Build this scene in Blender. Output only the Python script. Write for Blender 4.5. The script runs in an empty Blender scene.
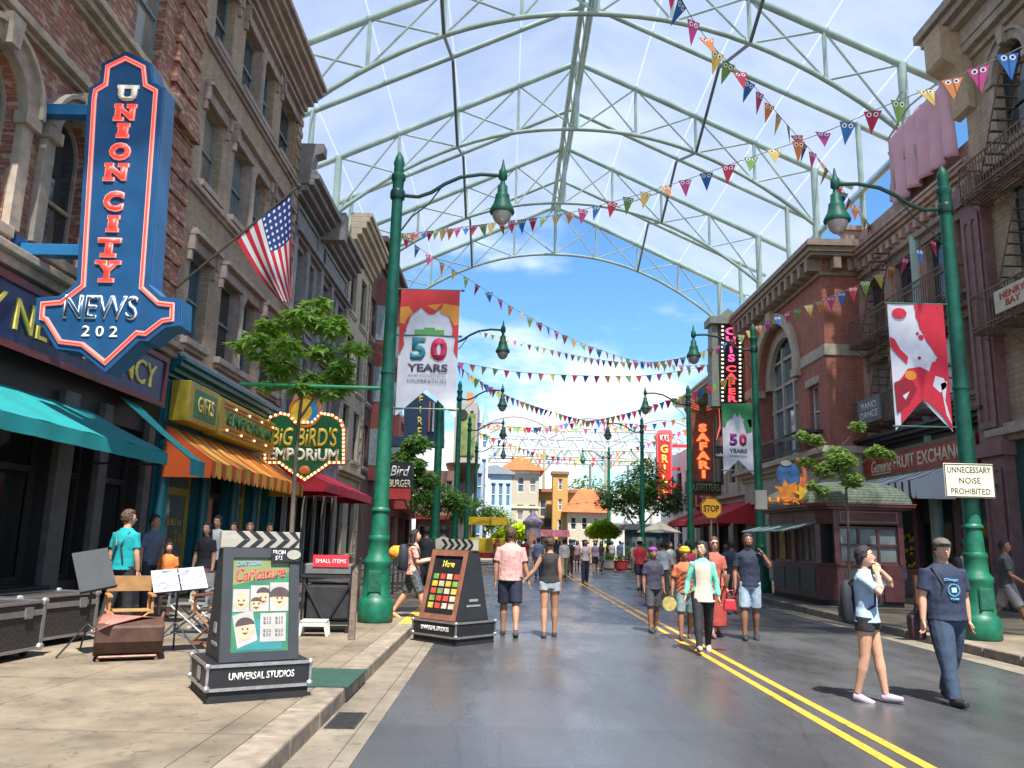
import bpy, bmesh, math, random
from mathutils import Vector, Matrix, noise, geometry
random.seed(7)
R = math.radians
sc = bpy.context.scene
col = sc.collection
# ------------------------------------------------------------ camera
FPX = 800.0
_d = Vector(((505-512)/FPX, (384-540)/FPX, -1.0))
_a = (608-512)/FPX
_u = Vector((_a, -(1+_d.x*_a)/_d.y, -1.0))
_d.normalize(); _u.normalize(); _x = _d.cross(_u)
ROT = Matrix((_x, _d, _u))
CAM = Vector((0, 0, 1.6))
cd = bpy.data.cameras.new('camera'); cam = bpy.data.objects.new('camera', cd); col.objects.link(cam)
cd.sensor_width = 36; cd.lens = 36*FPX/1024; cd.clip_start = .05; cd.clip_end = 3000
cam.matrix_world = Matrix.Translation(CAM) @ ROT.to_4x4()
sc.camera = cam
def at(px, py, X=None, Y=None, Z=None):
    w = ROT @ Vector(((px-512)/FPX, (384-py)/FPX, -1.0))
    t = X/w.x if X is not None else (Y/w.y if Y is not None else (Z-CAM.z)/w.z)
    return CAM + w*t
# ------------------------------------------------------------ world, sun, exposure
SUN = Vector((.10, -.46, .87)).normalized()
wd = bpy.data.worlds.new('World'); sc.world = wd; wd.use_nodes = True
nt = wd.node_tree; nt.nodes.clear()
def WN(t, **k):
    n = nt.nodes.new(t)
    for a, b in k.items(): setattr(n, a, b)
    return n
sky = WN('ShaderNodeTexSky', sky_type='NISHITA', sun_disc=False)
sky.sun_elevation = math.asin(SUN.z); sky.sun_rotation = math.atan2(SUN.x, SUN.y)
sky.air_density = 1.2; sky.dust_density = .15; sky.ozone_density = 3.0
tc = WN('ShaderNodeTexCoord'); sp = WN('ShaderNodeSeparateXYZ'); nt.links.new(tc.outputs['Generated'], sp.inputs[0])
ad = WN('ShaderNodeMath', operation='ADD'); ad.inputs[1].default_value = .22; nt.links.new(sp.outputs[2], ad.inputs[0])
mxz = WN('ShaderNodeMath', operation='MAXIMUM'); mxz.inputs[1].default_value = .05; nt.links.new(ad.outputs[0], mxz.inputs[0])
dx = WN('ShaderNodeMath', operation='DIVIDE'); dy = WN('ShaderNodeMath', operation='DIVIDE')
for q, i in ((dx, 0), (dy, 1)):
    nt.links.new(sp.outputs[i], q.inputs[0]); nt.links.new(mxz.outputs[0], q.inputs[1])
cb = WN('ShaderNodeCombineXYZ'); nt.links.new(dx.outputs[0], cb.inputs[0]); nt.links.new(dy.outputs[0], cb.inputs[1])
ns = WN('ShaderNodeTexNoise'); ns.inputs['Scale'].default_value = 1.15; ns.inputs['Detail'].default_value = 8; ns.inputs['Roughness'].default_value = .55
nt.links.new(cb.outputs[0], ns.inputs['Vector'])
# more cloud towards the horizon
hz = WN('ShaderNodeMapRange'); hz.inputs[1].default_value = 0; hz.inputs[2].default_value = .42; hz.inputs[3].default_value = .195; hz.inputs[4].default_value = -.02
nt.links.new(sp.outputs[2], hz.inputs[0])
sm = WN('ShaderNodeMath', operation='ADD'); nt.links.new(ns.outputs[0], sm.inputs[0]); nt.links.new(hz.outputs[0], sm.inputs[1])
rp = WN('ShaderNodeMapRange', interpolation_type='SMOOTHSTEP'); rp.inputs[1].default_value = .52; rp.inputs[2].default_value = .68
nt.links.new(sm.outputs[0], rp.inputs[0])
mx = WN('ShaderNodeMixRGB'); mx.inputs[2].default_value = (6.6, 6.9, 7.4, 1)
tn = WN('ShaderNodeMixRGB', blend_type='MULTIPLY'); tn.inputs[0].default_value = 1; tn.inputs[2].default_value = (.58, .86, 1.08, 1); nt.links.new(sky.outputs[0], tn.inputs[1])
nt.links.new(rp.outputs[0], mx.inputs[0]); nt.links.new(tn.outputs[0], mx.inputs[1])
bg = WN('ShaderNodeBackground'); bg.inputs['Strength'].default_value = .07
nt.links.new(mx.outputs[0], bg.inputs[0]); wo = WN('ShaderNodeOutputWorld'); nt.links.new(bg.outputs[0], wo.inputs[0])
sl = bpy.data.lights.new('sun', 'SUN'); sl.energy = 3.9; sl.angle = R(1.0); sl.color = (1, .95, .86)
so = bpy.data.objects.new('sun', sl); col.objects.link(so); so.rotation_euler = SUN.to_track_quat('Z', 'Y').to_euler()
vs = sc.view_settings; vs.view_transform = 'Standard'; vs.look = 'None'; vs.exposure = 1.6; vs.gamma = 1; vs.use_curve_mapping = False
cy = sc.cycles; cy.use_denoising = True; cy.max_bounces = 7; cy.diffuse_bounces = 3; cy.glossy_bounces = 3; cy.transmission_bounces = 4; cy.transparent_max_bounces = 10; cy.sample_clamp_indirect = 6
cy.caustics_reflective = False; cy.caustics_refractive = False
# ------------------------------------------------------------ materials
MATS = {}
def srgb(*c): return tuple(((v/255)/12.92 if v/255 <= .04045 else ((v/255+.055)/1.055)**2.4) for v in c)
def M(name, c=None, rough=.6, var=.18, scale=6, metal=0, emit=0, bump=.02, spec=.5, coat=0, stain=0, ec=None):
    if name in MATS: return MATS[name]
    m = bpy.data.materials.new(name); m.use_nodes = True; MATS[name] = m
    n = m.node_tree.nodes; l = m.node_tree.links; b = n['Principled BSDF']
    b.inputs['Roughness'].default_value = rough; b.inputs['Metallic'].default_value = metal
    b.inputs['Specular IOR Level'].default_value = spec; b.inputs['Coat Weight'].default_value = coat
    if var > 0:
        t = n.new('ShaderNodeTexCoord'); q = n.new('ShaderNodeTexNoise'); q.inputs['Scale'].default_value = scale; q.inputs['Detail'].default_value = 6
        l.new(t.outputs['Object'], q.inputs['Vector'])
        mr = n.new('ShaderNodeMapRange'); mr.inputs[1].default_value = .3; mr.inputs[2].default_value = .7; mr.inputs[3].default_value = 1-var; mr.inputs[4].default_value = 1+var
        l.new(q.outputs[0], mr.inputs[0])
        h = n.new('ShaderNodeVectorMath'); h.operation = 'SCALE'; h.inputs[0].default_value = c[:3]; l.new(mr.outputs[0], h.inputs['Scale'])
        src = h.outputs[0]
        if stain:
            q2 = n.new('ShaderNodeTexNoise'); q2.inputs['Scale'].default_value = .55; q2.inputs['Detail'].default_value = 8; q2.inputs['Roughness'].default_value = .65
            l.new(t.outputs['Object'], q2.inputs['Vector'])
            m2 = n.new('ShaderNodeMapRange'); m2.inputs[1].default_value = .35; m2.inputs[2].default_value = .62; m2.inputs[3].default_value = 1-stain; m2.inputs[4].default_value = 1.08
            l.new(q2.outputs[0], m2.inputs[0])
            h2 = n.new('ShaderNodeVectorMath'); h2.operation = 'SCALE'; l.new(src, h2.inputs[0]); l.new(m2.outputs[0], h2.inputs['Scale']); src = h2.outputs[0]
        l.new(src, b.inputs['Base Color'])
        if bump:
            bp = n.new('ShaderNodeBump'); bp.inputs['Strength'].default_value = .5; bp.inputs['Distance'].default_value = bump
            l.new(q.outputs[0], bp.inputs['Height']); l.new(bp.outputs[0], b.inputs['Normal'])
    else: b.inputs['Base Color'].default_value = (*c[:3], 1)
    if emit:
        b.inputs['Emission Color'].default_value = (*(ec or c)[:3], 1); b.inputs['Emission Strength'].default_value = emit
    return m
def brick(name, c1, c2, mortar, bw=.24, bh=.078, stain=.25, bump=.012, mottle=1.0, c3=None, stone=False):
    m = bpy.data.materials.new(name); m.use_nodes = True
    n = m.node_tree.nodes; l = m.node_tree.links; b = n['Principled BSDF']; b.inputs['Roughness'].default_value = .85
    t = n.new('ShaderNodeTexCoord'); s = n.new('ShaderNodeSeparateXYZ'); l.new(t.outputs['Object'], s.inputs[0])
    a = n.new('ShaderNodeMath'); a.operation = 'ADD'; l.new(s.outputs[0], a.inputs[0]); l.new(s.outputs[1], a.inputs[1])
    c = n.new('ShaderNodeCombineXYZ'); l.new(a.outputs[0], c.inputs[0]); l.new(s.outputs[2], c.inputs[1])
    k = n.new('ShaderNodeTexBrick'); l.new(c.outputs[0], k.inputs['Vector'])
    k.inputs['Scale'].default_value = 1; k.inputs['Brick Width'].default_value = bw; k.inputs['Row Height'].default_value = bh
    k.inputs['Mortar Size'].default_value = .006 if not stone else .012; k.inputs['Bias'].default_value = .0
    k.inputs['Color1'].default_value = (*c1, 1); k.inputs['Color2'].default_value = (*c2, 1); k.inputs['Mortar'].default_value = (*mortar, 1)
    q = n.new('ShaderNodeTexNoise'); q.inputs['Scale'].default_value = 2.2; q.inputs['Detail'].default_value = 7; q.inputs['Roughness'].default_value = .7
    mq = n.new('ShaderNodeMapping'); mq.inputs['Scale'].default_value = (1, 1, .28); l.new(t.outputs['Object'], mq.inputs[0]); l.new(mq.outputs[0], q.inputs['Vector'])
    mr = n.new('ShaderNodeMapRange'); mr.inputs[1].default_value = .32; mr.inputs[2].default_value = .68; mr.inputs[3].default_value = 1-stain*1.25; mr.inputs[4].default_value = 1+stain*.7
    l.new(q.outputs[0], mr.inputs[0])
    src = k.outputs[0]
    if c3:
        q3 = n.new('ShaderNodeTexNoise'); q3.inputs['Scale'].default_value = 1.0; q3.inputs['Detail'].default_value = 2
        mp = n.new('ShaderNodeMapping'); mp.inputs['Scale'].default_value = (1/bw*.9, 1/bh*.9, 1); l.new(c.outputs[0], mp.inputs[0]); l.new(mp.outputs[0], q3.inputs['Vector'])
        r3 = n.new('ShaderNodeMapRange'); r3.inputs[1].default_value = .52; r3.inputs[2].default_value = .6; l.new(q3.outputs[0], r3.inputs[0])
        x3 = n.new('ShaderNodeMixRGB'); x3.inputs[2].default_value = (*c3, 1); l.new(r3.outputs[0], x3.inputs[0]); l.new(src, x3.inputs[1]); src = x3.outputs[0]
    h = n.new('ShaderNodeVectorMath'); h.operation = 'SCALE'; l.new(src, h.inputs[0]); l.new(mr.outputs[0], h.inputs['Scale'])
    l.new(h.outputs[0], b.inputs['Base Color'])
    bp = n.new('ShaderNodeBump'); bp.inputs['Strength'].default_value = .8; bp.inputs['Distance'].default_value = bump; bp.invert = True
    l.new(k.outputs['Fac'], bp.inputs['Height']); l.new(bp.outputs[0], b.inputs['Normal'])
    return m
def glass(name, c, rough=.06):
    return M(name, c, rough=rough, var=.35, scale=.9, bump=0, spec=.8)
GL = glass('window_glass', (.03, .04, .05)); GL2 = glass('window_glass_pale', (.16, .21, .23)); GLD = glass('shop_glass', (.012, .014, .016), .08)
def stripe_mat(name, cols, axis, period, rough=.7):
    """colours alternating along one object axis"""
    m = bpy.data.materials.new(name); m.use_nodes = True
    n = m.node_tree.nodes; l = m.node_tree.links; b = n['Principled BSDF']; b.inputs['Roughness'].default_value = rough
    t = n.new('ShaderNodeTexCoord'); s = n.new('ShaderNodeSeparateXYZ'); l.new(t.outputs['Object'], s.inputs[0])
    d = n.new('ShaderNodeMath'); d.operation = 'DIVIDE'; d.inputs[1].default_value = period; l.new(s.outputs[axis], d.inputs[0])
    f = n.new('ShaderNodeMath'); f.operation = 'FRACT'; l.new(d.outputs[0], f.inputs[0])
    r = n.new('ShaderNodeValToRGB'); r.color_ramp.interpolation = 'CONSTANT'
    e = r.color_ramp.elements
    while len(e) < len(cols): e.new(.5)
    for i, c in enumerate(cols): e[i].position = i/len(cols); e[i].color = (*c, 1)
    l.new(f.outputs[0], r.inputs[0]); l.new(r.outputs[0], b.inputs['Base Color'])
    return m
# ------------------------------------------------------------ mesh builder
class MB:
    def __init__(s): s.v = []; s.f = []
    def add(s, vs, fs):
        k = len(s.v); s.v += [tuple(p) for p in vs]; s.f += [tuple(i+k for i in f) for f in fs]; return s
    def box(s, x0, x1, y0, y1, z0, z1):
        return s.add([(x0,y0,z0),(x1,y0,z0),(x1,y1,z0),(x0,y1,z0),(x0,y0,z1),(x1,y0,z1),(x1,y1,z1),(x0,y1,z1)],
                     [(0,3,2,1),(4,5,6,7),(0,1,5,4),(1,2,6,5),(2,3,7,6),(3,0,4,7)])
    def xbox(s, m, x0, x1, y0, y1, z0, z1):
        k = len(s.v); s.box(x0,x1,y0,y1,z0,z1)
        for i in range(k, len(s.v)): s.v[i] = tuple(m @ Vector(s.v[i]))
        return s
    def rings(s, rs, cap=True, close=True):
        n = len(rs[0]); vs = [p for r in rs for p in r]; fs = []
        for i in range(len(rs)-1):
            for j in range(n if close else n-1):
                a = i*n+j; b = i*n+(j+1) % n
                fs.append((a, b, b+n, a+n))
        if cap: fs.append(tuple(range(n))[::-1]); fs.append(tuple((len(rs)-1)*n+j for j in range(n)))
        return s.add(vs, fs)
    def tube(s, pts, r, n=8, cap=True):
        pts = [Vector(p) for p in pts]; L = len(pts); rr = r if isinstance(r, (list, tuple)) else [r]*L
        rs = []; up = None
        for i, p in enumerate(pts):
            d = (pts[min(i+1, L-1)]-pts[max(i-1, 0)]).normalized()
            if up is None: up = Vector((0, 0, 1)) if abs(d.z) < .9 else Vector((1, 0, 0))
            a = d.cross(up)
            if a.length < 1e-4: a = d.orthogonal()
            a.normalize(); b = a.cross(d).normalized(); up = b
            rs.append([p + a*math.cos(2*math.pi*j/n)*rr[i] + b*math.sin(2*math.pi*j/n)*rr[i] for j in range(n)])
        return s.rings(rs, cap)
    def lathe(s, prof, c=(0, 0, 0), n=16, cap=True):
        return s.rings([[(c[0]+r*math.cos(2*math.pi*j/n), c[1]+r*math.sin(2*math.pi*j/n), c[2]+z) for j in range(n)] for r, z in prof], cap)
    def ell(s, c, rad, n=12, m=8, rot=None):
        rs = []
        for i in range(1, m):
            t = math.pi*i/m
            ring = [Vector((rad[0]*math.sin(t)*math.cos(2*math.pi*j/n), rad[1]*math.sin(t)*math.sin(2*math.pi*j/n), -rad[2]*math.cos(t))) for j in range(n)]
            if rot: ring = [rot @ p for p in ring]
            rs.append([p+Vector(c) for p in ring])
        return s.rings(rs)
    def prism(s, poly, y0, y1, ax='y'):
        """poly in (x,z) extruded along y; ax='x': poly (y,z) extruded along x; ax='z': poly (x,y)"""
        f = {'y': lambda a, b, t: (a, t, b), 'x': lambda a, b, t: (t, a, b), 'z': lambda a, b, t: (a, b, t)}[ax]
        n = len(poly); vs = [f(a, b, y0) for a, b in poly]+[f(a, b, y1) for a, b in poly]
        tris = geometry.tessellate_polygon([[Vector((a, b, 0)) for a, b in poly]])
        fs = [tuple(t) for t in tris]+[tuple(i+n for i in t[::-1]) for t in tris]
        fs += [(i, (i+1) % n, n+(i+1) % n, n+i) for i in range(n)]
        return s.add(vs, fs)
    def sheet(s, outline, holes, y=0, reveal=.25):
        loops = [outline]+holes
        tris = geometry.tessellate_polygon([[Vector((a, b, 0)) for a, b in lp] for lp in loops])
        pts = [p for lp in loops for p in lp]
        s.add([(a, y, b) for a, b in pts], [tuple(t) for t in tris])
        for h in holes:
            n = len(h); s.add([(a, y, b) for a, b in h]+[(a, y+reveal, b) for a, b in h], [(i, (i+1) % n, n+(i+1) % n, n+i) for i in range(n)])
        return s
    def build(s, name, mat, parent=None, smooth=False, bevel=0, world=False, kind=None, mats=None, mi=None):
        me = bpy.data.meshes.new(name); me.from_pydata(s.v, [], s.f)
        bm = bmesh.new(); bm.from_mesh(me); bmesh.ops.recalc_face_normals(bm, faces=bm.faces); bm.to_mesh(me); bm.free()
        if mats:
            for q in mats: me.materials.append(q)
            for p, i in zip(me.polygons, mi): p.material_index = i
        elif mat: me.materials.append(mat)
        if smooth:
            for p in me.polygons: p.use_smooth = True
            try: me.set_sharp_from_angle(angle=R(50))
            except Exception: pass
        o = bpy.data.objects.new(name, me); col.objects.link(o)
        if parent:
            o.parent = parent
            if world: o.matrix_parent_inverse = parent.matrix_world.inverted()
        if bevel:
            b = o.modifiers.new('bevel', 'BEVEL'); b.width = bevel; b.segments = 2; b.limit_method = 'ANGLE'
        if kind: o['kind'] = kind
        return o
def tag(o, label, cat=None, group=None):
    o['label'] = label
    if cat: o['category'] = cat
    if group: o['group'] = group
    return o
def thing(name, label, cat, loc=(0, 0, 0), rz=0, group=None):
    o = bpy.data.objects.new(name, None); col.objects.link(o); o.empty_display_size = .2
    o.matrix_world = Matrix.Translation(Vector(loc)) @ Matrix.Rotation(R(rz), 4, 'Z')
    return tag(o, label, cat, group)
def copy_tree(o, parent=None):
    c = o.copy(); col.objects.link(c)
    if parent: c.parent = parent
    for ch in list(o.children): copy_tree(ch, c)
    return c
def text(body, mat, parent, box, y=0, depth=.01, bold=0., name='lettering', rot=0, shear=0, space=1.0, lines=.9, M4=None):
    """lettering fitted into box (x0,x1,z0,z1) standing at local y, read from -y"""
    cu = bpy.data.curves.new('t', 'FONT'); cu.body = body; cu.align_x = 'CENTER'; cu.offset = bold; cu.shear = shear; cu.space_character = space; cu.space_line = lines
    cu.resolution_u = 3; cu.extrude = .0
    o = bpy.data.objects.new('t', cu); col.objects.link(o)
    me = bpy.data.meshes.new_from_object(o)
    bpy.data.objects.remove(o)
    xs = [v.co.x for v in me.vertices]; zs = [v.co.y for v in me.vertices]
    x0, x1, z0, z1 = box; sx = (x1-x0)/(max(xs)-min(xs)); sz = (z1-z0)/(max(zs)-min(zs))
    cx, cz = (x0+x1)/2, (z0+z1)/2; ca, sa = math.cos(R(rot)), math.sin(R(rot))
    for v in me.vertices:
        a = (v.co.x-(max(xs)+min(xs))/2)*sx; b = (v.co.y-(max(zs)+min(zs))/2)*sz
        v.co = (cx+a*ca-b*sa, y, cz+a*sa+b*ca)
    bm = bmesh.new(); bm.from_mesh(me)
    ex = bmesh.ops.extrude_face_region(bm, geom=bm.faces[:])
    bmesh.ops.translate(bm, vec=(0, -depth, 0), verts=[e for e in ex['geom'] if isinstance(e, bmesh.types.BMVert)])
    bmesh.ops.recalc_face_normals(bm, faces=bm.faces); bm.to_mesh(me); bm.free()
    if M4: me.transform(M4)
    me.materials.clear(); me.materials.append(mat); me.name = name
    o = bpy.data.objects.new(name, me); col.objects.link(o); o.parent = parent
    return o
def arc(cx, cz, rx, rz, a0, a1, n): return [(cx+rx*math.cos(R(a0+(a1-a0)*i/n)), cz+rz*math.sin(R(a0+(a1-a0)*i/n))) for i in range(n+1)]
def arch_poly(x0, x1, z0, z1, n=10, rise=None):
    rx = (x1-x0)/2; rz = rise or rx
    return [(x0, z0), (x1, z0)]+arc((x0+x1)/2, z1-rz, rx, rz, 0, 180, n)
def rect(x0, x1, z0, z1): return [(x0, z0), (x1, z0), (x1, z1), (x0, z1)]
def cornice(mb, x0, x1, z0, steps, ends=True):
    """stepped moulding: steps = [(height, projection), ...] upward"""
    z = z0
    for h, p in steps:
        e = p if ends else 0
        mb.box(x0-e, x1+e, -p, .06, z, z+h+.001); z += h
    return mb
GV = [GL, GL, GL2, glass('window_glass_curtained', (.24, .22, .19), .12), glass('window_glass_blue', (.05, .09, .12), .04)]
RW = random.Random(11)
def window(root, x0, x1, z0, z1, fm, gm=GL, arch=False, cols=1, rows=2, dep=.17, sill=None, hood=None, tm=None, curtain=None):
    cx = (x0+x1)/2; f = .06
    mb = MB()
    if arch:
        po = arch_poly(x0, x1, z0, z1); pi = arch_poly(x0+f, x1-f, z0+f, z1-f)
        mb.sheet(po, [pi], dep, .05)
    else: mb.sheet(rect(x0, x1, z0, z1), [rect(x0+f, x1-f, z0+f, z1-f)], dep, .05)
    zt = z1-(x1-x0)/2 if arch else z1
    for i in range(1, cols):
        x = x0+(x1-x0)*i/cols; mb.box(x-.03, x+.03, dep-.02, dep+.05, z0, z1-f)
    for i in range(1, rows):
        z = z0+(zt-z0)*i/rows; mb.box(x0+.02, x1-.02, dep-.01, dep+.05, z-.03, z+.03)
    w = mb.build('window', fm, root)
    p = MB()
    if arch: p.prism(arch_poly(x0, x1, z0, z1), dep+.05, dep+.07)
    else: p.box(x0, x1, dep+.05, dep+.07, z0, z1)
    p.build('pane', RW.choice(GV) if gm in (GL, GL2) else gm, w)
    if sill: MB().box(x0-.12, x1+.12, -sill, dep, z0-.16, z0).box(x0-.06, x1+.06, -sill*.5, .02, z0-.26, z0-.16).build('sill', tm, w, bevel=.012)
    if hood == 'flat':
        h = MB(); h.box(x0-.12, x1+.12, -.1, .03, z1, z1+.3); h.box(x0-.25, x1+.25, -.24, .03, z1+.3, z1+.4); h.box(x0-.2, x1+.2, -.17, .03, z1+.4, z1+.48)
        for x in (x0-.17, x1+.17):
            h.box(x-.07, x+.07, -.16, .02, z1-.06, z1+.3); h.box(x-.055, x+.055, -.1, .02, z1-.3, z1-.06)
        h.build('hood', tm, w, bevel=.01)
    if hood == 'arch':
        rx = (x1-x0)/2; o1 = arc(cx, z1-rx, rx+.28, rx+.28, 0, 180, 14); i1 = arc(cx, z1-rx, rx, rx, 180, 0, 14)
        h = MB(); h.prism(o1+i1, -.16, .02); h.prism(arc(cx, z1-rx, rx+.34, rx+.34, 0, 180, 14)+arc(cx, z1-rx, rx+.26, rx+.26, 180, 0, 14), -.24, .02)
        h.prism([(cx-.1, z1-.04), (cx+.1, z1-.04), (cx+.16, z1+.42), (cx-.16, z1+.42)], -.3, .02)
        for x in (x0-.15, x1+.15):
            h.box(x-.13, x+.13, -.12, .02, z0, z1-rx-.2); h.box(x-.19, x+.19, -.2, .02, z1-rx-.2, z1-rx)
        h.build('hood', tm, w, bevel=.01)
    return w
def body(root, w, z0, z1, dep, holes, mat, name='wall', reveal=.26, top=None):
    mb = MB(); mb.sheet(rect(0, w, z0, z1), holes, 0, reveal)
    mb.add([(0,0,z0),(0,dep,z0),(0,dep,z1),(0,0,z1)], [(0,1,2,3)]); mb.add([(w,0,z0),(w,dep,z0),(w,dep,z1),(w,0,z1)], [(0,1,2,3)])
    mb.add([(0,dep,z0),(w,dep,z0),(w,dep,z1),(0,dep,z1)], [(0,1,2,3)]); mb.add([(0,0,z1),(w,0,z1),(w,dep,z1),(0,dep,z1)], [(0,1,2,3)])
    return mb.build(name, mat, root)
def awning(root, x0, x1, zb, zf, out, val, mat, scal=0, name='awning', vmat=None, sides=True, at_y=0):
    """sloping canvas from (y=at_y, zb) to (y=at_y-out, zf) with a hanging valance"""
    mb = MB(); n = max(2, int((x1-x0)/.25)); yb = at_y; yf = at_y-out
    t = .02; nn_ = max(4, int((x1-x0)/.12)); rib = 1.25
    def az(u, v):   # canvas sags between its ribs
        x = (x1-x0)*u; s = abs(math.sin(math.pi*x/rib)); return zb+(zf-zb)*v-.055*s*math.sin(math.pi*v)-.012*math.sin(x*5.3+v*4)*v
    mb.rings([[(x0+(x1-x0)*i/nn_, yb+(yf-yb)*j/7, az(i/nn_, j/7)) for i in range(nn_+1)] for j in range(8)], False, False)
    mb.rings([[(x0+(x1-x0)*i/nn_, yb+(yf-yb)*j/7, az(i/nn_, j/7)-t) for i in range(nn_+1)] for j in range(8)], False, False)
    if sides:
        for x in (x0, x1): mb.add([(x,yb,zb-.01),(x,yf,zf-.01),(x,yf,zf-val),(x,yb+0,zf-val)], [(0,1,2,3)])
    if scal:
        k = max(1, round((x1-x0)/scal)); s = (x1-x0)/k
        for i in range(k):
            a = x0+i*s; p = [(a+.004, zf-.005), (a+s-.004, zf-.005), (a+s-.004, zf-val*.65)]+arc(a+s/2, zf-val*.65, s/2-.004, val*.35, 0, -180, 5)[1:-1]+[(a+.004, zf-val*.65)]
            mb.prism(p, yf-.012, yf)
    else:
        rs = [[(x0+(x1-x0)*i/n, yf-.01*(i % 2), zf), (x0+(x1-x0)*i/n, yf-.02-.02*math.sin(i*1.7), zf-val)] for i in range(n+1)]
        mb.rings(rs, False, False)
    return mb.build(name, mat, root, smooth=True)
# ------------------------------------------------------------ colours in use
STONE = M('tan_stone', (.38, .32, .25), .85, .2, 5, stain=.25)
STONE_D = M('dark_stone', (.13, .115, .105), .85, .2, 5, stain=.25)
GREEN = M('lamp_green_paint', (.004, .115, .062), .5, .3, 7, bump=.004, stain=.25)
BLK = M('black_paint', (.014, .014, .016), .5, .25, 6, bump=.003)
DK = M('dark_interior', (.012, .011, .012), .8, .3, 2)
CREAM = M('cream_plaster', (.55, .48, .36), .8, .1, 4, stain=.1)
WHITE = M('white_paint', (.72, .72, .70), .5, .06, 6)
TEALW = M('weathered_frame', (.20, .26, .26), .6, .15, 6)
ALU = M('aluminium_edge', (.42, .42, .42), .38, .12, 14, metal=.8)
STEEL = M('dark_steel', (.05, .05, .052), .45, .2, 12, metal=.5)
# ============================================================ GROUND
def asphalt(name='asphalt'):
    m = bpy.data.materials.new(name); m.use_nodes = True
    n = m.node_tree.nodes; l = m.node_tree.links; b = n['Principled BSDF']
    t = n.new('ShaderNodeTexCoord')
    def noi(sc_, det, rough=.6, vec=None):
        q = n.new('ShaderNodeTexNoise'); q.inputs['Scale'].default_value = sc_; q.inputs['Detail'].default_value = det; q.inputs['Roughness'].default_value = rough
        l.new(vec or t.outputs['Object'], q.inputs['Vector']); return q.outputs[0]
    def rng(s, a, b_, c, d):
        r = n.new('ShaderNodeMapRange'); r.inputs[1].default_value = a; r.inputs[2].default_value = b_; r.inputs[3].default_value = c; r.inputs[4].default_value = d
        l.new(s, r.inputs[0]); return r.outputs[0]
    def mul(a, b_):
        r = n.new('ShaderNodeMath'); r.operation = 'MULTIPLY'; l.new(a, r.inputs[0]); l.new(b_, r.inputs[1]); return r.outputs[0]
    mp = n.new('ShaderNodeMapping'); mp.inputs['Scale'].default_value = (1, .35, 1); l.new(t.outputs['Object'], mp.inputs[0])
    g = mul(rng(noi(140, 3), .3, .7, .7, 1.35), rng(noi(.6, 8, .7, mp.outputs[0]), .3, .7, .72, 1.3))
    # slabs of slightly different age, laid across the street
    k = n.new('ShaderNodeTexBrick'); k.offset = .37; k.inputs['Scale'].default_value = 1; k.inputs['Brick Width'].default_value = 4.1; k.inputs['Row Height'].default_value = 3.7
    k.inputs['Mortar Size'].default_value = .012; k.inputs['Color1'].default_value = (.92, .92, .92, 1); k.inputs['Color2'].default_value = (1.1, 1.1, 1.1, 1); k.inputs['Mortar'].default_value = (.85, .85, .85, 1)
    l.new(t.outputs['Object'], k.inputs['Vector'])
    g = mul(g, k.outputs[0])
    dn = n.new('ShaderNodeTexNoise'); dn.inputs['Scale'].default_value = .9; dn.inputs['Detail'].default_value = 6; l.new(t.outputs['Object'], dn.inputs['Vector'])
    dm = n.new('ShaderNodeMixRGB'); dm.inputs[0].default_value = .35; l.new(t.outputs['Object'], dm.inputs[1]); l.new(dn.outputs['Color'], dm.inputs[2])
    vo = n.new('ShaderNodeTexVoronoi'); vo.feature = 'DISTANCE_TO_EDGE'; vo.inputs['Scale'].default_value = .42; l.new(dm.outputs[0], vo.inputs['Vector'])
    g = mul(g, rng(vo.outputs['Distance'], 0, .006, .78, 1)); g = mul(g, rng(noi(7, 5, .7), .60, .72, 1, .85)); g = mul(g, rng(noi(.22, 3), .48, .54, .9, 1.12))
    h = n.new('ShaderNodeVectorMath'); h.operation = 'SCALE'; h.inputs[0].default_value = (.062, .063, .066); l.new(g, h.inputs['Scale']); l.new(h.outputs[0], b.inputs['Base Color'])
    l.new(mul(rng(noi(1.1, 7, .65, mp.outputs[0]), .35, .62, .15, .42), rng(noi(60, 2), .3, .7, .9, 1.15)), b.inputs['Roughness'])
    bp = n.new('ShaderNodeBump'); bp.inputs['Strength'].default_value = .22; bp.inputs['Distance'].default_value = .004
    l.new(noi(180, 2), bp.inputs['Height']); l.new(bp.outputs[0], b.inputs['Normal'])
    b.inputs['Specular IOR Level'].default_value = .85
    return m
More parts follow.
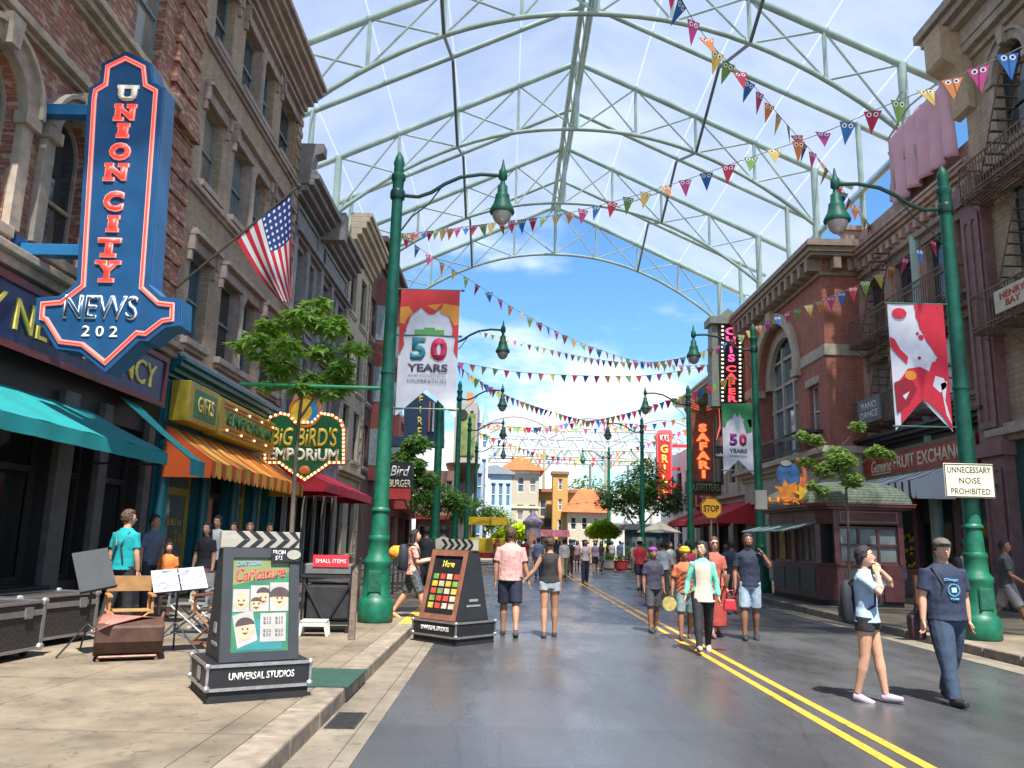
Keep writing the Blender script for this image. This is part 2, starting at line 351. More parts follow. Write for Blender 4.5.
def paving(name, c, bw, bh, var=.25):
    m = brick(name, tuple(v*1.08 for v in c), tuple(v*.93 for v in c), tuple(v*.5 for v in c), bw, bh, stain=.42, bump=.004)
    n = m.node_tree.nodes; l = m.node_tree.links
    for q in n:
        if q.type == 'TEX_NOISE': q.inputs['Scale'].default_value = .8; q.inputs['Detail'].default_value = 10
    k = [q for q in n if q.type == 'TEX_BRICK'][0]; t = [q for q in n if q.type == 'TEX_COORD'][0]
    for lk in list(k.inputs['Vector'].links): l.remove(lk)
    
    b = n['Principled BSDF']; src = b.inputs['Base Color'].links[0].from_socket
    for s_, lo, hi, amt in ((11, .62, .68, .62), (2.4, .56, .66, .75)):
        q9 = n.new('ShaderNodeTexNoise'); q9.inputs['Scale'].default_value = s_; q9.inputs['Detail'].default_value = 4; l.new(t.outputs['Object'], q9.inputs['Vector'])
        r9 = n.new('ShaderNodeMapRange'); r9.inputs[1].default_value = lo; r9.inputs[2].default_value = hi; r9.inputs[3].default_value = 1; r9.inputs[4].default_value = amt; l.new(q9.outputs[0], r9.inputs[0])
        h9 = n.new('ShaderNodeVectorMath'); h9.operation = 'SCALE'; l.new(src, h9.inputs[0]); l.new(r9.outputs[0], h9.inputs['Scale']); src = h9.outputs[0]
    l.new(src, b.inputs['Base Color'])
    l.new(t.outputs['Object'], k.inputs['Vector']); k.offset = 0; k.inputs['Mortar Size'].default_value = .007
    return m
KL, KR = -1.52, 7.38       # kerb faces
def slab(name, x0, x1, y0, y1, z, mat, t=.3):
    o = MB().box(x0, x1, y0, y1, z-t, z).build(name, mat); o['kind'] = 'structure'; return o
o = MB().add([(-900,-300,-.02),(900,-300,-.02),(900,2000,-.02),(-900,2000,-.02)], [(0,1,2,3)]).build('ground', M('far_ground', (.22,.20,.17), .9, .2, .3)); o['kind'] = 'structure'
o = MB().add([(KL,-6,0),(KR,-6,0),(KR,52,0),(KL,52,0)], [(0,1,2,3)]).build('road', asphalt()); o['kind'] = 'structure'
CONC = paving('gutter_concrete', (.19, .16, .12), 1.2, 1.5)
PAV = paving('sidewalk_concrete', (.18, .143, .10), 2.1, 2.1)
slab('sidewalk_left', -7.6, KL-.30, -6, 62, .15, PAV)
slab('sidewalk_right', KR+.30, 14.4, -6, 62, .15, PAV)
slab('plaza', -30, 45, 52, 140, .004, paving('plaza_paving', (.26, .21, .16), 1.5, 1.5), .01)
g = MB().box(KL, KL+.46, -6, 52, -.2, .006); g.build('gutter_left', CONC, kind='structure')
g = MB().box(KR-.46, KR, -6, 52, -.2, .006); g.build('gutter_right', CONC, kind='structure')
KERB = M('kerb_granite', (.22, .18, .135), .8, .3, 7, stain=.3); KYEL = M('yellow_kerb_paint', (.55, .30, .04), .7, .25, 9)
for nm, x0, x1 in (('kerb_left', KL-.30, KL), ('kerb_right', KR, KR+.30)):
    for yy0, yy1, mt, sfx in ((-6, 14.3, KERB, ''), (14.3, 20, KYEL if x0 < 0 else KERB, '_painted'), (20, 52, KERB, '_far')):
        k = MB(); y = yy0
        while y < yy1-.01:
            y2 = min(y+.94, yy1); k.box(x0, x1, y+.010, y2-.010, -.1, .155); y = y2
        k.build(nm+sfx, mt, kind='structure', bevel=.02)
ql = MB()
for dx_ in (-.17, .07): ql.add([(3.1+dx_,-6,.004),(3.2+dx_,-6,.004),(3.2+dx_,46,.004),(3.1+dx_,46,.004)], [(0,1,2,3)])
yp = M('yellow_road_paint', (.60, .31, .03), .5, .28, 18, bump=.001); n = yp.node_tree.nodes; l = yp.node_tree.links
q = n.new('ShaderNodeTexNoise'); q.inputs['Scale'].default_value = 9; q.inputs['Detail'].default_value = 8; q.inputs['Roughness'].default_value = .75; t = n.new('ShaderNodeTexCoord'); l.new(t.outputs['Object'], q.inputs['Vector'])
r = n.new('ShaderNodeMapRange'); r.inputs[1].default_value = .56; r.inputs[2].default_value = .66; l.new(q.outputs[0], r.inputs[0])
x = n.new('ShaderNodeMixRGB'); x.inputs[2].default_value = (.10, .08, .05, 1); b = n['Principled BSDF']; src = b.inputs['Base Color'].links[0].from_socket; l.new(r.outputs[0], x.inputs[0]); l.new(src, x.inputs[1]); l.new(x.outputs[0], b.inputs['Base Color'])
ql.build('road_marking', yp, kind='structure')
d = thing('drain_cover', 'dark drain grating set in the pale gutter beside the left kerb', 'drain', (-1.36, 7.5, .006))
db = MB().box(-.13, .13, -.32, .32, -.05, .006); 
for i in range(9): db.box(-.11, .11, -.29+i*.068, -.265+i*.068, .006, .012)
db.build('grating', STEEL, d)
d2 = thing('drain_cover', 'small dark drain slot in the gutter near the yellow painted kerb', 'drain', (-1.34, 13.5, .006)); MB().box(-.1,.1,-.2,.2,-.05,.008).build('grating', STEEL, d2)

# ============================================================ CANOPY ROOF over the street
cx0, AP = 2.95, 24.35
root = thing('roof_canopy', 'pale green steel truss canopy with translucent white membrane spanning the whole street', 'canopy', (cx0, 30, 0))
PG = M('pale_green_steel', (.38, .50, .43), .45, .16, 1.5, bump=0, stain=.2)
def sr(ym): return lambda x, z: (x, ym-30, z)
def raf(x): return AP-.47*abs(x)
def arcz(x): return 20.85-4.6*(abs(x)/11.2)**2.15 if abs(x) > 0 else 20.85
XS = [0, 2.8, 5.65, 8.4, 11.2]
for yk in (9.5, 18, 26.5, 35, 43.5, 52):
    P = sr(yk); xe = 13.0
    t = MB(); t.tube([P(-xe, raf(xe)), P(0, AP)], .14, 10); t.tube([P(0, AP), P(xe, raf(xe))], .14, 10); T = t.build('truss_rafter', PG, root, smooth=True)
    a = MB(); a.tube([P(x, arcz(x)) for x in [-11.2+22.4*i/28 for i in range(29)]], .10, 8)
    for s in (-1, 1): a.tube([P(s*11.2, arcz(11.2)-.1), P(s*11.2, raf(11.2))], .17, 8)
    a.build('bottom_chord', PG, T, smooth=True)
    w_ = MB()
    for s in (-1, 1):
        for i in range(5):
            if i < 4:
                xa, xb = s*XS[i], s*XS[i+1]
                w_.tube([P(xa, raf(xa)), P(xb, arcz(xb))], .045, 6); w_.tube([P(xa, arcz(xa)), P(xb, raf(xb))], .045, 6)
            if 0 < i < 4: w_.tube([P(s*XS[i], arcz(s*XS[i])), P(s*XS[i], raf(XS[i]))], .08, 6)
    w_.tube([P(0, 20.85), P(0, AP)], .12, 6)
    w_.build('web_bracing', PG, T, smooth=True)
    for s in (-1, 1): MB().tube([P(s*11.2, 0), P(s*11.2, arcz(11.2))], .2, 10).build('column', PG, root, smooth=True)
for yk in (5.2, 13.7, 22.2, 30.7, 39.3, 47.8):
    P = sr(yk)
    t = MB(); t.tube([P(-13, raf(13)), P(0, AP), P(13, raf(13))], .12, 10)
    for s in (-1, 1): t.tube([P(s*11.4, 14), P(s*11.4, raf(11.4))], .12, 8)
    t.build('intermediate_rafter', PG, root, smooth=True)
rb = MB(); rb.tube([(-.22, -26, AP-.25), (-.22, 22, AP-.25)], .13, 8); rb.tube([(.22, -26, AP-.25), (.22, 22, AP-.25)], .13, 8); rb.tube([(0, -26, AP-1.1), (0, 22, AP-1.1)], .08, 8)
y = -24.8
while y < 21: rb.tube([(-.22, y, AP-.25), (0, y+1, AP-1.1), (.22, y+2, AP-.25)], .04, 5); y += 2.1
rb.build('ridge_beam', PG, root, smooth=True)
for s in (-1, 1):
    pu = MB(); pts = []
    for i, yk in enumerate((9.5, 13.7, 18, 22.2, 26.5, 30.7, 35, 39.3, 43.5, 47.8, 52)):
        pts.append((s*5.65, yk-30, arcz(5.65) if i % 2 == 0 else raf(5.65)-.2))
    for a, b in zip(pts, pts[1:]): pu.tube([a, b], .07, 6)
    pu.build('purlin', M('grey_green_cable', (.12, .16, .15), .5, .1), root, smooth=True)
    eb = MB(); eb.tube([(s*11.3, -26, 15.9), (s*11.3, 22, 15.9)], .12, 8); eb.build('eaves_beam', PG, root, smooth=True)
mm = bpy.data.materials.new('roof_membrane'); mm.use_nodes = True
n = mm.node_tree.nodes; l = mm.node_tree.links; n.remove(n['Principled BSDF'])
tr = n.new('ShaderNodeBsdfTransparent'); tr.inputs[0].default_value = (.84, .86, .90, 1)
tl = n.new('ShaderNodeBsdfTranslucent'); tl.inputs[0].default_value = (.31, .35, .42, 1)
df = n.new('ShaderNodeBsdfDiffuse'); df.inputs[0].default_value = (.7, .73, .78, 1)
m1 = n.new('ShaderNodeMixShader'); m1.inputs[0].default_value = .25; l.new(tl.outputs[0], m1.inputs[1]); l.new(df.outputs[0], m1.inputs[2])
m2 = n.new('ShaderNodeMixShader'); l.new(tr.outputs[0], m2.inputs[1]); l.new(m1.outputs[0], m2.inputs[2])
t = n.new('ShaderNodeTexCoord'); q = n.new('ShaderNodeTexNoise'); q.inputs['Scale'].default_value = .35; q.inputs['Detail'].default_value = 7; l.new(t.outputs['Object'], q.inputs['Vector'])
mr = n.new('ShaderNodeMapRange'); mr.inputs[1].default_value = .3; mr.inputs[2].default_value = .7; mr.inputs[3].default_value = .56; mr.inputs[4].default_value = .76
l.new(q.outputs[0], mr.inputs[0])
sxy = n.new('ShaderNodeSeparateXYZ'); l.new(t.outputs['Object'], sxy.inputs[0])
d1 = n.new('ShaderNodeMath'); d1.operation = 'DIVIDE'; d1.inputs[1].default_value = 2.83; l.new(sxy.outputs[0], d1.inputs[0])
f1 = n.new('ShaderNodeMath'); f1.operation = 'FRACT'; l.new(d1.outputs[0], f1.inputs[0])
g1 = n.new('ShaderNodeMath'); g1.operation = 'LESS_THAN'; g1.inputs[1].default_value = .022; l.new(f1.outputs[0], g1.inputs[0])
q4 = n.new('ShaderNodeTexNoise'); q4.inputs['Scale'].default_value = .5; l.new(t.outputs['Object'], q4.inputs['Vector'])
h1 = n.new('ShaderNodeMath'); h1.operation = 'MULTIPLY'; l.new(g1.outputs[0], h1.inputs[0]); l.new(q4.outputs[0], h1.inputs[1])
k1 = n.new('ShaderNodeMath'); k1.operation = 'ADD'; k1.use_clamp = True; l.new(mr.outputs[0], k1.inputs[0]); l.new(h1.outputs[0], k1.inputs[1])
l.new(k1.outputs[0], m2.inputs[0]); l.new(m2.outputs[0], n['Material Output'].inputs[0])
me = MB()
for s in (-1, 1): me.add([(0,-26,AP+.25),(s*13.4,-26,raf(13.4)+.25),(s*13.4,22.2,raf(13.4)+.25),(0,22.2,AP+.25)], [(0,1,2,3)])
me.build('membrane', mm, root)
sm_ = MB()
for s in (-1, 1):
    for k in range(-12, 11):
        yy = k*2.125-.4
        pass
    sm_.tube([(s*.2, 22.25, AP+.05), (s*13.4, 22.25, raf(13.4)-.02)], .10, 6)
sm_.build('membrane_seam', M('seam_strip', (.75, .80, .82), .5, 0), root)

# ============================================================ LEFT SIDE BUILDINGS
BRA = brick('mottled_red_brick', (.36, .125, .08), (.22, .085, .06), (.30, .25, .20), .26, .085, .3, c3=(.45, .30, .20))
BRB = brick('tan_grey_brick', (.48, .355, .235), (.37, .27, .18), (.22, .185, .15), .23, .075, .18)
def left(name, label, y0, x=-7.5, cat='building'): return thing(name, label, cat, (x, y0, 0), 90)
def right(name, label, y1, x, cat='building'): return thing(name, label, cat, (x, y1, 0), -90)
# ---- A: mottled red brick over the newsagency
A = left('brick_building', 'mottled red brick building with arched stone windows above the newsagency shopfront', 4.0)
W = 13.1
wa = [(1.6, 2.95), (3.5, 4.85), (5.75, 7.1), (8.0, 9.15), (10.15, 11.3)]
holes = [arch_poly(a, b, 5.95, 8.45) for a, b in wa]+[rect(a, b, 10.9, 13.6) for a, b in wa]
body(A, W, 5.2, 17.6, 8, holes, BRA)
for a, b in wa:
    window(A, a, b, 5.95, 8.45, STONE, GL, arch=True, rows=2, hood='arch', sill=.16, tm=STONE)
    window(A, a, b, 10.9, 13.6, TEALW, GL, rows=2, sill=.14, hood='flat', tm=STONE)
tr_ = MB(); cornice(tr_, 0, W, 5.2, [(.12, .12), (.16, .26), (.12, .38), (.08, .2)], False)
cornice(tr_, 0, W-1.2, 8.95, [(.08, .10), (.14, .20), (.06, .12)], False); cornice(tr_, 0, W-1.2, 10.28, [(.1, .1), (.14, .22), (.12, .32), (.08, .18)], False)
cornice(tr_, 0, W, 16.6, [(.2, .2), (.3, .4), (.3, .6), (.2, .7)], False)
tr_.build('stone_trim', STONE, A, bevel=.015)
qn = MB()
for i in range(int(11.3/.24)):
    z = 5.7+i*.24; e = .13 if i % 2 else .09
    qn.box(W-1.18-(.06 if i % 2 else 0), W-.02, -e, .03, z+.006, z+.236)
qn.box(W-1.25, W+.0, -.26, .02, 10.35, 10.6); qn.box(W-1.2, W, -.2, .02, 10.6, 11.0)
qn.build('corner_pier', BRA, A, bevel=.01)
# ground floor: black shopfront
bays = [(1.0, 3.4), (3.9, 6.3), (6.8, 9.2), (9.9, 10.55), (10.9, 12.4)]
body(A, W, 0, 5.2, .5, [rect(a, b, .15 if i == 4 else .75, 3.6) for i, (a, b) in enumerate(bays)], BLK, 'shopfront', .35)
for i, (a, b) in enumerate(bays):
    w_ = MB(); z0 = .15 if i == 4 else .75
    w_.sheet(rect(a, b, z0, 3.6), [rect(a+.08, b-.08, z0+.1, 2.5), rect(a+.08, b-.08, 2.6, 3.5)], .2, .08); sw = w_.build('shop_window', STEEL, A)
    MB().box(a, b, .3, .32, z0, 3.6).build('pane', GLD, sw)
pl = MB()
for x in (.1, 3.42, 6.32, 9.22, 10.58, 12.45): pl.box(x, x+.46 if x < 9.5 else x+.3, -.12, .05, .1, 3.9); pl.box(x-.04, x+.5 if x < 9.5 else x+.34, -.16, .05, .1, .55)
pl.build('pillar', M('grey_pillar_paint', (.085, .085, .085), .6, .25, 5), A, bevel=.012)
st = MB().box(.9, 9.3, -.22, .2, .1, .72); st.build('stall_riser', BLK, A, bevel=.01)
# bright picture seen in the dark window
MB().box(7.3, 7.85, .18, .2, 1.15, 2.2).build('window_poster', M('pale_poster', (.20, .18, .14), .7, .5, 4), A)
# fascia sign
fs = thing('fascia_sign', 'long dark blue newsagency fascia sign with yellow serif capitals', 'sign', (-7.5, 4.0, 0), 90)
NAVY = M('navy_sign', (.012, .030, .10), .4, .12, 3); MAR = M('maroon_frame', (.14, .03, .03), .5, .15)
MB().box(.3, 12.5, -.28, -.1, 4.22, 5.12).build('board', NAVY, fs, bevel=.01)
f_ = MB(); f_.sheet(rect(.22, 12.58, 4.14, 5.2), [rect(.33, 12.47, 4.25, 5.09)], -.32, .1); f_.build('frame', MAR, fs)
text('UNION CITY NEWSAGENCY', M('yellow_letters', (.55, .48, .09), .5, .1), fs, (3.0, 12.05, 4.44, 4.92), -.28, .03, .0)
# teal awnings
TEA = M('teal_canvas', (.0, .19, .20), .75, .12, 4, bump=.004)
aw = thing('awning', 'wide teal canvas awning hanging over the black shopfront windows', 'awning', (-7.5, 4.0, 0), 90)
awning(aw, .2, 10.05, 3.66, 2.96, 1.42, .22, TEA, name='canvas', at_y=-.13, sides=False)
MB().tube([(.2, -.13, 2.75), (.2, -1.5, 2.75)], .02).tube([(10.0, -.13, 2.75), (10.0, -1.5, 2.75)], .02).build('support_rod', STEEL, aw)
aw = thing('awning', 'narrow teal canvas awning over the doorway beside the blue corner column', 'awning', (-7.5, 4.0, 0), 90)
awning(aw, 11.0, 11.75, 4.1, 2.95, 1.45, .3, TEA, name='canvas', at_y=-.13, sides=False)
# ---- B: tan brick over the gift shop
B = left('brick_building', 'tan grey brick building with paired sash windows above the teal gift shop', 17.1)
W = 8.7; TRIM = M('mauve_stone_trim', (.38, .30, .255), .85, .2, 5, stain=.25)
wc = [(.75, 1.95, 1), (2.85, 5.65, 2), (6.45, 8.1, 1)]; rz_ = [(6.0, 8.1), (9.84, 11.9), (13.6, 15.5)]
body(B, W, 5.3, 17.2, 8, [rect(a, b, z, z2) for a, b, c in wc for z, z2 in rz_], BRB)
for (z, z2) in rz_:
    for a, b, c in wc:
        w_ = window(B, a, b, z, z2, TEALW, GL2, cols=c*1, rows=2, sill=.16, hood='flat', tm=TRIM, dep=.19)
        if c == 2:
            m_ = MB().box((a+b)/2-.12, (a+b)/2+.12, -.02, .3, z, z2); m_.lathe([(.13, 0), (.1, .1), (.09, z2-z-.35), (.14, z2-z-.2), (.15, z2-z-.05)], ((a+b)/2, -.05, z), 10); m_.build('mullion_column', TRIM, w_)
        MB().box(b-.55*(1 if c == 1 else .5), b-.08, .26, .262, z+.1, z2-.08).build('blind', M('pale_blind', (.30, .28, .25), .8, .2, 3), w_)
tr_ = MB()
for z in (9.42, 13.2): cornice(tr_, 0, W, z, [(.08, .08), (.12, .16), (.06, .1)], False)
cornice(tr_, 0, W, 5.3, [(.1, .12), (.12, .26), (.1, .12)], False)
cornice(tr_, 0, W, 15.98, [(.18, .10), (.2, .22), (.16, .42), (.2, .55), (.2, .72), (.16, .84), (.1, .8)], False)
tr_.build('cornice', TRIM, B, bevel=.012)
cq = MB()
for i in range(48):
    z = 5.7+i*.22
    if z < 15.9: cq.box(W-.5, W+.02, -.07-(i % 2)*.04, .02, z, z+.21)
cq.build('corner_pier', BRB, B)
# teal shopfront
TEB = M('teal_shop_paint', (.006, .115, .15), .42, .15, 4, bump=.003); YTR = M('yellow_trim', (.45, .36, .07), .5, .12); DGR = M('dark_green_panel', (.012, .05, .045), .5, .2)
sb = [(.6, 2.5, .75), (3.0, 4.7, .15), (5.2, 6.6, .75), (7.0, 8.2, .75)]
body(B, W, 0, 5.3, .5, [rect(a, b, z, 3.3) for a, b, z in sb], TEB, 'shopfront', .4)
for a, b, z in sb:
    w_ = MB().sheet(rect(a, b, z, 3.3), [rect(a+.07, b-.07, z+.08, 2.45), rect(a+.07, b-.07, 2.62, 3.22)], .16, .07).build('shop_window' if z > .5 else 'shop_door', YTR if z > .5 else DGR, B)
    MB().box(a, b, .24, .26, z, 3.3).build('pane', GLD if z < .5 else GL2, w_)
c_ = MB()
for x in (.28, 2.75, 4.95, 6.8, 8.45): c_.lathe([(.2, .1), (.2, .5), (.15, .55), (.14, 3.3), (.2, 3.4), (.21, 3.55)], (x, -.08, 0), 14)
c_.build('column', TEB, B, smooth=True)
pn = MB()
for a, b, z in sb:
    if z > .5: pn.sheet(rect(a+.05, b-.05, .2, .7), [rect(a+.15, b-.15, .27, .63)], -.05, .05)
pn.build('panel_trim', YTR, B)
MB().box(3.05, 3.35, -.1, .05, .15, 2.45).build('open_door', M('orange_door', (.55, .12, .03), .5, .1), B)
cr = MB(); cornice(cr, 0, W, 4.95, [(.1, .1), (.12, .22), (.12, .36), (.1, .44), (.06, .3)], False); cr.box(.05, W-.05, -.06, .02, 3.65, 3.72); cr.box(.1, .75, -.1, .02, 3.95, 4.85)
cr.build('shop_cornice', TEB, B, bevel=.012)
MUST = M('mustard_box', (.42, .31, .03), .5, .12); SGN = M('sign_green', (.015, .16, .05), .45, .1); YL = M('cream_yellow_letters', (.75, .62, .15), .5, .05)
gs = thing('shop_sign', 'mustard box sign with green panel lettered in yellow for gifts', 'sign', (-7.5, 17.1, 0), 90)
MB().box(.15, 1.95, -.55, -.12, 3.98, 4.88).build('box', MUST, gs, bevel=.02); MB().box(.42, 1.75, -.565, -.55, 4.12, 4.74).build('panel', SGN, gs); text('GIFTS', YL, gs, (.6, 1.57, 4.24, 4.62), -.565, .015, .02)
es = thing('shop_sign', 'long mustard box sign lettered emporium with tiny bulbs above striped awning', 'sign', (-7.5, 17.1, 0), 90)
MB().box(2.15, 7.0, -.5, -.12, 3.95, 4.88).build('box', MUST, es, bevel=.02)
t_ = MB()
for z in (4.06, 4.16, 4.66, 4.76): t_.box(2.45, 6.75, -.525, -.5, z, z+.035)
t_.build('trim_line', M('orange_line', (.55, .16, .05), .5), es)
text('EMPORIUM', M('green_letters', (.02, .15, .06), .5), es, (2.7, 6.5, 4.26, 4.6), -.5, .02, .02)
bl = MB()
for i in range(8): bl.ell((2.7+i*.55, -.53, 4.72 if i % 2 else 4.12), (.028, .025, .028), 8, 5)
BULB = M('warm_bulb', (1, .75, .4), .4, 0, emit=1.5, ec=(1, .66, .32)); bl.build('bulbs', BULB, es)
ya = thing('awning', 'orange and yellow striped awning with scalloped edge over the gift shop', 'awning', (-7.5, 17.1, 0), 90)
OY = stripe_mat('orange_yellow_canvas', [(.62, .10, .015), (.72, .42, .05)], 0, .68)
awning(ya, .1, 8.0, 3.86, 3.12, 1.05, .36, OY, scal=.34, name='canvas', at_y=-.13)
for (a, b, z) in sb:
    if z > .5:
        dp = MB(); rr_ = random.Random(int(a*10))
        for zz in (.85, 1.3, 1.75):
            x = a+.15
            while x < b-.25: w2 = rr_.uniform(.08, .2); dp.box(x, x+w2, .2, .237, zz, zz+rr_.uniform(.12, .36)); x += w2+rr_.uniform(.02, .15)
        dp.build('window_display', M('toy_display', (.45, .30, .12), .7, .7, 3.5), B)
# ---- C: dark grey stone
GST = M('grey_stone', (.25, .24, .235), .8, .2, 4, stain=.25)
C_ = left('stone_building', 'dark grey stone building with panelled frieze and heavy cornice behind the flag', 25.8)
W = 9.4
cw = [(.6, 1.7), (2.2, 3.3), (4.7, 5.8), (6.2, 7.3), (7.8, 8.8)]
body(C_, W, 3.6, 13.6, 8, [rect(a, b, z, z2) for a, b in cw for z, z2 in ((5.4, 7.9), (8.9, 11.5))], GST)
for a, b in cw:
    for z, z2 in ((5.4, 7.9), (8.9, 11.5)): window(C_, a, b, z, z2, M('grey_frame', (.22,.24,.24), .6, .1), GL2, rows=3, cols=2, sill=.12, tm=GST)
tr_ = MB(); cornice(tr_, 0, W, 8.2, [(.12, .12), (.16, .24), (.08, .12)], False); cornice(tr_, 0, W, 11.7, [(.12, .15), (.1, .28), (.08, .15)], False)
cornice(tr_, 0, W, 13.1, [(.16, .2), (.2, .42), (.22, .62), (.2, .8), (.12, .7)], False)
for x in (0, 1.75, 3.95, 5.85, 8.95): tr_.box(x, x+.4, -.14, .02, 4.0, 11.7)
for x in (3.85,): tr_.box(x, x+.55, -.95, .02, 12.95, 14.1)
for x0_, x1_ in ((.3, 3.6), (4.7, 9.0)): tr_.sheet(rect(x0_, x1_, 12.15, 12.95), [rect(x0_+.12, x1_-.12, 12.27, 12.83)], -.07, .08)
tr_.prism([(.1, 13.4), (-.45, 13.5), (-.5, 14.1), (-.62, 14.5), (-.9, 14.6), (-.9, 14.95), (.1, 14.95)], -.1, .4, 'x')
tr_.build('cornice', GST, C_, bevel=.015)
body(C_, W, 0, 3.6, .5, [rect(.5, 2.6, .15, 3.0), rect(3.1, 5.6, .6, 3.0), rect(6.1, 8.9, .15, 3.0)], BLK, 'shopfront', .4)
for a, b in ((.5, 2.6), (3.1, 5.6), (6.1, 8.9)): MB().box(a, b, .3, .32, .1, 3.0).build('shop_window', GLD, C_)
p_ = MB()
for x in (0, 1.5, 2.7, 4.2, 5.7, 7.4, 9.0): p_.box(x, x+.14, -.1, .05, .1, 3.2)
p_.build('pilaster', M('pale_pilaster', (.36, .37, .36), .6, .1), C_)
RED = M('crimson_canvas', (.50, .02, .045), .7, .12, 4)
for x0_, x1_, lb in ((.2, 3.1, 'short crimson awning nearest the gift shop, partly behind the bulb edged sign'), (3.5, 9.3, 'long crimson awning over the dark shopfront left of the green lamp post')):
    ra = thing('awning', lb, 'awning', (-7.5, 25.8, 0), 90); awning(ra, x0_, x1_, 4.0, 3.3, 1.5, .3, RED, name='canvas', at_y=-.16)
# ---- D: beige classical
D_ = left('stone_building', 'beige building with deep stepped cornice and quoined corner, left of the lamp post', 35.2)
BEI = M('beige_stone', (.48, .40, .28), .8, .12, 3, stain=.2); W = 5.8
dw = [(.8, 2.2), (3.4, 4.9)]
body(D_, W, 0, 15.8, 8, [rect(a, b, z, z+2.4) for a, b in dw for z in (.8, 5.2, 8.6, 12.0)], BEI)
for a, b in dw:
    for z in (.8, 5.2, 8.6, 12.0): window(D_, a, b, z, z+2.4, M('dark_frame', (.06,.06,.06), .6, .1), GL, rows=2, sill=.12, tm=BEI)
tr_ = MB(); cornice(tr_, 0, W, 14.9, [(.25, .15), (.25, .3), (.3, .5), (.3, .7), (.25, .85), (.2, .95)], False)
for i in range(44): tr_.box(-.02, .5 if i % 2 else .38, -.06, .02, .2+i*.33, .2+i*.33+.31)
for i in range(44): tr_.box(W-(.5 if i % 2 else .38), W+.02, -.06, .02, .2+i*.33, .2+i*.33+.31)
cornice(tr_, 0, W, 4.3, [(.15, .15), (.15, .3)], False)
tr_.build('cornice', BEI, D_, bevel=.015)
# ---- E: brown with red bay windows
E_ = left('brick_building', 'brown brick building with stacked red and white bay windows beyond the beige one', 41.0)
BRN = brick('brown_brick', (.16, .07, .05), (.12, .055, .04), (.15, .12, .10), .24, .08, .25); W = 11
body(E_, W, 0, 17.6, 8, [rect(a, a+1.2, z, z+2.2) for a in (.6, 4.9, 9.2) for z in (5.2, 8.6, 12.2)], BRN)
for a in (.6, 4.9, 9.2):
    for z in (5.2, 8.6, 12.2): window(E_, a, a+1.2, z, z+2.2, WHITE, GL, sill=.1, tm=STONE)
for a in (2.4, 6.7):
    b_ = MB().prism([(a, 0), (a+.5, -.9), (a+1.5, -.9), (a+2, 0)], 4.6, 16, 'z').build('bay', M('red_bay', (.22, .05, .04), .6, .15), E_)
    g_ = MB()
    for z in (5.4, 8.9, 12.4): g_.prism([(a-.03, 0), (a+.48, -.93), (a+1.52, -.93), (a+2.03, 0)], z, z+2, 'z')
    g_.build('bay_window', M('bay_glass', (.22, .27, .29), .2, .2), b_)
tr_ = MB(); cornice(tr_, 0, W, 16.8, [(.2, .2), (.3, .5), (.3, .8)], False); tr_.build('cornice', M('brown_trim', (.10,.06,.05), .8, .2), E_)
for a in (): MB().lathe([(.9, 0), (.95, .5), (.75, 1.1), (.35, 1.6), (.06, 1.9), (.05, 2.5)], (a, -.1, 17.6), 14).build('turret', M('dark_red_dome', (.12, .04, .04), .6, .2), E_, smooth=True)
# ---- F pink building, theatre blade
F_ = left('plaster_building', 'low pink plaster shop row behind the second left lamp posts', 52.0)
PNK = M('pink_plaster', (.42, .24, .20), .8, .12, 2); W = 13
body(F_, W, 0, 9.5, 7, [rect(a, a+1.4, 5.6, 8) for a in (1, 4, 7, 10)]+[rect(a, a+2.4, .3, 3) for a in (1, 5, 9)], PNK)
for a in (1, 4, 7, 10): window(F_, a, a+1.4, 5.6, 8, WHITE, GL)
for a in (1, 5, 9): MB().box(a, a+2.4, .22, .25, .3, 3).build('shop_window', GLD, F_)
MB().box(0, W, -.5, .1, 9.1, 9.6).box(0, W, -1.2, .1, 3.4, 4.2).build('cornice', M('red_fascia', (.42,.06,.05), .6, .15), F_)
# ============================================================ RIGHT SIDE BUILDINGS
def fire_escape(root, x0, x1, z, dep=.95, ladder=True):
    """balcony with railing along the facade; local front is -y"""
    IR = M('rusty_iron', (.17, .105, .07), .7, .3, 8)
    m = MB(); 
    for i in range(7): m.box(x0, x1, -dep+i*dep/7, -dep+i*dep/7+.05, z-.03, z)
    n_ = int((x1-x0)/.9)
    for i in range(n_+1):
        x = x0+(x1-x0)*i/n_; m.box(x-.02, x+.02, -dep, 0, z-.1, z-.03); m.tube([(x, 0, z-.6), (x, -dep*.8, z-.06)], .015, 4)
    fe = m.build('fire_escape', IR, root)
    r = MB(); n2 = int((x1-x0)/.14)
    r.box(x0, x1, -dep-.02, -dep+.01, z+.95, z+1.0); r.box(x0, x1, -dep-.02, -dep+.01, z+.06, z+.1); r.box(x0, x1, -dep-.015, -dep+.0, z+.75, z+.78)
    for i in range(n2+1): x = x0+(x1-x0)*i/n2; r.box(x-.011, x+.011, -dep-.01, -dep+.01, z, z+.97)
    for x in (x0, x1):
        r.box(x-.02, x+.02, -dep, 0, z+.95, z+1.0); r.box(x-.02, x+.02, -dep, 0, z+.06, z+.1)
        for i in range(6): r.box(x-.011, x+.011, -dep+i*dep/6, -dep+i*dep/6+.022, z, z+.97)
    r.build('railing', IR, fe)
    if ladder:
        l_ = MB(); a = Vector((x0+.6, -dep*.55, z)); b = Vector((x0+2.2, -dep*.55, z+3.2))
        for dy in (-.28, .28): l_.tube([a+Vector((0, dy, 0)), b+Vector((0, dy, 0))], .022, 5)
        for i in range(12): p = a.lerp(b, (i+.5)/12); l_.box(p.x-.02, p.x+.1, p.y-.28, p.y+.28, p.z, p.z+.02)
        l_.build('stair', IR, fe)
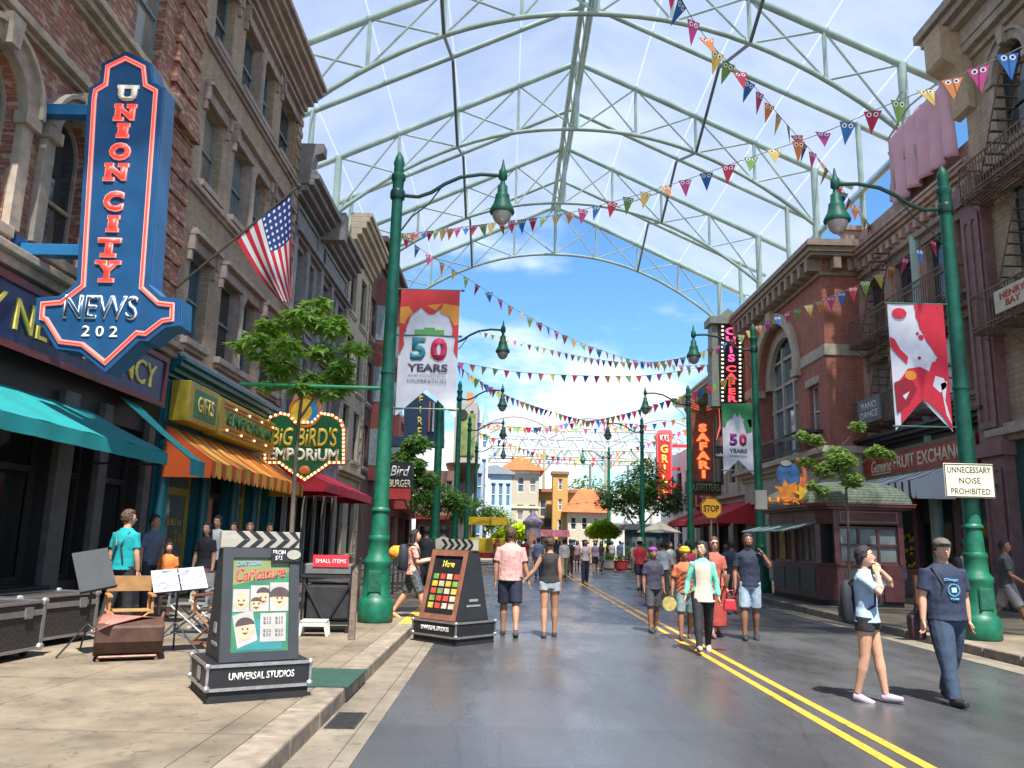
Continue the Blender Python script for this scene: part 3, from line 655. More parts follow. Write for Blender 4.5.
# ---- T: near tan building
T_ = right('brick_building', 'tan stone and brick building with fire escapes at the right edge', 22.5, 13.9)
TAN = brick('tan_block', (.45, .34, .22), (.38, .28, .19), (.2, .155, .11), .5, .16, .25); PUR = M('purple_brown_paint', (.24, .12, .11), .6, .2, 4, stain=.25)
W = 12.5; tw = [(1.6, 3.0), (4.4, 5.8), (7.4, 8.8), (10.2, 11.6)]
body(T_, W, 4.6, 18.2, 8, [arch_poly(a, b, z, z+2.8) if z > 12 else rect(a, b, z, z+2.4) for a, b in tw for z in (5.6, 9.2, 12.9)], TAN)
for a, b in tw:
    for z in (5.6, 9.2): window(T_, a, b, z, z+2.4, M('dark_green_frame', (.03,.06,.05), .5), GL, cols=2, sill=.14, hood='flat', tm=TAN)
    window(T_, a, b, 12.9, 15.7, M('dark_green_frame', (.03,.06,.05), .5), GL, arch=True, sill=.14, hood='arch', tm=STONE)
tr_ = MB(); cornice(tr_, 0, W, 16.3, [(.2, .12), (.25, .3), (.5, .35), (.25, .6), (.25, .8), (.3, .95)], True); cornice(tr_, 0, W, 12.2, [(.15, .15), (.15, .28)], False); cornice(tr_, 0, W, 4.6, [(.15, .15), (.2, .35), (.12, .25)], False)
tr_.build('cornice', STONE, T_, bevel=.015)
cs = MB(); prof = [(0, 14.7), (-.22, 14.8), (-.26, 15.3), (-.3, 15.8), (-.5, 16.1), (-.85, 16.3), (-.95, 16.4), (-.95, 17.3), (-1.0, 17.45), (0, 17.45)]
cs.prism(prof, -.35, .55, 'x'); cs.build('console_bracket', M('console_stone', (.46,.35,.23), .85, .15), T_, bevel=.02)
pil = MB(); pil.box(-.3, .75, -.32, .05, 0, 11.8); pil.box(-.4, .85, -.42, .05, 11.8, 12.4); pil.box(-.4, .85, -.42, .05, 4.2, 4.6); pil.box(-.42, .87, -.45, .05, 0, .9)
pil.sheet(rect(-.2, .65, 1.1, 3.9), [rect(-.1, .55, 1.2, 3.8)], -.36, .05); pil.sheet(rect(-.2, .65, 5.0, 11.4), [arch_poly(-.08, .16, 5.2, 11.2), arch_poly(.28, .52, 5.2, 11.2)], -.36, .05)
pil.lathe([(.18, 0), (.18, .04)], (.2, -.36, 3.4), 12)
pil.build('pier', PUR, T_, bevel=.012)
body(T_, W, 0, 4.6, .5, [rect(a, b, .2, 3.4) for a, b in ((1.2, 3.2), (3.9, 6.4), (7.2, 9.6), (10, 12))], M('sea_green_front', (.03,.09,.075), .5, .15), 'shopfront', .4)
for a, b in ((1.2, 3.2), (3.9, 6.4), (7.2, 9.6), (10, 12)): MB().box(a, b, .3, .33, .2, 3.4).build('shop_window', GLD, T_)
fire_escape(T_, .9, 6.5, 11.5); fire_escape(T_, .9, 6.5, 7.6, ladder=True)
so_ = thing('hanging_sign', 'cream sign with red lettering on the fire escape railing at right edge', 'sign', (13.9, 22.5, 0), -90)
MB().box(2.2, 3.75, -1.08, -1.02, 7.75, 8.35).build('board', M('cream_board', (.6,.55,.42), .6, .1), so_); text('HENRY\nBAY', M('red_letters', (.5,.05,.03), .6), so_, (2.45, 3.5, 7.85, 8.25), -1.08, .01, .02)
ns_ = thing('neon_sign', 'small green lit sign in the shop window behind the lamp post', 'sign', (13.9, 22.5, 0), -90)
MB().box(1.5, 2.3, -.06, -.02, 2.5, 2.95).build('panel', M('green_neon', (.02,.45,.15), .5, 0, emit=.8, ec=(.02,.6,.2)), ns_)
# ---- P: purple building over fruit shop
P_ = right('painted_building', 'purple brown building with ornate cornice and fire escapes above the fruit shop', 31.2, 14.2)
PB = M('mauve_wall', (.46, .27, .20), .7, .2, 4, stain=.3); W = 8.7
pw = [(.7, 2.1), (3.0, 4.4), (5.2, 6.6), (7.2, 8.4)]
body(P_, W, 5.2, 12.6, 8, [rect(a, b, z, z+2.3) for a, b in pw for z in (6.4, 9.6)], PB)
for a, b in pw:
    for z in (6.4, 9.6): window(P_, a, b, z, z+2.3, M('pale_green_frame', (.20,.24,.20), .6), GL, rows=2, sill=.14, hood='flat', tm=M('pale_trim', (.26,.21,.16), .8, .2))
tr_ = MB(); cornice(tr_, 0, W, 12.05, [(.12, .08), (.14, .15), (.1, .2), (.4, .16), (.12, .28), (.14, .4), (.16, .52), (.1, .58), (.08, .45)], False)
for i in range(17): tr_.box(.15+i*.5, .38+i*.5, -.36, .02, 12.5, 12.82)
tr_.box(-.05, .5, -.62, .3, 12.6, 14.3); tr_.box(-.1, .6, -.7, .3, 14.3, 14.5)
tr_.box(0, W, -.15, .3, 13.4, 14.1)
a_ = arc(5.3, 14.0, 1.3, 1.45, 0, 180, 16)+arc(5.3, 14.0, .95, 1.1, 180, 0, 16); tr_.prism(a_, -.5, .2)
cornice(tr_, 0, W, 8.95, [(.1, .1), (.12, .2), (.08, .12)], False)
for x in (.05, 2.35, 4.6, 6.8): tr_.box(x, x+.4, -.13, .02, 5.6, 12.05)
tr_.build('cornice', M('mauve_trim', (.50, .34, .26), .7, .2, 4, stain=.3), P_, bevel=.012)
MB().prism(arch_poly(4.35, 6.25, 13.9, 15.1, rise=1.1), -.1, .1).build('niche', M('ochre_plaster', (.38,.26,.13), .8, .15), P_)
tr_ = MB(); cornice(tr_, 0, W, 4.95+.4, [(.12, .3), (.14, .55), (.1, .7)], False); tr_.box(0, W, -.12, .05, 5.0, 5.4); tr_.build('dark_canopy', M('dark_canopy_metal', (.03,.025,.03), .5, .2), P_)
fire_escape(P_, 1.0, 7.9, 9.25); fire_escape(P_, 1.0, 6.2, 6.05, ladder=True)
GRF = M('deep_green_shop', (.01, .055, .04), .5, .15)
body(P_, W, 0, 5.2, .5, [rect(.7, 3.0, .6, 3.3), rect(3.3, 5.6, .15, 3.3), rect(6.0, 8.2, .6, 3.3)], M('plum_shop', (.17,.06,.07), .5, .2), 'shopfront', .5)
for a, b, g_ in ((.7, 3.0, 'w'), (3.3, 5.6, 'd'), (6.0, 8.2, 'w')):
    w_ = MB().sheet(rect(a, b, .15 if g_ == 'd' else .6, 3.3), [rect(a+.1, b-.1, .3 if g_ == 'd' else .7, 2.5)], .2, .08).build('shop_door' if g_ == 'd' else 'shop_window', GRF, P_)
    MB().box(a, b, .3, .33, .1, 3.3).build('pane', M('olive_glass', (.06,.06,.035), .15, .3, 1.5) if g_ == 'd' else GLD, w_)
fd = MB()
for i in range(46): fd.ell((random.uniform(.9, 2.7), .2+random.uniform(0, .06), random.choice((1.0, 1.45, 1.9))+random.uniform(0, .2)), (.09, .07, .08), 8, 5)
fd.build('fruit_display', M('yellow_fruit', (.65, .42, .03), .6, .35, 5), P_)
st = MB()
for i in range(3): st.box(3.0, 8.2, -1.5+i*.5, 0, .15+i*.15, .3+i*.15)
st.build('steps', M('plum_step', (.16,.09,.09), .7, .15), P_)
fx = thing('fascia_sign', 'red fascia sign with cream lettering above the black and white awning', 'sign', (14.2, 31.2, 0), -90)
REDS = M('red_sign', (.42, .035, .022), .45, .15); CRL = M('cream_letters', (.75, .66, .42), .5, .06)
MB().box(.4, 7.8, -.4, -.12, 4.2, 5.02).build('board', REDS, fx, bevel=.01); MB().sheet(rect(.32, 7.88, 4.12, 5.1), [rect(.45, 7.75, 4.26, 4.96)], -.42, .1).build('frame', M('dark_gold', (.16,.11,.05), .5), fx)
text('Genuine', CRL, fx, (1.0, 2.6, 4.36, 4.82), -.4, .02, .01, shear=.3); text('FRUIT EXCHANGE', CRL, fx, (2.75, 7.5, 4.38, 4.84), -.4, .02, .015)
MB().box(1.0, 2.5, -.42, -.4, 4.3, 4.335).build('underline', CRL, fx)
ba = thing('awning', 'black and white striped awning over the fruit shop door', 'awning', (14.2, 31.2, 0), -90)
awning(ba, .3, 6.6, 4.15, 3.72, 1.2, .58, stripe_mat('black_white_canvas', [(.80, .78, .76), (.80, .78, .76), (.07, .07, .075)], 0, .45), scal=.30, name='canvas', at_y=-.43)
s2 = thing('hanging_sign', 'grey board with white lettering hung on fire escape left of the red banner', 'sign', (14.2, 31.2, 0), -90)
MB().box(1.6, 3.4, -1.06, -1.0, 6.1, 7.0).build('board', M('grey_board', (.15,.15,.15), .6, .15), s2); text('PIANO\nDANCE', M('pale_letters', (.6,.6,.58), .6), s2, (1.8, 3.2, 6.25, 6.85), -1.06, .01, .02)
# pink garment on a hanger
hg = thing('garment_sign', 'pink cloth garment sign on a giant wire coat hanger above the cornice', 'sign', (13.7, 27.0, 0), -90)
PK = M('pink_cloth', (.70, .40, .45), .8, .12, 1.2, bump=0)
vs_ = []; n1, n2 = 26, 14
g_ = MB(); rs = []
for j in range(n2+1):
    v = j/n2; rs.append([(.1+4.0*i/n1, .16*math.sin(i*1.25)*(.3+v*.7)-.05, (16.35-abs(i/n1-.5)*.15)*(1-v)+(13.7+.05*math.sin(i*.9))*v) for i in range(n1+1)])
g_.rings(rs, False, False); c_ = g_.build('cloth', PK, hg, smooth=True); sd = c_.modifiers.new('thick', 'SOLIDIFY'); sd.thickness = .03
WI = M('hanger_wire', (.35, .38, .36), .4, .1, metal=.6)
w_ = MB(); w_.tube([(0, 0, 16.35), (1.6, 0, 16.75), (4.3, 0, 16.4)], .04, 6); w_.tube([(1.6, 0, 16.75), (1.6, 0, 17.0)]+[(1.6-.45+.45*math.cos(R(a)), 0, 17.1+.45*math.sin(R(a))) for a in range(0, 200, 25)], .035, 6)
w_.tube([(4.3, 0, 15.85), (4.9, .9, 12.8)], .05, 6); w_.tube([(0, 0, 15.85), (.1, .9, 13.2)], .05, 6); w_.build('hanger', WI, hg)
# ---- K: brick building with the great arch
K_ = right('brick_building', 'red brick building with a great stone arch and deep bracketed eaves', 42.5, 12.6); K_.scale = (1, 1, 1.02)
BRK = brick('deep_red_brick', (.52, .165, .10), (.40, .12, .08), (.40, .28, .22), .23, .075, .22); W = 11.5
PS = M('pale_stone', (.52, .44, .32), .8, .14, 4, stain=.2)
body(K_, W, 5.2, 13.0, 9, [arch_poly(2.9, 8.3, 5.4, 11.7), rect(9.6, 10.6, 5.9, 8.0), rect(.6, 1.5, 5.9, 8.0)], BRK, reveal=.9)
ar = MB(); o1 = arc(5.6, 9.0, 3.2, 3.2, 0, 180, 20); ar.prism(o1+arc(5.6, 9.0, 2.7, 2.7, 180, 0, 20), -.16, .02); ar.prism(arc(5.6, 9.0, 2.7, 2.7, 0, 180, 20)+arc(5.6, 9.0, 2.1, 2.1, 180, 0, 20), .35, .6)
ar.prism([(5.35, 11.6), (5.85, 11.6), (5.98, 12.35), (5.22, 12.35)], -.3, .1)
for x in (2.75, 8.45): ar.box(x-.35, x+.35, -.22, .3, 8.7, 9.05)
ar.box(8.8, W, -.05, .03, 8.95, 9.4); ar.box(0, 2.4, -.05, .03, 8.95, 9.4); ar.box(9.4, 10.8, -.08, .03, 8.0, 8.3); ar.box(.4, 1.7, -.08, .03, 8.0, 8.3)
ar.box(W-.02, W+.06, -.05, 9, 8.95, 9.4)
ar.build('stone_arch', PS, K_, bevel=.015)
gw = MB(); gw.prism(arch_poly(2.9, 8.3, 5.4, 11.7), .7, .75); gw = gw.build('arch_window', GL2, K_)
fr = MB(); 
for x in (3.5, 4.9, 6.3, 7.7): fr.box(x-.09, x+.09, .55, .72, 5.4, 11.2-abs(x-5.6)*.6)
for z in (6.5, 7.9, 9.0, 10.2): fr.box(3.1, 8.1, .58, .72, z-.06, z+.06)
fr.build('frame', M('cream_frame', (.5,.46,.36), .6, .1), gw)
for a, b in ((9.6, 10.6), (.6, 1.5)): window(K_, a, b, 5.9, 8.0, WHITE, GL, sill=.1, tm=PS)
cr = MB()
for i in range(15): cr.box(.1+i*.8, .42+i*.8, -.62, .02, 12.35, 12.85)
for i in range(11): cr.box(W-.02, W+.6, .3+i*.85, .6+i*.85, 12.35, 12.85)
for h, p, z in ((.16, .12, 12.2), (.14, .62, 12.85), (.2, .72, 12.99), (.18, .82, 13.19), (.12, .74, 13.37)): cr.box(-p, W+p, -p, 9, z, z+h)
cr.build('eaves_cornice', M('brown_eaves', (.34, .25, .18), .75, .15, 4), K_, bevel=.012)
body(K_, W, 0, 5.2, .6, [rect(.6, 3.2, .2, 3.6), rect(4.0, 7.4, .2, 3.6), rect(8.2, 10.9, .2, 3.6)], PS, 'ground_floor', .5)
MB().box(W-.01, W+.0, .6, 9, 0, 5.2).build('side_wall', PS, K_)
for a, b in ((.6, 3.2), (4.0, 7.4), (8.2, 10.9)): MB().box(a, b, .4, .43, .2, 3.6).build('shop_window', GLD, K_)
cr = MB(); cornice(cr, 0, W, 4.7, [(.2, .1), (.2, .3), (.16, .5), (.1, .4)], True); cr.box(W, W+.4, .1, 9, 5.1, 5.36); cr.build('ledge', PS, K_, bevel=.01)
rl = MB(); rl.box(1.5, 9.5, -.42, -.38, 6.2, 6.26); rl.box(1.5, 9.5, -.42, -.38, 5.45, 5.5)
for i in range(60): rl.box(1.5+i*.135, 1.52+i*.135, -.41, -.39, 5.4, 6.22)
rl.build('balcony_railing', BLK, K_)
MB().box(8.8, 10.9, -.9, .0, 6.0, 6.1).box(8.8, 10.9, -.9, -.85, 5.8, 6.05).build('small_awning', BLK, K_)
# ---- N1 cream building, N2 white
N1 = right('plaster_building', 'cream building with pilasters and flat cornice past the brick arch building', 56.0, 13.2)
body(N1, 13, 0, 11.3, 8, [rect(1+i*2.5, 2.3+i*2.5, z, z+2.3) for i in range(5) for z in (5.2, 8.2)]+[rect(1+i*4, 4+i*4, .3, 3.2) for i in range(3)], CREAM)
for i in range(5):
    for z in (5.2, 8.2): window(N1, 1+i*2.5, 2.3+i*2.5, z, z+2.3, M('brown_frame', (.14,.08,.05), .6), GL, cols=2)
for i in range(3): MB().box(1+i*4, 4+i*4, .3, .33, .3, 3.2).build('shop_window', GLD, N1)
cr = MB(); cornice(cr, 0, 13, 10.9, [(.2, .2), (.2, .6), (.2, 1.1), (.15, 1.2)], True); cornice(cr, 0, 13, 4.0, [(.3, .15), (.2, .4)], False)
for i in range(6): cr.box(.35+i*2.48, .75+i*2.48, -.14, .02, 4.5, 10.9)
cr.build('cornice', CREAM, N1)
MB().box(0, 13, -.1, .02, 3.3, 3.95).build('fascia', M('dark_green_fascia', (.03,.07,.06), .6), N1)
for y0_, lb in ((41.5, 'red canvas awning under the round stop sign'), (48.5, 'farther red canvas awning left of the safari sign, beside the thin lamp post')):
    ra = thing('awning', lb, 'awning', (13.2, y0_+5.5, 0), -90); awning(ra, 0, 5.5, 4.0, 3.0, 2.2, .3, M('scarlet_canvas', (.58,.03,.03), .7, .12), name='canvas', at_y=-.16)
    q = MB(); q.tube([(.1,-2.3,0.15),(.1,-2.3,2.9)], .04); q.tube([(5.4,-2.3,0.15),(5.4,-2.3,2.9)], .04); q.build('pole', ALU, ra)
N2 = right('plaster_building', 'white plaster building behind the thin red vertical sign', 70.0, 13.4)
body(N2, 13, 0, 8.6, 8, [rect(1+i*3, 2.6+i*3, z, z+2) for i in range(4) for z in (1, 5)], WHITE)
for i in range(4):
    for z in (1, 5): window(N2, 1+i*3, 2.6+i*3, z, z+2, BLK, GL)
# ============================================================ FAR END
def fbox(px0, px1, py, Y): a = at(px0, py, Y=Y); b = at(px1, py, Y=Y); return a.x, b.x, a.z
# far canopy
x0, x1, zt = fbox(478, 700, 418, 96)
fc = thing('far_canopy', 'distant white arched canopy with diagonal trusses beyond the orange roofs', 'canopy', ((x0+x1)/2, 96, 0))
FW = M('far_white_steel', (.62, .64, .62), .5, 0); FG = M('far_olive_steel', (.30, .31, .22), .6, 0); hw = (x1-x0)/2; zb = at(590, 460, Y=96).z
t_ = MB(); 
for yy in (0, 9, 18):
    for k in range(3):
        xa = -hw+2*hw*k/3; t_.tube([(xa+2*hw/3*i/10, yy, zt-1.2+1.5*math.sin(math.pi*i/10)) for i in range(11)], .13, 5)
    t_.tube([(-hw, yy, zt-1.3), (hw, yy, zt-1.3)], .12, 5); t_.tube([(-hw, yy, zb+1.2), (hw, yy, zb+1.2)], .12, 5)
    for i in range(12): xa = -hw+2*hw*i/12; xb = xa+2*hw/12; t_.tube([(xa, yy, zb+1.2), ((xa+xb)/2, yy, zt-1.3)], .09, 4); t_.tube([((xa+xb)/2, yy, zt-1.3), (xb, yy, zb+1.2)], .09, 4)
t_.build('truss', FW, fc)
t_ = MB()
for x in (-hw+.5, -hw*.4, hw*.15, hw*.55, hw-.3):
    for yy in (0, 18): t_.tube([(x, yy, 0), (x, yy, zb+1.2)], .2, 6)
    t_.tube([(x, 0, zb-1.5), (x+2.2, 0, zb+1.2)], .13, 5); t_.tube([(x, 0, zb-1.5), (x-2.2, 0, zb+1.2)], .13, 5)
t_.tube([(-hw, 0, zb), (hw, 0, zb)], .13, 5)
t_.build('column', FG, fc)
rf = MB()
for k in range(3):
    xa = -hw+2*hw*k/3; rf.rings([[(xa+2*hw/3*i/8, yy, zt-1.1+1.5*math.sin(math.pi*i/8)) for i in range(9)] for yy in (-.5, 18.5)], False, False)
rf.build('membrane', mm, fc)
ROOF = M('orange_tile', (.42, .10, .025), .8, .2, 1.2); 
def hip(root, x0, x1, y0, y1, z0, z1, e=.6, mat=ROOF):
    cx_, cy_ = (x0+x1)/2, (y0+y1)/2; r = max(0, (x1-x0)-(y1-y0))/2
    v = [(x0-e,y0-e,z0),(x1+e,y0-e,z0),(x1+e,y1+e,z0),(x0-e,y1+e,z0),(cx_-r,cy_,z1),(cx_+r,cy_,z1)]
    MB().add(v, [(0,1,5,4),(1,2,5),(2,3,4,5),(3,0,4),(0,3,2,1)]).build('roof', mat, root)
def house(name, label, px0, px1, pyt, Y, wm, dep=9, rows=3, cols=3, roofz=None, wcol=None, trim=None, ww=.5):
    x0, x1, z = fbox(px0, px1, pyt, Y); w = x1-x0
    h = thing(name, label, 'building', (x0, Y, 0)); cw_ = w/cols; rh = z/rows
    hs = [rect(cw_*(i+.5-ww/2), cw_*(i+.5+ww/2), rh*(j+.22), rh*(j+.78)) for i in range(cols) for j in range(rows)]
    body(h, w, 0, z, dep, hs, wm)
    for hh in hs: window(h, hh[0][0], hh[1][0], hh[0][1], hh[2][1], trim or WHITE, wcol or GL, dep=.12)
    return h, w, z
h, w, z = house('corner_house', 'cream house with orange hipped roof at the end of the street', 503, 539, 470, 90, M('cream_wall', (.40,.36,.27), .8, .1), cols=3, rows=3)
hip(h, 0, w, 0, 8, z, at(520, 455, Y=94).z)
MB().box(-.1, w+.1, -.15, .05, z-.35, z).box(-.1, w+.1, -.15, .05, z*.55, z*.55+.25).build('cornice', CREAM, h)
h, w, z = house('yellow_building', 'ochre yellow building wing with dark balcony left of the far tower', 537, 600, 492, 92, M('ochre_wall', (.42,.25,.07), .8, .12), cols=5, rows=2)
MB().box(-.3, w+.3, -.5, 3, z, z+.35).build('roof_edge', M('dark_red_tile', (.28,.10,.05), .8, .2), h); MB().box(.3, w*.45, -1.0, 0, z*.45, z*.45+.9).build('balcony', BLK, h)
h, w, z = house('yellow_tower', 'square ochre yellow tower rising above the orange roofs', 553, 568, 474, 88, M('ochre_wall', (.42,.25,.07), .8, .12), dep=2, cols=1, rows=4, ww=.25)
MB().box(-.15, w+.15, -.2, 2.2, z, z+.3).build('tower_cap', M('brown_cap', (.2,.12,.06), .7), h)
h, w, z = house('corner_house', 'cream house with steep orange gabled roof right of the yellow tower', 568, 612, 512, 86, M('cream_wall', (.40,.36,.27), .8, .1), cols=4, rows=2)
hip(h, 0, w*.85, 0, 2.6, z, at(590, 490, Y=89).z)
h, w, z = house('pale_building', 'low pale building behind the dark trees at the street end', 606, 668, 520, 100, M('pale_wall', (.5,.5,.46), .8, .1), cols=6, rows=2)
# blue-white houses left
h, w, z = house('bay_house', 'pale blue house with tall bay windows left of the cream orange roofed house', 490, 512, 474, 80, M('light_blue_wall', (.38,.48,.58), .7, .1), cols=3, rows=2, ww=.62, wcol=M('blue_pane', (.08,.16,.28), .2, .3, 1))
MB().prism([(-.3, z), (w+.3, z), (w+.3, z+.2), (w*.3, z+.9), (-.3, z+.8)], -.3, 6).build('roof', M('slate_roof', (.22,.25,.28), .7), h)
h, w, z = house('lattice_tower', 'slender white and blue tower with lattice windows and cone cap', 481, 489, 428, 76, M('white_blue_wall', (.60,.66,.72), .6, .08), dep=1.4, cols=1, rows=5, ww=.6, wcol=M('blue_pane', (.08,.16,.28), .2, .3, 1))
MB().lathe([(.55, 0), (.5, .3), (.28, .9), (.25, 1.2), (.05, 1.9), (.02, 2.6)], (w/2, .7, z), 12).build('cone_cap', M('verdigris', (.20,.34,.33), .6), h, smooth=True)
h, w, z = house('pale_building', 'blue grey shopfront block behind the left lamp posts', 448, 484, 462, 70, M('blue_grey_wall', (.30,.38,.46), .7, .1), cols=4, rows=2, ww=.66, wcol=M('blue_pane', (.08,.16,.28), .2, .3, 1))
h, w, z = house('theme_tower', 'grey theatre tower with green yellow panel and overhanging planted balcony', 455, 478, 402, 62, M('grey_tower_wall', (.30,.28,.26), .8, .12), dep=5, cols=2, rows=4, ww=.3)
MB().box(.2, w-.15, -.08, .02, z-4.2, z-.9).build('mural_panel', M('green_yellow_mural', (.13,.17,.05), .7, .5, 1.2), h)
MB().lathe([(.1, 0), (1.2, .9), (1.35, 1.3), (1.2, 1.35)], (w*.45, -.4, z-6.2), 18).build('balcony', M('olive_balcony', (.16,.13,.07), .7, .25), h, smooth=True)
MB().box(w*.45, w*.45+.55, 1, 1.5, z, z+1.0).build('chimney', M('orange_clay', (.5,.18,.06), .7), h)
c_ = MB(); c_.lathe([(.42, 0), (.42, .12)], (0, 0, 0), 18); o = c_.build('round_clock', BLK, h, smooth=True); o.location = (w*.35, -.02, z-1.0); o.rotation_euler = (R(90), 0, 0)
h, w, z = house('theatre_building', 'pinkish cinema front with layered marquee behind the second left lamp', 418, 456, 470, 58, PNK, cols=3, rows=2, dep=4)
MB().box(-.5, w, -1.5, 0, 3.2, 4.0).build('marquee', M('white_red_marquee', (.55,.30,.26), .6, .4, 2), h); MB().box(-.5, w, -1.55, -1.5, 2.9, 3.2).build('marquee_trim', M('red_fascia'), h)
# ============================================================ SIGNS, FLAG
# blade sign "UNION CITY NEWS 202", square to the street, face towards the camera at y=11.4
us = thing('blade_sign', 'tall blue projecting neon sign for the newsagency, on two brackets off the mottled brick wall', 'sign', (-7.45, 11.4, 4.0))
BLU = M('sign_blue', (.008, .060, .155), .35, .2, 2.5, bump=.002, coat=.3); BLU2 = M('sign_side_blue', (.012, .11, .26), .4, .15, 2)
def wpt(px, py, Y=11.4): p = at(px, py, Y=Y); return (p.x+7.45, p.z-4.0)
OUT = [wpt(*p) for p in ((127,52),(151,64),(153,82),(164,88),(163,102),(150,285),(163,297),(181,299),(180,326),(166,328),(148,342),(140,341),(106,373),(80,352),(56,349),(42,326),(35,324),(37,298),(60,296),(77,283),(88,100),(90,88),(100,82),(102,64))]
OUT = [(a, b) for a, b in OUT]
def shrink(poly, d):
    n = len(poly); out = []
    ar_ = sum(poly[i][0]*poly[(i+1) % n][1]-poly[(i+1) % n][0]*poly[i][1] for i in range(n)); s = 1 if ar_ > 0 else -1
    for i in range(n):
        p0, p1, p2 = Vector(poly[i-1]), Vector(poly[i]), Vector(poly[(i+1) % n])
        n1 = (p1-p0).orthogonal().normalized()*s; n2 = (p2-p1).orthogonal().normalized()*s
        m = (n1+n2); m = m/max(.35, m.length_squared)*2 if m.length > .1 else n1
        out.append(tuple(p1+m*d))
    return out
IN1 = shrink(OUT, .075); IN2 = shrink(OUT, .145)
if max(p[0] for p in IN1) > max(p[0] for p in OUT): IN1 = shrink(OUT, -.075); IN2 = shrink(OUT, -.145)
MB().prism(OUT, -.02, .42).build('cabinet', BLU, us, bevel=.008)
MB().prism(shrink(OUT, -.012 if False else 0), .02, .40).build('cabinet_side', BLU2, us).scale = (1.004, 1, 1.004)
NR = M('neon_red', (.55, .02, .015), .5, 0, emit=.32, ec=(1, .07, .04)); NP = M('neon_pale', (.50, .22, .18), .5, 0, emit=.22, ec=(1, .30, .25)); NW = M('neon_white', (.75, .70, .66), .4, 0); PALE = M('pale_sign_letters', (.72, .66, .50), .5, .1)
tb = MB().sheet(IN1, [IN2], -.035, .02); tb.build('neon_border', NP, us)
nb = MB(); mid = shrink(OUT, .11 if IN1 == shrink(OUT, .075) else -.11); nb.tube([(a, -.05, b) for a, b in mid+[mid[0]]], .014, 6, False); nb.build('neon_tube', NR, us)
def ubox(px0, px1, py0, py1): a = wpt(px0, py1); b = wpt(px1, py0); return (a[0], b[0], a[1], b[1])
for ch, bx in (('U', (118,139,87,102)), ('N', (115,137,106,121)), ('I', (118,130,125,138)), ('O', (109,133,144,161)), ('N', (105,129,165,181)), ('C', (103,126,192,212)), ('I', (108,120,217,232)), ('T', (97,123,239,257)), ('Y', (95,121,262,282))):
    b_ = ubox(*bx); top = ch == 'U'
    text(ch, PALE if top else NP, us, b_, -.02, .02, .06, name='letter_outline')
    sl_ = {'U': ((0, .42, 1), (.58, 1, 1)), 'N': ((0, .4, 0), (.0, .3, 1), (.62, 1, 1)), 'I': ((0, 1, 0), (0, 1, 1)), 'T': ((.22, .78, 0),), 'Y': ((.22, .78, 0), (0, .4, 1), (.6, 1, 1))}.get(ch, ())
    for dd_, mt_, gr in ((-.021, PALE if top else NP, .022), (-.044, None if top else NR, .006)):
        if mt_ and sl_:
            q = MB(); w0 = b_[1]-b_[0]
            for a_, c_, tp in sl_: zc_ = b_[3]-.02 if tp else b_[2]+.02; q.box(b_[0]+w0*a_-gr, b_[0]+w0*c_+gr, dd_-.012, dd_, zc_-.018-gr*.6, zc_+.018+gr*.6)
            q.build('letter_serif', mt_, us)
    if not top: text(ch, NR, us, (b_[0]+.02, b_[1]-.02, b_[2]+.018, b_[3]-.018), -.042, .012, .045, name='letter')
text('NEWS', NW, us, ubox(64, 140, 297, 319), -.02, .025, .012); text('NEWS', BLU, us, tuple(v+d for v, d in zip(ubox(64, 140, 297, 319), (.02, -.02, .02, -.02))), -.047, .003, -.004)
text('2 0 2', PALE, us, ubox(82, 119, 327, 337), -.02, .015, .012)
bk = MB()
for z in (wpt(37, 105)[1], wpt(15, 246)[1]): bk.box(-.05, 1.2, .1, .3, z-.09, z+.09); bk.box(-.1, .02, .0, .4, z-.2, z+.2)
bk.build('bracket', BLU2, us, bevel=.01)
# flag
fl = thing('flag', 'striped star spangled flag hanging from an angled pole on the tan building', 'flag', (-7.45, 17.0, 6.8))
p0 = at(172, 291, Y=17.0); p1 = at(299, 186, Y=17.0); O_ = Vector((-7.45, 17.0, 6.8))
q = MB(); q.tube([p0-O_, p1-O_], .028, 8); q.ell(p1-O_, (.06, .06, .06)); q.build('pole', M('dark_bronze', (.10,.085,.06), .5), fl, smooth=True)
H0, H1, F0, F1 = [at(*p, Y=17.0)-O_ for p in ((236,239),(291,194),(281,303),(293,300))]
rs = []; nu, nv = 30, 24; uv = []
for j in range(nv+1):
    v = j/nv; a = H0.lerp(H1, v); b = F0.lerp(F1, v); row = []
    for i in range(nu+1):
        u = i/nu; p = a.lerp(b, u); bulge = math.sin(u*math.pi)*.10*(1-v)
        row.append(p+Vector((-bulge*.3, .11*math.sin(v*9+u*2.5)*(.15+u), -bulge*.4))); uv.append((u, v))
    rs.append(row)
fm = bpy.data.materials.new('flag_cloth'); fm.use_nodes = True; n = fm.node_tree.nodes; l = fm.node_tree.links; b_ = n['Principled BSDF']; b_.inputs['Roughness'].default_value = .8
def mth(op, a, b=None):
    r = n.new('ShaderNodeMath'); r.operation = op
    for k, s in enumerate((a, b)):
        if s is None: continue
        if isinstance(s, (int, float)): r.inputs[k].default_value = s
        else: l.new(s, r.inputs[k])
    return r.outputs[0]
uvn = n.new('ShaderNodeUVMap'); sx = n.new('ShaderNodeSeparateXYZ'); l.new(uvn.outputs[0], sx.inputs[0]); U, V = sx.outputs[0], sx.outputs[1]
st = mth('LESS_THAN', mth('FRACT', mth('MULTIPLY', V, 6.5)), .5); can = mth('MULTIPLY', mth('LESS_THAN', U, .42), mth('GREATER_THAN', V, .46))
fu = mth('SUBTRACT', mth('FRACT', mth('MULTIPLY', U, 14.3)), .5); fv = mth('SUBTRACT', mth('FRACT', mth('MULTIPLY', V, 11.0)), .5)
star = mth('LESS_THAN', mth('ADD', mth('MULTIPLY', fu, fu), mth('MULTIPLY', fv, fv)), .055)
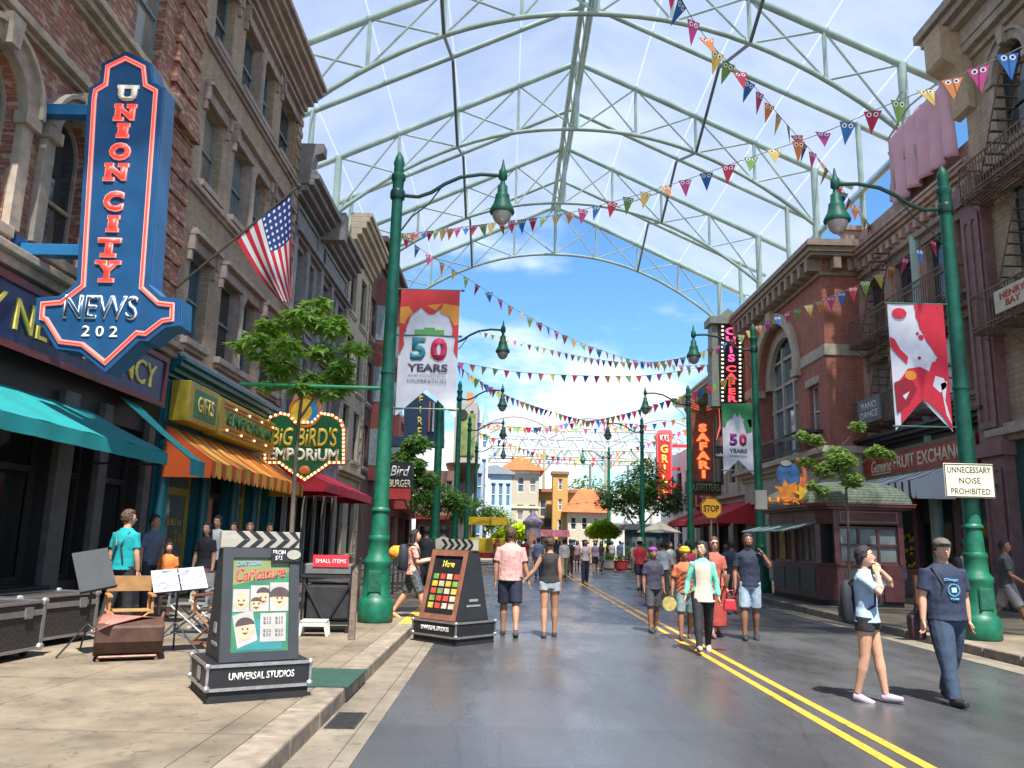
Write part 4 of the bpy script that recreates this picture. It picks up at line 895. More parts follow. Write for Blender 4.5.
def mixc(f, a, b):
    r = n.new('ShaderNodeMixRGB'); l.new(f, r.inputs[0])
    for k, s in ((1, a), (2, b)):
        if isinstance(s, tuple): r.inputs[k].default_value = (*s, 1)
        else: l.new(s, r.inputs[k])
    return r.outputs[0]
l.new(mixc(can, mixc(st, (.80,.78,.76), (.62,.02,.035)), mixc(star, (.02,.05,.20), (.8,.8,.8))), b_.inputs['Base Color'])
o = MB().rings(rs, False, False).build('cloth', fm, fl, smooth=True)
ul = o.data.uv_layers.new(name='UVMap')
for lp in o.data.loops: ul.data[lp.index].uv = uv[lp.vertex_index]
# bulb-edged emporium sign (y=24, off the tan building)
bs = thing('projecting_sign', 'green emporium sign edged with glowing bulbs and topped by an orange ringed disc', 'sign', (-7.4, 24.0, 4.5))
def bp_(px, py): p = at(px, py, Y=24.0); return (p.x+7.4, p.z-4.5)
OUTB = [bp_(*p) for p in ((264,464),(264,425),(270,416),(281,412),(290,414),(296,421),(312,421),(321,412),(333,414),(342,420),(345,430),(345,464),(330,464),(316,474),(305,481),(293,474),(279,464))]
BGR = M('emporium_green', (.008, .10, .035), .4, .15); ORR = M('orange_rim', (.62, .16, .03), .5, .1)
MB().prism(OUTB, 0, .22).build('board', ORR, bs, bevel=.01); s_in = shrink(OUTB, .09); 
if max(p[0] for p in s_in) > max(p[0] for p in OUTB): s_in = shrink(OUTB, -.09)
MB().prism(s_in, -.03, .0).build('panel', BGR, bs)
bl = MB(); pr_ = shrink(OUTB, .04 if s_in == shrink(OUTB, .09) else -.04)
for i in range(len(pr_)):
    a, b = Vector(pr_[i]), Vector(pr_[(i+1) % len(pr_)]); k = max(1, round((b-a).length/.13))
    for j in range(k): p = a.lerp(b, j/k); bl.ell((p.x, -.045, p.y), (.036, .036, .036), 8, 6)
bl.build('bulbs', BULB, bs)
def bbx(px0, px1, py0, py1): a = bp_(px0, py1); b = bp_(px1, py0); return (a[0], b[0], a[1], b[1])
text("BiG BiRD'S", M('gold_script', (.70,.50,.06), .5, .05), bs, bbx(271, 338, 428, 446), -.03, .02, .02, shear=.12); text('EMPORiUM', M('ivory_letters', (.85,.80,.62), .5, .05), bs, bbx(268, 339, 449, 460), -.03, .02, .035)
dc = bp_(306, 411)
m_ = MB(); m_.prism(arc(dc[0]-.05, dc[1]+.02, .44, .46, 0, 359, 28), -.02, .2); m_.build('disc', M('gold_disc', (.62,.40,.03), .5, .2), bs)
m_ = MB(); m_.sheet(arc(dc[0], dc[1], .5, .52, 0, 359, 28), [arc(dc[0]-.03, dc[1], .42, .44, 0, 359, 28)], -.06, .1); m_.build('disc_rim', ORR, bs)
m_ = MB(); m_.prism(arc(dc[0], dc[1], .40, .40, -70, 60, 10)+arc(dc[0], dc[1], .20, .3, 60, -70, 8), -.05, -.02); m_.build('disc_stripe', M('sky_blue_paint', (.02,.22,.45), .5), bs)
e_ = bp_(305, 470); MB().ell((e_[0], -.05, e_[1]), (.16, .05, .13)).build('boss', ORR, bs, smooth=True)
MB().tube([(-.05, .1, .5), (.4, .1, .5)], .04).tube([(-.05, .1, -.4), (.4, .1, -.4)], .04).build('bracket', STEEL, bs)
# fire blade sign on left far
def blade(name, label, Y, outline, mat, depth=.35, cat='sign'):
    pts = [at(*p, Y=Y) for p in outline]; ox, oz = pts[0].x, min(p.z for p in pts)
    t = thing(name, label, cat, (ox, Y, oz)); MB().prism([(p.x-ox, p.z-oz) for p in pts], 0, depth).build('board', mat, t)
    def bx(px0, px1, py0, py1): a = at(px0, py1, Y=Y); b = at(px1, py0, Y=Y); return (a.x-ox, b.x-ox, a.z-oz, b.z-oz)
    return t, bx
t, bx = blade('blade_sign', 'navy theatre blade sign with yellow vertical letters and pink and white fins', 44, ((404,438),(404,408),(422,392),(444,408),(444,438)), M('theatre_navy', (.02,.05,.10), .5))
text('F\nI\nR\nE', YL, t, bx(417, 424, 396, 436), 0, .05, .02)
for x0_, x1_, mt in ((428, 431, M('coral_fin', (.5,.16,.12), .5)), (432, 435, WHITE), (439, 442, WHITE)):
    b_ = bx(x0_, x1_, 402, 432); MB().box(b_[0], b_[1], -.12, .3, b_[2], b_[3]).build('fin', mt, t)
b_ = bx(404, 444, 438, 441); MB().box(b_[0]-2.6, b_[1], -.2, .6, b_[2]-.3, b_[3]).build('canopy_ledge', M('theatre_navy'), t)
t, bx = blade('projecting_sign', 'red and black diner sign in white script left of the second lamp post', 22.5, ((387,500),(387,462),(412,462),(412,490),(404,500)), BLK)
b_ = bx(388, 411, 489, 499); MB().box(b_[0], b_[1], -.05, 0, b_[2], b_[3]).build('red_band', REDS, t); text('Bird', WHITE, t, bx(390, 410, 466, 476), 0, .02, .01, shear=.3); text('BURGER', CRL, t, bx(389, 411, 480, 487), 0, .02, .01)
# right side blades
t, bx = blade('blade_sign', 'grey tower sign with pink vertical letters between rows of bulbs', 41.8, ((712,406),(712,322),(728,308),(745,322),(745,406)), M('grey_green_tower', (.26,.28,.22), .7, .12), .9)
b_ = bx(720, 741, 324, 404); MB().box(b_[0], b_[1], -.08, 0, b_[2], b_[3]).build('panel', BLK, t)
b2 = bx(709, 748, 318, 324); MB().box(b2[0], b2[1], -.25, 1.1, b2[2], b2[3]).build('cap', M('grey_green_tower'), t)
text('C\nH\nI\nS', M('pink_neon', (.8,.08,.22), .4, 0, emit=.7, ec=(1,.08,.25)), t, bx(726, 735, 328, 362), -.08, .04, .03); text('C\nA\nF\nE\nR', M('red_neon_b', (.85,.06,.08), .4, 0, emit=.7, ec=(1,.06,.08)), t, bx(726, 736, 366, 402), -.08, .04, .03)
bl = MB()
for px in (722, 739.5):
    for k in range(19): a = at(px, 327+k*4.1, Y=41.8); bl.ell((a.x-at(712,406,Y=41.8).x, -.12, a.z-min(at(712,406,Y=41.8).z, at(745,406,Y=41.8).z)), (.075, .05, .06), 6, 4)
bl.build('bulbs', M('ivory_bulbs', (.8,.72,.55), .4, 0, emit=.6, ec=(1,.85,.6)), t)
t, bx = blade('blade_sign', 'brown safari outfitters blade sign with orange vertical neon letters', 49.5, ((690,508),(692,420),(686,408),(690,396),(702,392),(716,396),(719,408),(713,420),(714,508)), M('safari_brown', (.34,.12,.07), .7, .3, 2), .6)
text('S\nA\nF\nA\nR\nI', M('orange_neon', (.85,.16,.05), .4, 0, emit=.8, ec=(1,.14,.04)), t, bx(697, 709, 424, 478), 0, .06, .05)
b_ = bx(687, 721, 482, 493); MB().box(b_[0], b_[1], -.1, .6, b_[2], b_[3]).build('green_band', GRF, t); text('OUTFITTERS', M('olive_letters', (.40,.38,.12), .5), t, bx(689, 719, 484, 491), -.1, .03, .02)
b_ = bx(691, 717, 494, 510); MB().prism([(b_[0], b_[3]), (b_[0], b_[2]+.5), ((b_[0]+b_[1])/2, b_[2]-.2), (b_[1], b_[2]+.5), (b_[1], b_[3])], -.1, .5).build('lower_panel', M('dark_red_panel', (.3,.04,.03), .6), t); text('LTD', M('salmon_letters', (.75,.35,.22), .5), t, bx(695, 713, 496, 507), -.1, .03, .03)
mk = MB(); c0 = bx(693, 712, 402, 414); cxm = (c0[0]+c0[1])/2; mk.ell((cxm, -.05, c0[3]), (.55, .25, .32)); mk.prism([(cxm-.22, c0[2]+.2), (cxm, c0[2]-.1), (cxm+.22, c0[2]+.2), (cxm, c0[2]+.5)], -.12, .0); mk.build('crest', M('crest_olive', (.16,.16,.07), .8, .3, 4), t, smooth=False)
wk = MB()
for s in (-1, 1):
    for k in range(4): wk.tube([(cxm+s*.25, -.1, c0[2]+.25+k*.12), (cxm+s*1.0, -.1, c0[2]+.5+k*.2), (cxm+s*1.05, -.1, c0[2]-.6-k*.1), (cxm+s*.8, -.1, c0[2]-1.6)], .025, 5)
wk.build('neon_whiskers', M('dim_neon', (.5,.10,.09), .4, 0, emit=.3, ec=(1,.2,.15)), t)
t, bx = blade('blade_sign', 'slim red grill sign with yellow vertical letters and a small black placard beneath', 62, ((657,498),(657,440),(655,436),(659,430),(671,430),(674,436),(672,440),(672,498)), M('pink_rim_red', (.70,.10,.10), .5), .5)
b_ = bx(659, 670, 434, 495); MB().box(b_[0], b_[1], -.06, 0, b_[2], b_[3]).build('panel', M('bright_red', (.62,.015,.02), .5), t); text('G\nR\nI\nL\nL', M('amber_letters', (.75,.42,.06), .5, 0, emit=.3, ec=(1,.5,.1)), t, bx(661, 668, 445, 493), -.06, .04, .03); text('KTS', WHITE, t, bx(660, 669, 435, 442), -.06, .04, .02)
b_ = bx(651, 679, 500, 506); MB().box(b_[0], b_[1], -.05, .1, b_[2], b_[3]).build('placard', BLK, t); text('TAQUERIA', WHITE, t, bx(653, 677, 501, 505), -.05, .03, .02)
for py in (445, 468, 485): b_ = bx(673, 690, py, py+1.5); MB().box(b_[0], b_[1], .1, .3, b_[2]-.05, b_[3]+.05).build('bracket', M('bright_red'), t)
t, bx = blade('hanging_sign', 'small black square sign with white writing right of the safari sign', 40, ((714,458),(714,446),(724,446),(724,458)), BLK, .1); text('cafe', WHITE, t, bx(716, 723, 453, 456), 0, .01, 0)
# stop sign on its own pole
sp_ = thing('stop_sign', 'round edged yellow octagonal stop sign with black letters on a thin pole', 'sign', (7.62, 30, .0))
MB().tube([(0, 0, 0), (0, 0, 3.2)], .035).build('pole', ALU, sp_)
MB().prism([(.42*math.cos(R(22.5+45*i)), 2.93+.42*math.sin(R(22.5+45*i))) for i in range(8)], -.06, -.03).build('plate', M('stop_yellow', (.75,.36,.02), .5, .1), sp_)
MB().sheet([(.41*math.cos(R(22.5+45*i)), 2.93+.41*math.sin(R(22.5+45*i))) for i in range(8)], [[(.38*math.cos(R(22.5+45*i)), 2.93+.38*math.sin(R(22.5+45*i))) for i in range(8)]], -.065, .005).build('border', BLK, sp_)
text('STOP', BLK, sp_, (-.29, .29, 2.81, 3.05), -.06, .008, .025)
# ============================================================ LAMP POSTS
LG = M('lamp_globe', (.38, .34, .32), .2, .05, coat=.5)
def lamp_post(label, x, y, side, s=1.0, near=True):
    t = thing('lamp_post', label, 'street lamp', (x, y, .15), 0, 'green lamp posts along both kerbs')
    b = MB(); b.lathe([(.29, 0), (.31, .03), (.31, .32), (.27, .40), (.245, .43), (.235, .95), (.255, 1.0), (.25, 1.05), (.19, 1.13), (.18, 1.38), (.20, 1.42), (.175, 1.48)], n=10)
    b.build('base', GREEN, t, smooth=True, bevel=0)
    b = MB(); b.lathe([(.165, 1.46), (.138, 1.9), (.102, 7.95), (.11, 8.2), (.14, 8.25), (.14, 8.33), (.09, 8.37), (.10, 8.45), (.09, 8.5), (.11, 8.58), (.07, 8.72), (.015, 8.82)], n=16); b.build('shaft', GREEN, t, smooth=True)
    d = 1 if side > 0 else -1
    if abs(y-14) < 1: MB().box(-.10, .10, -.246, -.225, .52, .86).box(-.115, .115, -.236, -.22, .5, .88).build('access_door', M('door_green_paint', (.006, .09, .05), .55, .3, 9), t, bevel=.004); MB().lathe([(.165, 1.9), (.17, 1.93), (.14, 1.97)], n=16).lathe([(.135, 4.4), (.142, 4.42), (.135, 4.46)], n=16).build('collar', GREEN, t, smooth=True)
    a = MB(); pts = [(0, 7.92), (.12, 7.92), (.4, 7.90), (.65, 8.0), (.9, 8.18), (1.2, 8.33), (1.6, 8.40), (2.02, 8.38)]
    P = [Vector((d*px, 0, pz)) for px, pz in pts]
    a.tube(P, .038, 8); a.tube([(d*.1, 0, 7.2), (d*.3, 0, 7.5), (d*.6, 0, 7.75), (d*.85, 0, 8.13)], .014, 6); a.lathe([(.13, 7.84), (.145, 7.88), (.145, 7.98), (.13, 8.02)], n=12); a.build('arm', M('dark_green_iron', (.006, .05, .035), .4, .15), t, smooth=True)
    c = (d*2.02, 0, 0)
    h = MB(); h.lathe([(.01, 8.72), (.03, 8.60), (.05, 8.52), (.08, 8.48), (.085, 8.32), (.04, 8.28), (.055, 8.20), (.095, 8.16), (.10, 8.02), (.14, 7.97), (.14, 7.92), (.17, 7.80), (.225, 7.70), (.245, 7.64), (.235, 7.61)], c, 16); h.build('lamp_shade', GREEN, t, smooth=True)
    g = MB(); g.lathe([(.19, 7.62), (.19, 7.56), (.15, 7.46), (.08, 7.39), (.01, 7.37)], c, 14); g.build('lamp_globe', LG, t, smooth=True)
    if x > 7.9 and y < 20: t.scale = (1, 1, .965)
    return t
LP = [(-2.23, 14.46, 1, 'green lamp post nearest the camera on the left, carrying the fifty years banner'),
      (-2.25, 26.1, 1, 'second green lamp post on the left, behind the fallen shade of the small street tree'),
      (-2.3, 37.2, 1, 'third green lamp post on the left, a thin one past the blade sign'), (-2.3, 48, 1, 'fourth green lamp post on the left beside the grey tower'), (-2.3, 60, 1, 'farthest green lamp post on the left'),
      (8.0, 13.85, -1, 'thick green lamp post nearest on the right, with noise notice and red white banner'), (8.2, 26.1, -1, 'green lamp post behind the kiosk, carrying the green fifty years banner'),
      (8.45, 37, -1, 'third green lamp post on the right, left of the safari sign'), (7.95, 47, -1, 'fourth green lamp post on the right before the dark trees'), (7.9, 62, -1, 'farthest green lamp post on the right')]
LP[1] = (*LP[1][:3], 'second green lamp post on the left, beside the bushy street tree')
for x, y, s_, lb in LP: lamp_post(lb, x, y, s_)
BRASS = M('banner_rod', (.05, .16, .12), .4, .1)
# banners
def banner(label, x0, x1, z0, z1, zc, y, mat, rods):
    t = thing('banner', label, 'banner', (x0, y, z0), 0)
    w = x1-x0; h = z1-z0; nn = 12; rs = []
    for j in range(15):
        v = j/14; row = []
        for i in range(nn+1):
            u = i/nn; zb_ = (zc-z0)*(1-abs(2*u-1)); row.append((w*u, .007*math.sin(u*7+v*3)+.004*math.sin(v*8), zb_+(h-zb_)*(1-v)))
        rs.append(row)
    o = MB().rings(rs, False, False).build('cloth', mat, t, smooth=True)
    m = MB()
    for a, b, z in rods: m.tube([(a-x0, 0, z-z0), (b-x0, 0, z-z0)], .016, 6); m.ell((b-x0 if abs(b) > 0 else 0, 0, z-z0), (.03, .03, .03), 6, 4)
    m.build('rod', BRASS, t)
    return t, w, h
def flatm(name, c=None, rough=.75): return M(name, c, rough, .1, 5, bump=0)
WB = flatm('banner_white', (.66, .64, .66)); BR = flatm('banner_red', (.62, .02, .04))
def blobs(parent, name, mat, polys, y):
    m = MB()
    y *= .3
    for p in polys: m.prism(p, y-.002, y)
    return m.build(name, mat, parent)
# left banner: 50 years
x0, x1 = -2.06, -.96
b1, w, h = banner('white and red fifty years celebration banner with swallow tail on left lamp post', x0, x1, 3.78, 6.18, 4.28, 14.46, WB, [(-2.2, -.9, 6.19), (-2.2, -.92, 3.92), (-2.2, -.92, 5.3)])
b1['label'] = 'white fifty years celebration banner with red and orange top, swallow tailed, left side'
def wavy(pts): return pts
blobs(b1, 'red_splash', flatm('splash_red', (.60, .04, .04)), [[(0, h)]+[(w*u, h-.32-.16*abs(math.sin(u*9))) for u in [i/14 for i in range(15)]]+[(w, h)][::1], [(0, h-.4), (.22, h-.45), (.12, h-.75), (0, h-.9)], [(w, h-.4), (w, h-.85), (w-.1, h-.75), (w-.2, h-.45)]], -.05)
blobs(b1, 'orange_splash', flatm('splash_orange', (.72, .28, .04)), [[(.0, h-.35), (.16, h-.32), (.24, h-.46), (.13, h-.56), (.07, h-.72), (0, h-.8)], [(w, h-.3), (w-.3, h-.26), (w-.36, h-.44), (w-.18, h-.5), (w-.08, h-.68), (w, h-.75)], [(w*.45, h-.3), (w*.7, h-.26), (w*.6, h-.40)]], -.054)
blobs(b1, 'green_plate', flatm('plate_green', (.12, .38, .08)), [rect(w*.26, w*.76, 1.54, 1.63), rect(w*.42, w*.6, 1.63, 1.67)], -.055)
text('5', flatm('multi_teal', (.03, .22, .25)), b1, (w*.20, w*.46, 1.04, 1.48), -.0175, .002, .05); text('0', flatm('multi_magenta', (.55, .03, .10)), b1, (w*.54, w*.82, 1.04, 1.48), -.0175, .002, .05)
blobs(b1, 'numeral_accent', flatm('multi_orange', (.75, .25, .03)), [rect(w*.34, w*.46, 1.42, 1.48), [(w*.54, 1.12), (w*.61, 1.08), (w*.61, 1.25), (w*.54, 1.25)]], -.058); blobs(b1, 'numeral_accent', flatm('multi_purple', (.25, .03, .20)), [[(w*.22, 1.04), (w*.40, 1.04), (w*.46, 1.2), (w*.38, 1.2), (w*.34, 1.11), (w*.22, 1.11)]], -.058)
text('YEARS', flatm('charcoal_letters', (.09, .07, .09)), b1, (w*.16, w*.84, .83, .98), -.0165, .002, .03); text('AND COUNTING', flatm('grey_letters', (.3, .28, .3)), b1, (w*.18, w*.81, .74, .785), -.0165, .002, .0); text('CELEBRATION', flatm('grey_letters'), b1, (w*.17, w*.82, .63, .695), -.0165, .002, .01)
blobs(b1, 'side_ribbon', flatm('splash_red'), [[(0, 1.75), (.09, 1.73), (.13, 1.6), (.07, 1.53), (.1, 1.35), (.02, 1.15), (0, 1.2)], [(w, 1.75), (w-.1, 1.71), (w-.12, 1.55), (w-.05, 1.5), (w-.08, 1.25), (w, 1.1)]], -.056)
# right far banner
x0, x1 = 7.08, 8.06
b2, w, h = banner('white fifty years banner with green leafy top on the post behind the kiosk', x0, x1, 3.86, 6.2, 4.35, 26.1, WB, [(7.0, 8.2, 6.21), (7.0, 8.2, 4.0)])
blobs(b2, 'leaf_splash', flatm('leaf_green', (.05, .28, .09)), [[(0, h)]+[(w*i/12, h-.22-.22*abs(math.sin(i*1.3))-.5*abs(i/6-1)**2) for i in range(13)]+[(w, h)], [(w-.02, h-.5), (w-.3, h-.55), (w-.2, h-.95), (w-.02, h-.9)]], -.055)
text('5', flatm('multi_purple'), b2, (w*.22, w*.48, .95, 1.35), -.0175, .002, .06); text('0', flatm('multi_magenta'), b2, (w*.54, w*.8, .95, 1.35), -.0175, .002, .06)
text('YEARS', flatm('charcoal_letters'), b2, (w*.2, w*.8, .72, .86), -.0165, .002, .03); blobs(b2, 'small_print', flatm('grey_letters'), [rect(w*.2, w*.8, .6, .63)], -.052)
# near right banner: red and white abstract
x0, x1 = 6.80, 7.80
b3, w, h = banner('red and white swallow tailed banner with paint splashes on the near right lamp post', x0, x1, 3.64, 5.95, 4.2, 13.85, WB, [(6.75, 8.0, 5.96), (6.75, 8.1, 3.72)])
RB = flatm('banner_red')
blobs(b3, 'red_burst', RB, [[(w, h)]+[(w*.47+.18*0, h)]+[(w*(.47+.5*(i/10)**2)+.02*(i % 2), h-1.15*i/10) for i in range(1, 11)]+[(w, h-1.15)]], -.05)
blobs(b3, 'red_splat', RB, [arc(w*.2, h-.18, .13, .10, 0, 340, 14), arc(w*.5, h-.55, .03, .03, 0, 330, 8), arc(w*.56, h-.62, .05, .05, 0, 330, 9), [(0, h-.62), (.08, h-.66), (.17, h-.85), (.3, h-.98), (.27, h-1.12), (.14, h-.98), (0, h-.8)], arc(w*.84, h-1.05, .05, .06, 0, 330, 9)], -.05)
blobs(b3, 'red_field', RB, [[(.12, h-1.42), (.28, h-1.2), (.5, h-1.16), (.66, h-1.24), (.72, h-1.08), (.9, h-1.0), (w, h-1.1), (w-.01, .02), (w*.82, .3), (w*.62, .5), (.5, .55), (.3, .35), (.1, .12), (.12, .5), (.3, .75), (.2, .9)]], -.052)
blobs(b3, 'white_streak', WB, [[(.76, h-1.32), (.9, h-1.36), (.96, h-1.5), (.82, h-1.62), (.7, h-1.5)], [(w*.84, .85), (w*.96, .9), (w*.9, .55), (w*.99, .12), (w*.9, .3)], [(.15, .62), (.28, .70), (.2, .55)]], -.062)
blobs(b3, 'orange_oval', flatm('multi_orange'), [arc(.32, h-1.32, .10, .085, 0, 340, 16)], -.062); blobs(b3, 'dark_red_shade', flatm('deep_red', (.30, .008, .02)), [[(.02, .85), (.3, .98), (.42, .75), (.25, .45), (.04, .3)], arc(w*.5, h-1.0, .03, .03, 0, 330, 8)], -.058)
# noise notice
nn_ = thing('notice_board', 'cream notice in black capitals asking for no unnecessary noise, on the thick lamp post', 'sign', (7.86, 13.6, .0))
MB().box(-.43, .43, -.03, 0, 2.48, 3.06).build('board', M('cream_notice', (.62,.58,.43), .6, .12), nn_, bevel=.02); MB().sheet(rect(-.42, .42, 2.49, 3.05), [rect(-.405, .405, 2.505, 3.035)], -.034, .003).build('border', BLK, nn_)
for tx, bx_ in (('UNNECESSARY', (-.37, .37, 2.90, 3.0)), ('NOISE', (-.18, .18, 2.72, 2.82)), ('PROHIBITED', (-.33, .33, 2.54, 2.64))): text(tx, BLK, nn_, bx_, -.03, .004, .0)
MB().box(-.1, .3, .0, .12, 2.7, 2.8).build('clamp', GREEN, nn_)
# ============================================================ BUNTING
FC = [('red', (.50,.02,.06)), ('blue', (.02,.13,.36)), ('magenta', (.52,.05,.20)), ('orange', (.60,.19,.04)), ('yellow', (.60,.42,.08)), ('green', (.18,.32,.06))]
FW_, FB_ = flatm('pennant_white', (.8,.8,.8)), flatm('pennant_black', (.02,.02,.02))
def flagmesh(c, mat, far):
    m = MB(); mi = []
    m.add([(-.15, 0, 0), (.15, 0, 0), (.0, .02, -.42)]+[(-.15, .006, 0), (.15, .006, 0), (.0, .026, -.42)], [(0,1,2),(3,5,4),(0,2,5,3),(1,4,5,2),(0,3,4,1)]); mi += [0]*5
    if not far:
        for s in (-1, 1):
            for rad, dd, ii in ((.043, -.004, 1), (.022, -.007, 2)):
                k = len(m.f)
                for sd in (1, -1):
                    m.add([(s*.056+rad*math.cos(2*math.pi*i/10), (dd if sd > 0 else .006-dd)+.004, -.065+rad*math.sin(2*math.pi*i/10)) for i in range(10)], [tuple(range(10))])
                mi += [ii]*(len(m.f)-k)
    o = m.build('pennant', None, None, mats=[mat, FW_, FB_], mi=mi); me_ = o.data; bpy.data.objects.remove(o); return me_
FM = [flagmesh(c, flatm('pennant_'+nm, c), False) for nm, c in FC]; FMF = [flagmesh(c, flatm('pennant_'+nm, c), True) for nm, c in FC]
ROPE = M('bunting_cord', (.35, .35, .32), .7, .1)
def cat(pts, n=24):
    P = [2*pts[0]-pts[1]]+pts+[2*pts[-1]-pts[-2]]; out = []
    for i in range(1, len(P)-2):
        for k in range(n):
            t = k/n; a, b, c, d = P[i-1], P[i], P[i+1], P[i+2]
            out.append(.5*((2*b)+(c-a)*t+(2*a-5*b+4*c-d)*t*t+(3*b-a-3*c+d)*t**3))
    out.append(P[-2]); return out
def bunting(label, ctrl, gap=.62, far=False, sc_=1.0, k0=0):
    pts = cat([at(px, py, Y=Y) for px, py, Y in ctrl]); o = pts[0]
    t = thing('bunting', label, 'bunting', o, 0, 'strings of triangular pennants across the street')
    MB().tube([p-o for p in pts], .010 if not far else .014, 4, False).build('cord', ROPE, t)
    acc = gap*.5; k = k0; nfl = 0
    for a, b in zip(pts, pts[1:]):
        L = (b-a).length
        while acc <= L and nfl < 95:
            p = a.lerp(b, acc/L); q = bpy.data.objects.new('pennant', (FMF if far else FM)[k % 6]); col.objects.link(q); q.parent = t
            q.location = p-o; ang = math.atan2(b.y-a.y, b.x-a.x)
            if math.cos(ang) < 0: ang += math.pi
            q.rotation_euler = (random.uniform(-.45, .45), random.uniform(-.16, .16), ang*.55+random.uniform(-.55, .55)); q.scale = (sc_, sc_, sc_*random.uniform(.95, 1.05))
            acc += gap; k += 1; nfl += 1
        acc -= L
bunting('pennant string dropping steeply from the roof top centre to the right buildings', [(668,-30,14),(690,15,15.5),(718,52,17),(752,84,19),(790,128,21.5),(822,163,24),(850,200,27),(872,228,30)], .78, sc_=1.3)
bunting('pennant string swooping from the top right corner down to the left lamp post', [(1060,28,10.5),(1005,55,11.5),(940,84,13),(880,108,14.4),(822,133,15.8),(749,158,17.5),(685,180,19),(630,197,20.5),(563,214,23),(500,222,26),(440,230,30),(398,234,34)], .66, sc_=1.12)
bunting('pennant string falling from behind the left banner post into the street middle', [(400,232,27),(425,252,28.5),(470,280,31),(520,312,34),(560,333,37),(600,350,40),(645,362,44),(700,365,48),(742,352,52)], .80, sc_=1.1)
bunting('pennant string rising from the street middle to the thick right lamp post', [(940,236,19),(900,262,21.5),(860,284,24),(820,301,27),(770,320,31),(720,345,36),(670,360,42),(620,362,48),(560,352,55),(475,330,62)], .85, sc_=1.1)
bunting('near level string of small pennants under the first swag, hung between both rows', [(455,362,40),(520,372,41),(600,376,42),(660,374,43),(735,360,44)], .62, True, 1.05, 2)
bunting('pennant string slanting down to the right from behind the banner tail', [(452,360,36),(475,378,40),(510,397,46),(550,411,52),(590,421,58),(640,424,64)], .80, True, 1.2)
bunting('pennant string slanting down to the left from the grey blade sign', [(735,375,38),(700,390,42),(660,403,47),(620,415,53),(575,423,60),(520,428,68),(478,424,74)], .85, True, 1.25, 3)
bunting('long level row of tiny pennants beneath the far lamp heads', [(474,422,62),(520,427,63),(580,429,64),(640,426,64),(692,416,62)], .80, True, 1.25, 1)
bunting('string of tiny pennants sagging over the orange roofs', [(478,432,66),(510,444,70),(545,455,76),(590,458,80),(640,446,76),(690,428,68)], .9, True, 1.4, 4)
bunting('lowest row of tiny pennants above the yellow tower', [(482,450,82),(530,459,83),(590,463,84),(650,458,84),(684,452,82)], .95, True, 1.3)
# ============================================================ TREES
BARK = M('bark', (.13, .10, .075), .9, .25, 12, bump=.01)
def leafmat(nm, c): 
    m = M(nm, c, .5, .35, 2.5, bump=0); nd = m.node_tree.nodes; b = nd['Principled BSDF']; lk = m.node_tree.links
    if 'tl' not in nd:
        q = nd.new('ShaderNodeBsdfTranslucent'); q.name = 'tl'; q.inputs[0].default_value = (c[0]*1.9, c[1]*1.8, c[2]*.8, 1); x = nd.new('ShaderNodeMixShader'); x.inputs[0].default_value = .35
        lk.new(b.outputs[0], x.inputs[1]); lk.new(q.outputs[0], x.inputs[2]); lk.new(x.outputs[0], nd['Material Output'].inputs[0])
    return m
LF1 = leafmat('leaf_mid_green', (.12, .24, .045)); LF2 = leafmat('leaf_dark_green', (.055, .13, .035)); LF3 = leafmat('leaf_lime', (.42, .54, .01)); LF4 = leafmat('leaf_fresh', (.14, .24, .04))
def crown(clumps, n, size, lobed=False):
    """leaf faces spread through the volume of many clumps (x,y,z,r)"""
    m = MB(); tot = sum(c[3]**2 for c in clumps)
    for cx_, cy_, cz_, r in clumps:
        for i in range(int(n*r*r/tot)):
            d = Vector((random.gauss(0, 1), random.gauss(0, 1), random.gauss(0, 1))).normalized(); rad = r*random.uniform(.35, 1.08)**.7
            p = Vector((cx_, cy_, cz_))+Vector((d.x*rad, d.y*rad, d.z*rad*.72)); s = size*random.uniform(.6, 1.3)
            a = (Vector((d.x, d.y, random.uniform(-.5, .25)))+Vector((random.uniform(-.6, .6), random.uniform(-.6, .6), 0))).normalized(); b = a.cross(Vector((random.uniform(-.4, .4), random.uniform(-.4, .4), 1))).normalized()
            nn = a.cross(b)
            if lobed:
                pts = [p]
                for k, (an, ln) in enumerate(((-100, .45), (-70, .3), (-50, .8), (-28, .38), (0, 1), (28, .38), (50, .8), (70, .3), (100, .45))):
                    pts.append(p+a*s*ln*math.cos(R(an))+b*s*ln*math.sin(R(an))+nn*s*.18*math.cos(R(an*3))-Vector((0, 0, s*.25*ln)))
                m.add(pts, [(0, k, k+1) for k in range(1, 9)])
            else: m.add([p-a*s*.5, p+b*s*.28+nn*s*.1, p+a*s*.5-Vector((0, 0, s*.1)), p-b*s*.28+nn*s*.1], [(0, 1, 2), (0, 2, 3)])
    return m
def tree(label, x, y, trunk, limbs, clumps, n, size, leaf, r0=.06, group=None, lobed=False, z=.15, cat='tree', name='street_tree', limbr=.5):
    t = thing(name, label, cat, (x, y, z), 0, group)
    m = MB(); L = len(trunk); m.tube(trunk, [r0*(1-.55*i/(L-1)) for i in range(L)], 9)
    for lb in limbs: m.tube(lb, [r0*limbr*(1-.6*i/(len(lb)-1)) for i in range(len(lb))], 6)
    m.build('trunk', BARK, t, smooth=True); crown(clumps, n, size, lobed).build('crown', leaf, t)
    return t
Yt = 14.8; o = at(288, 606, Y=Yt); 
def rel(px, py, dy=0): p = at(px, py, Y=Yt+dy); return (p.x-o.x, dy, p.z-.15)
tr1 = [(0, 0, 0), rel(291, 540), rel(295, 470), rel(299, 420), rel(303, 385), rel(306, 350)]
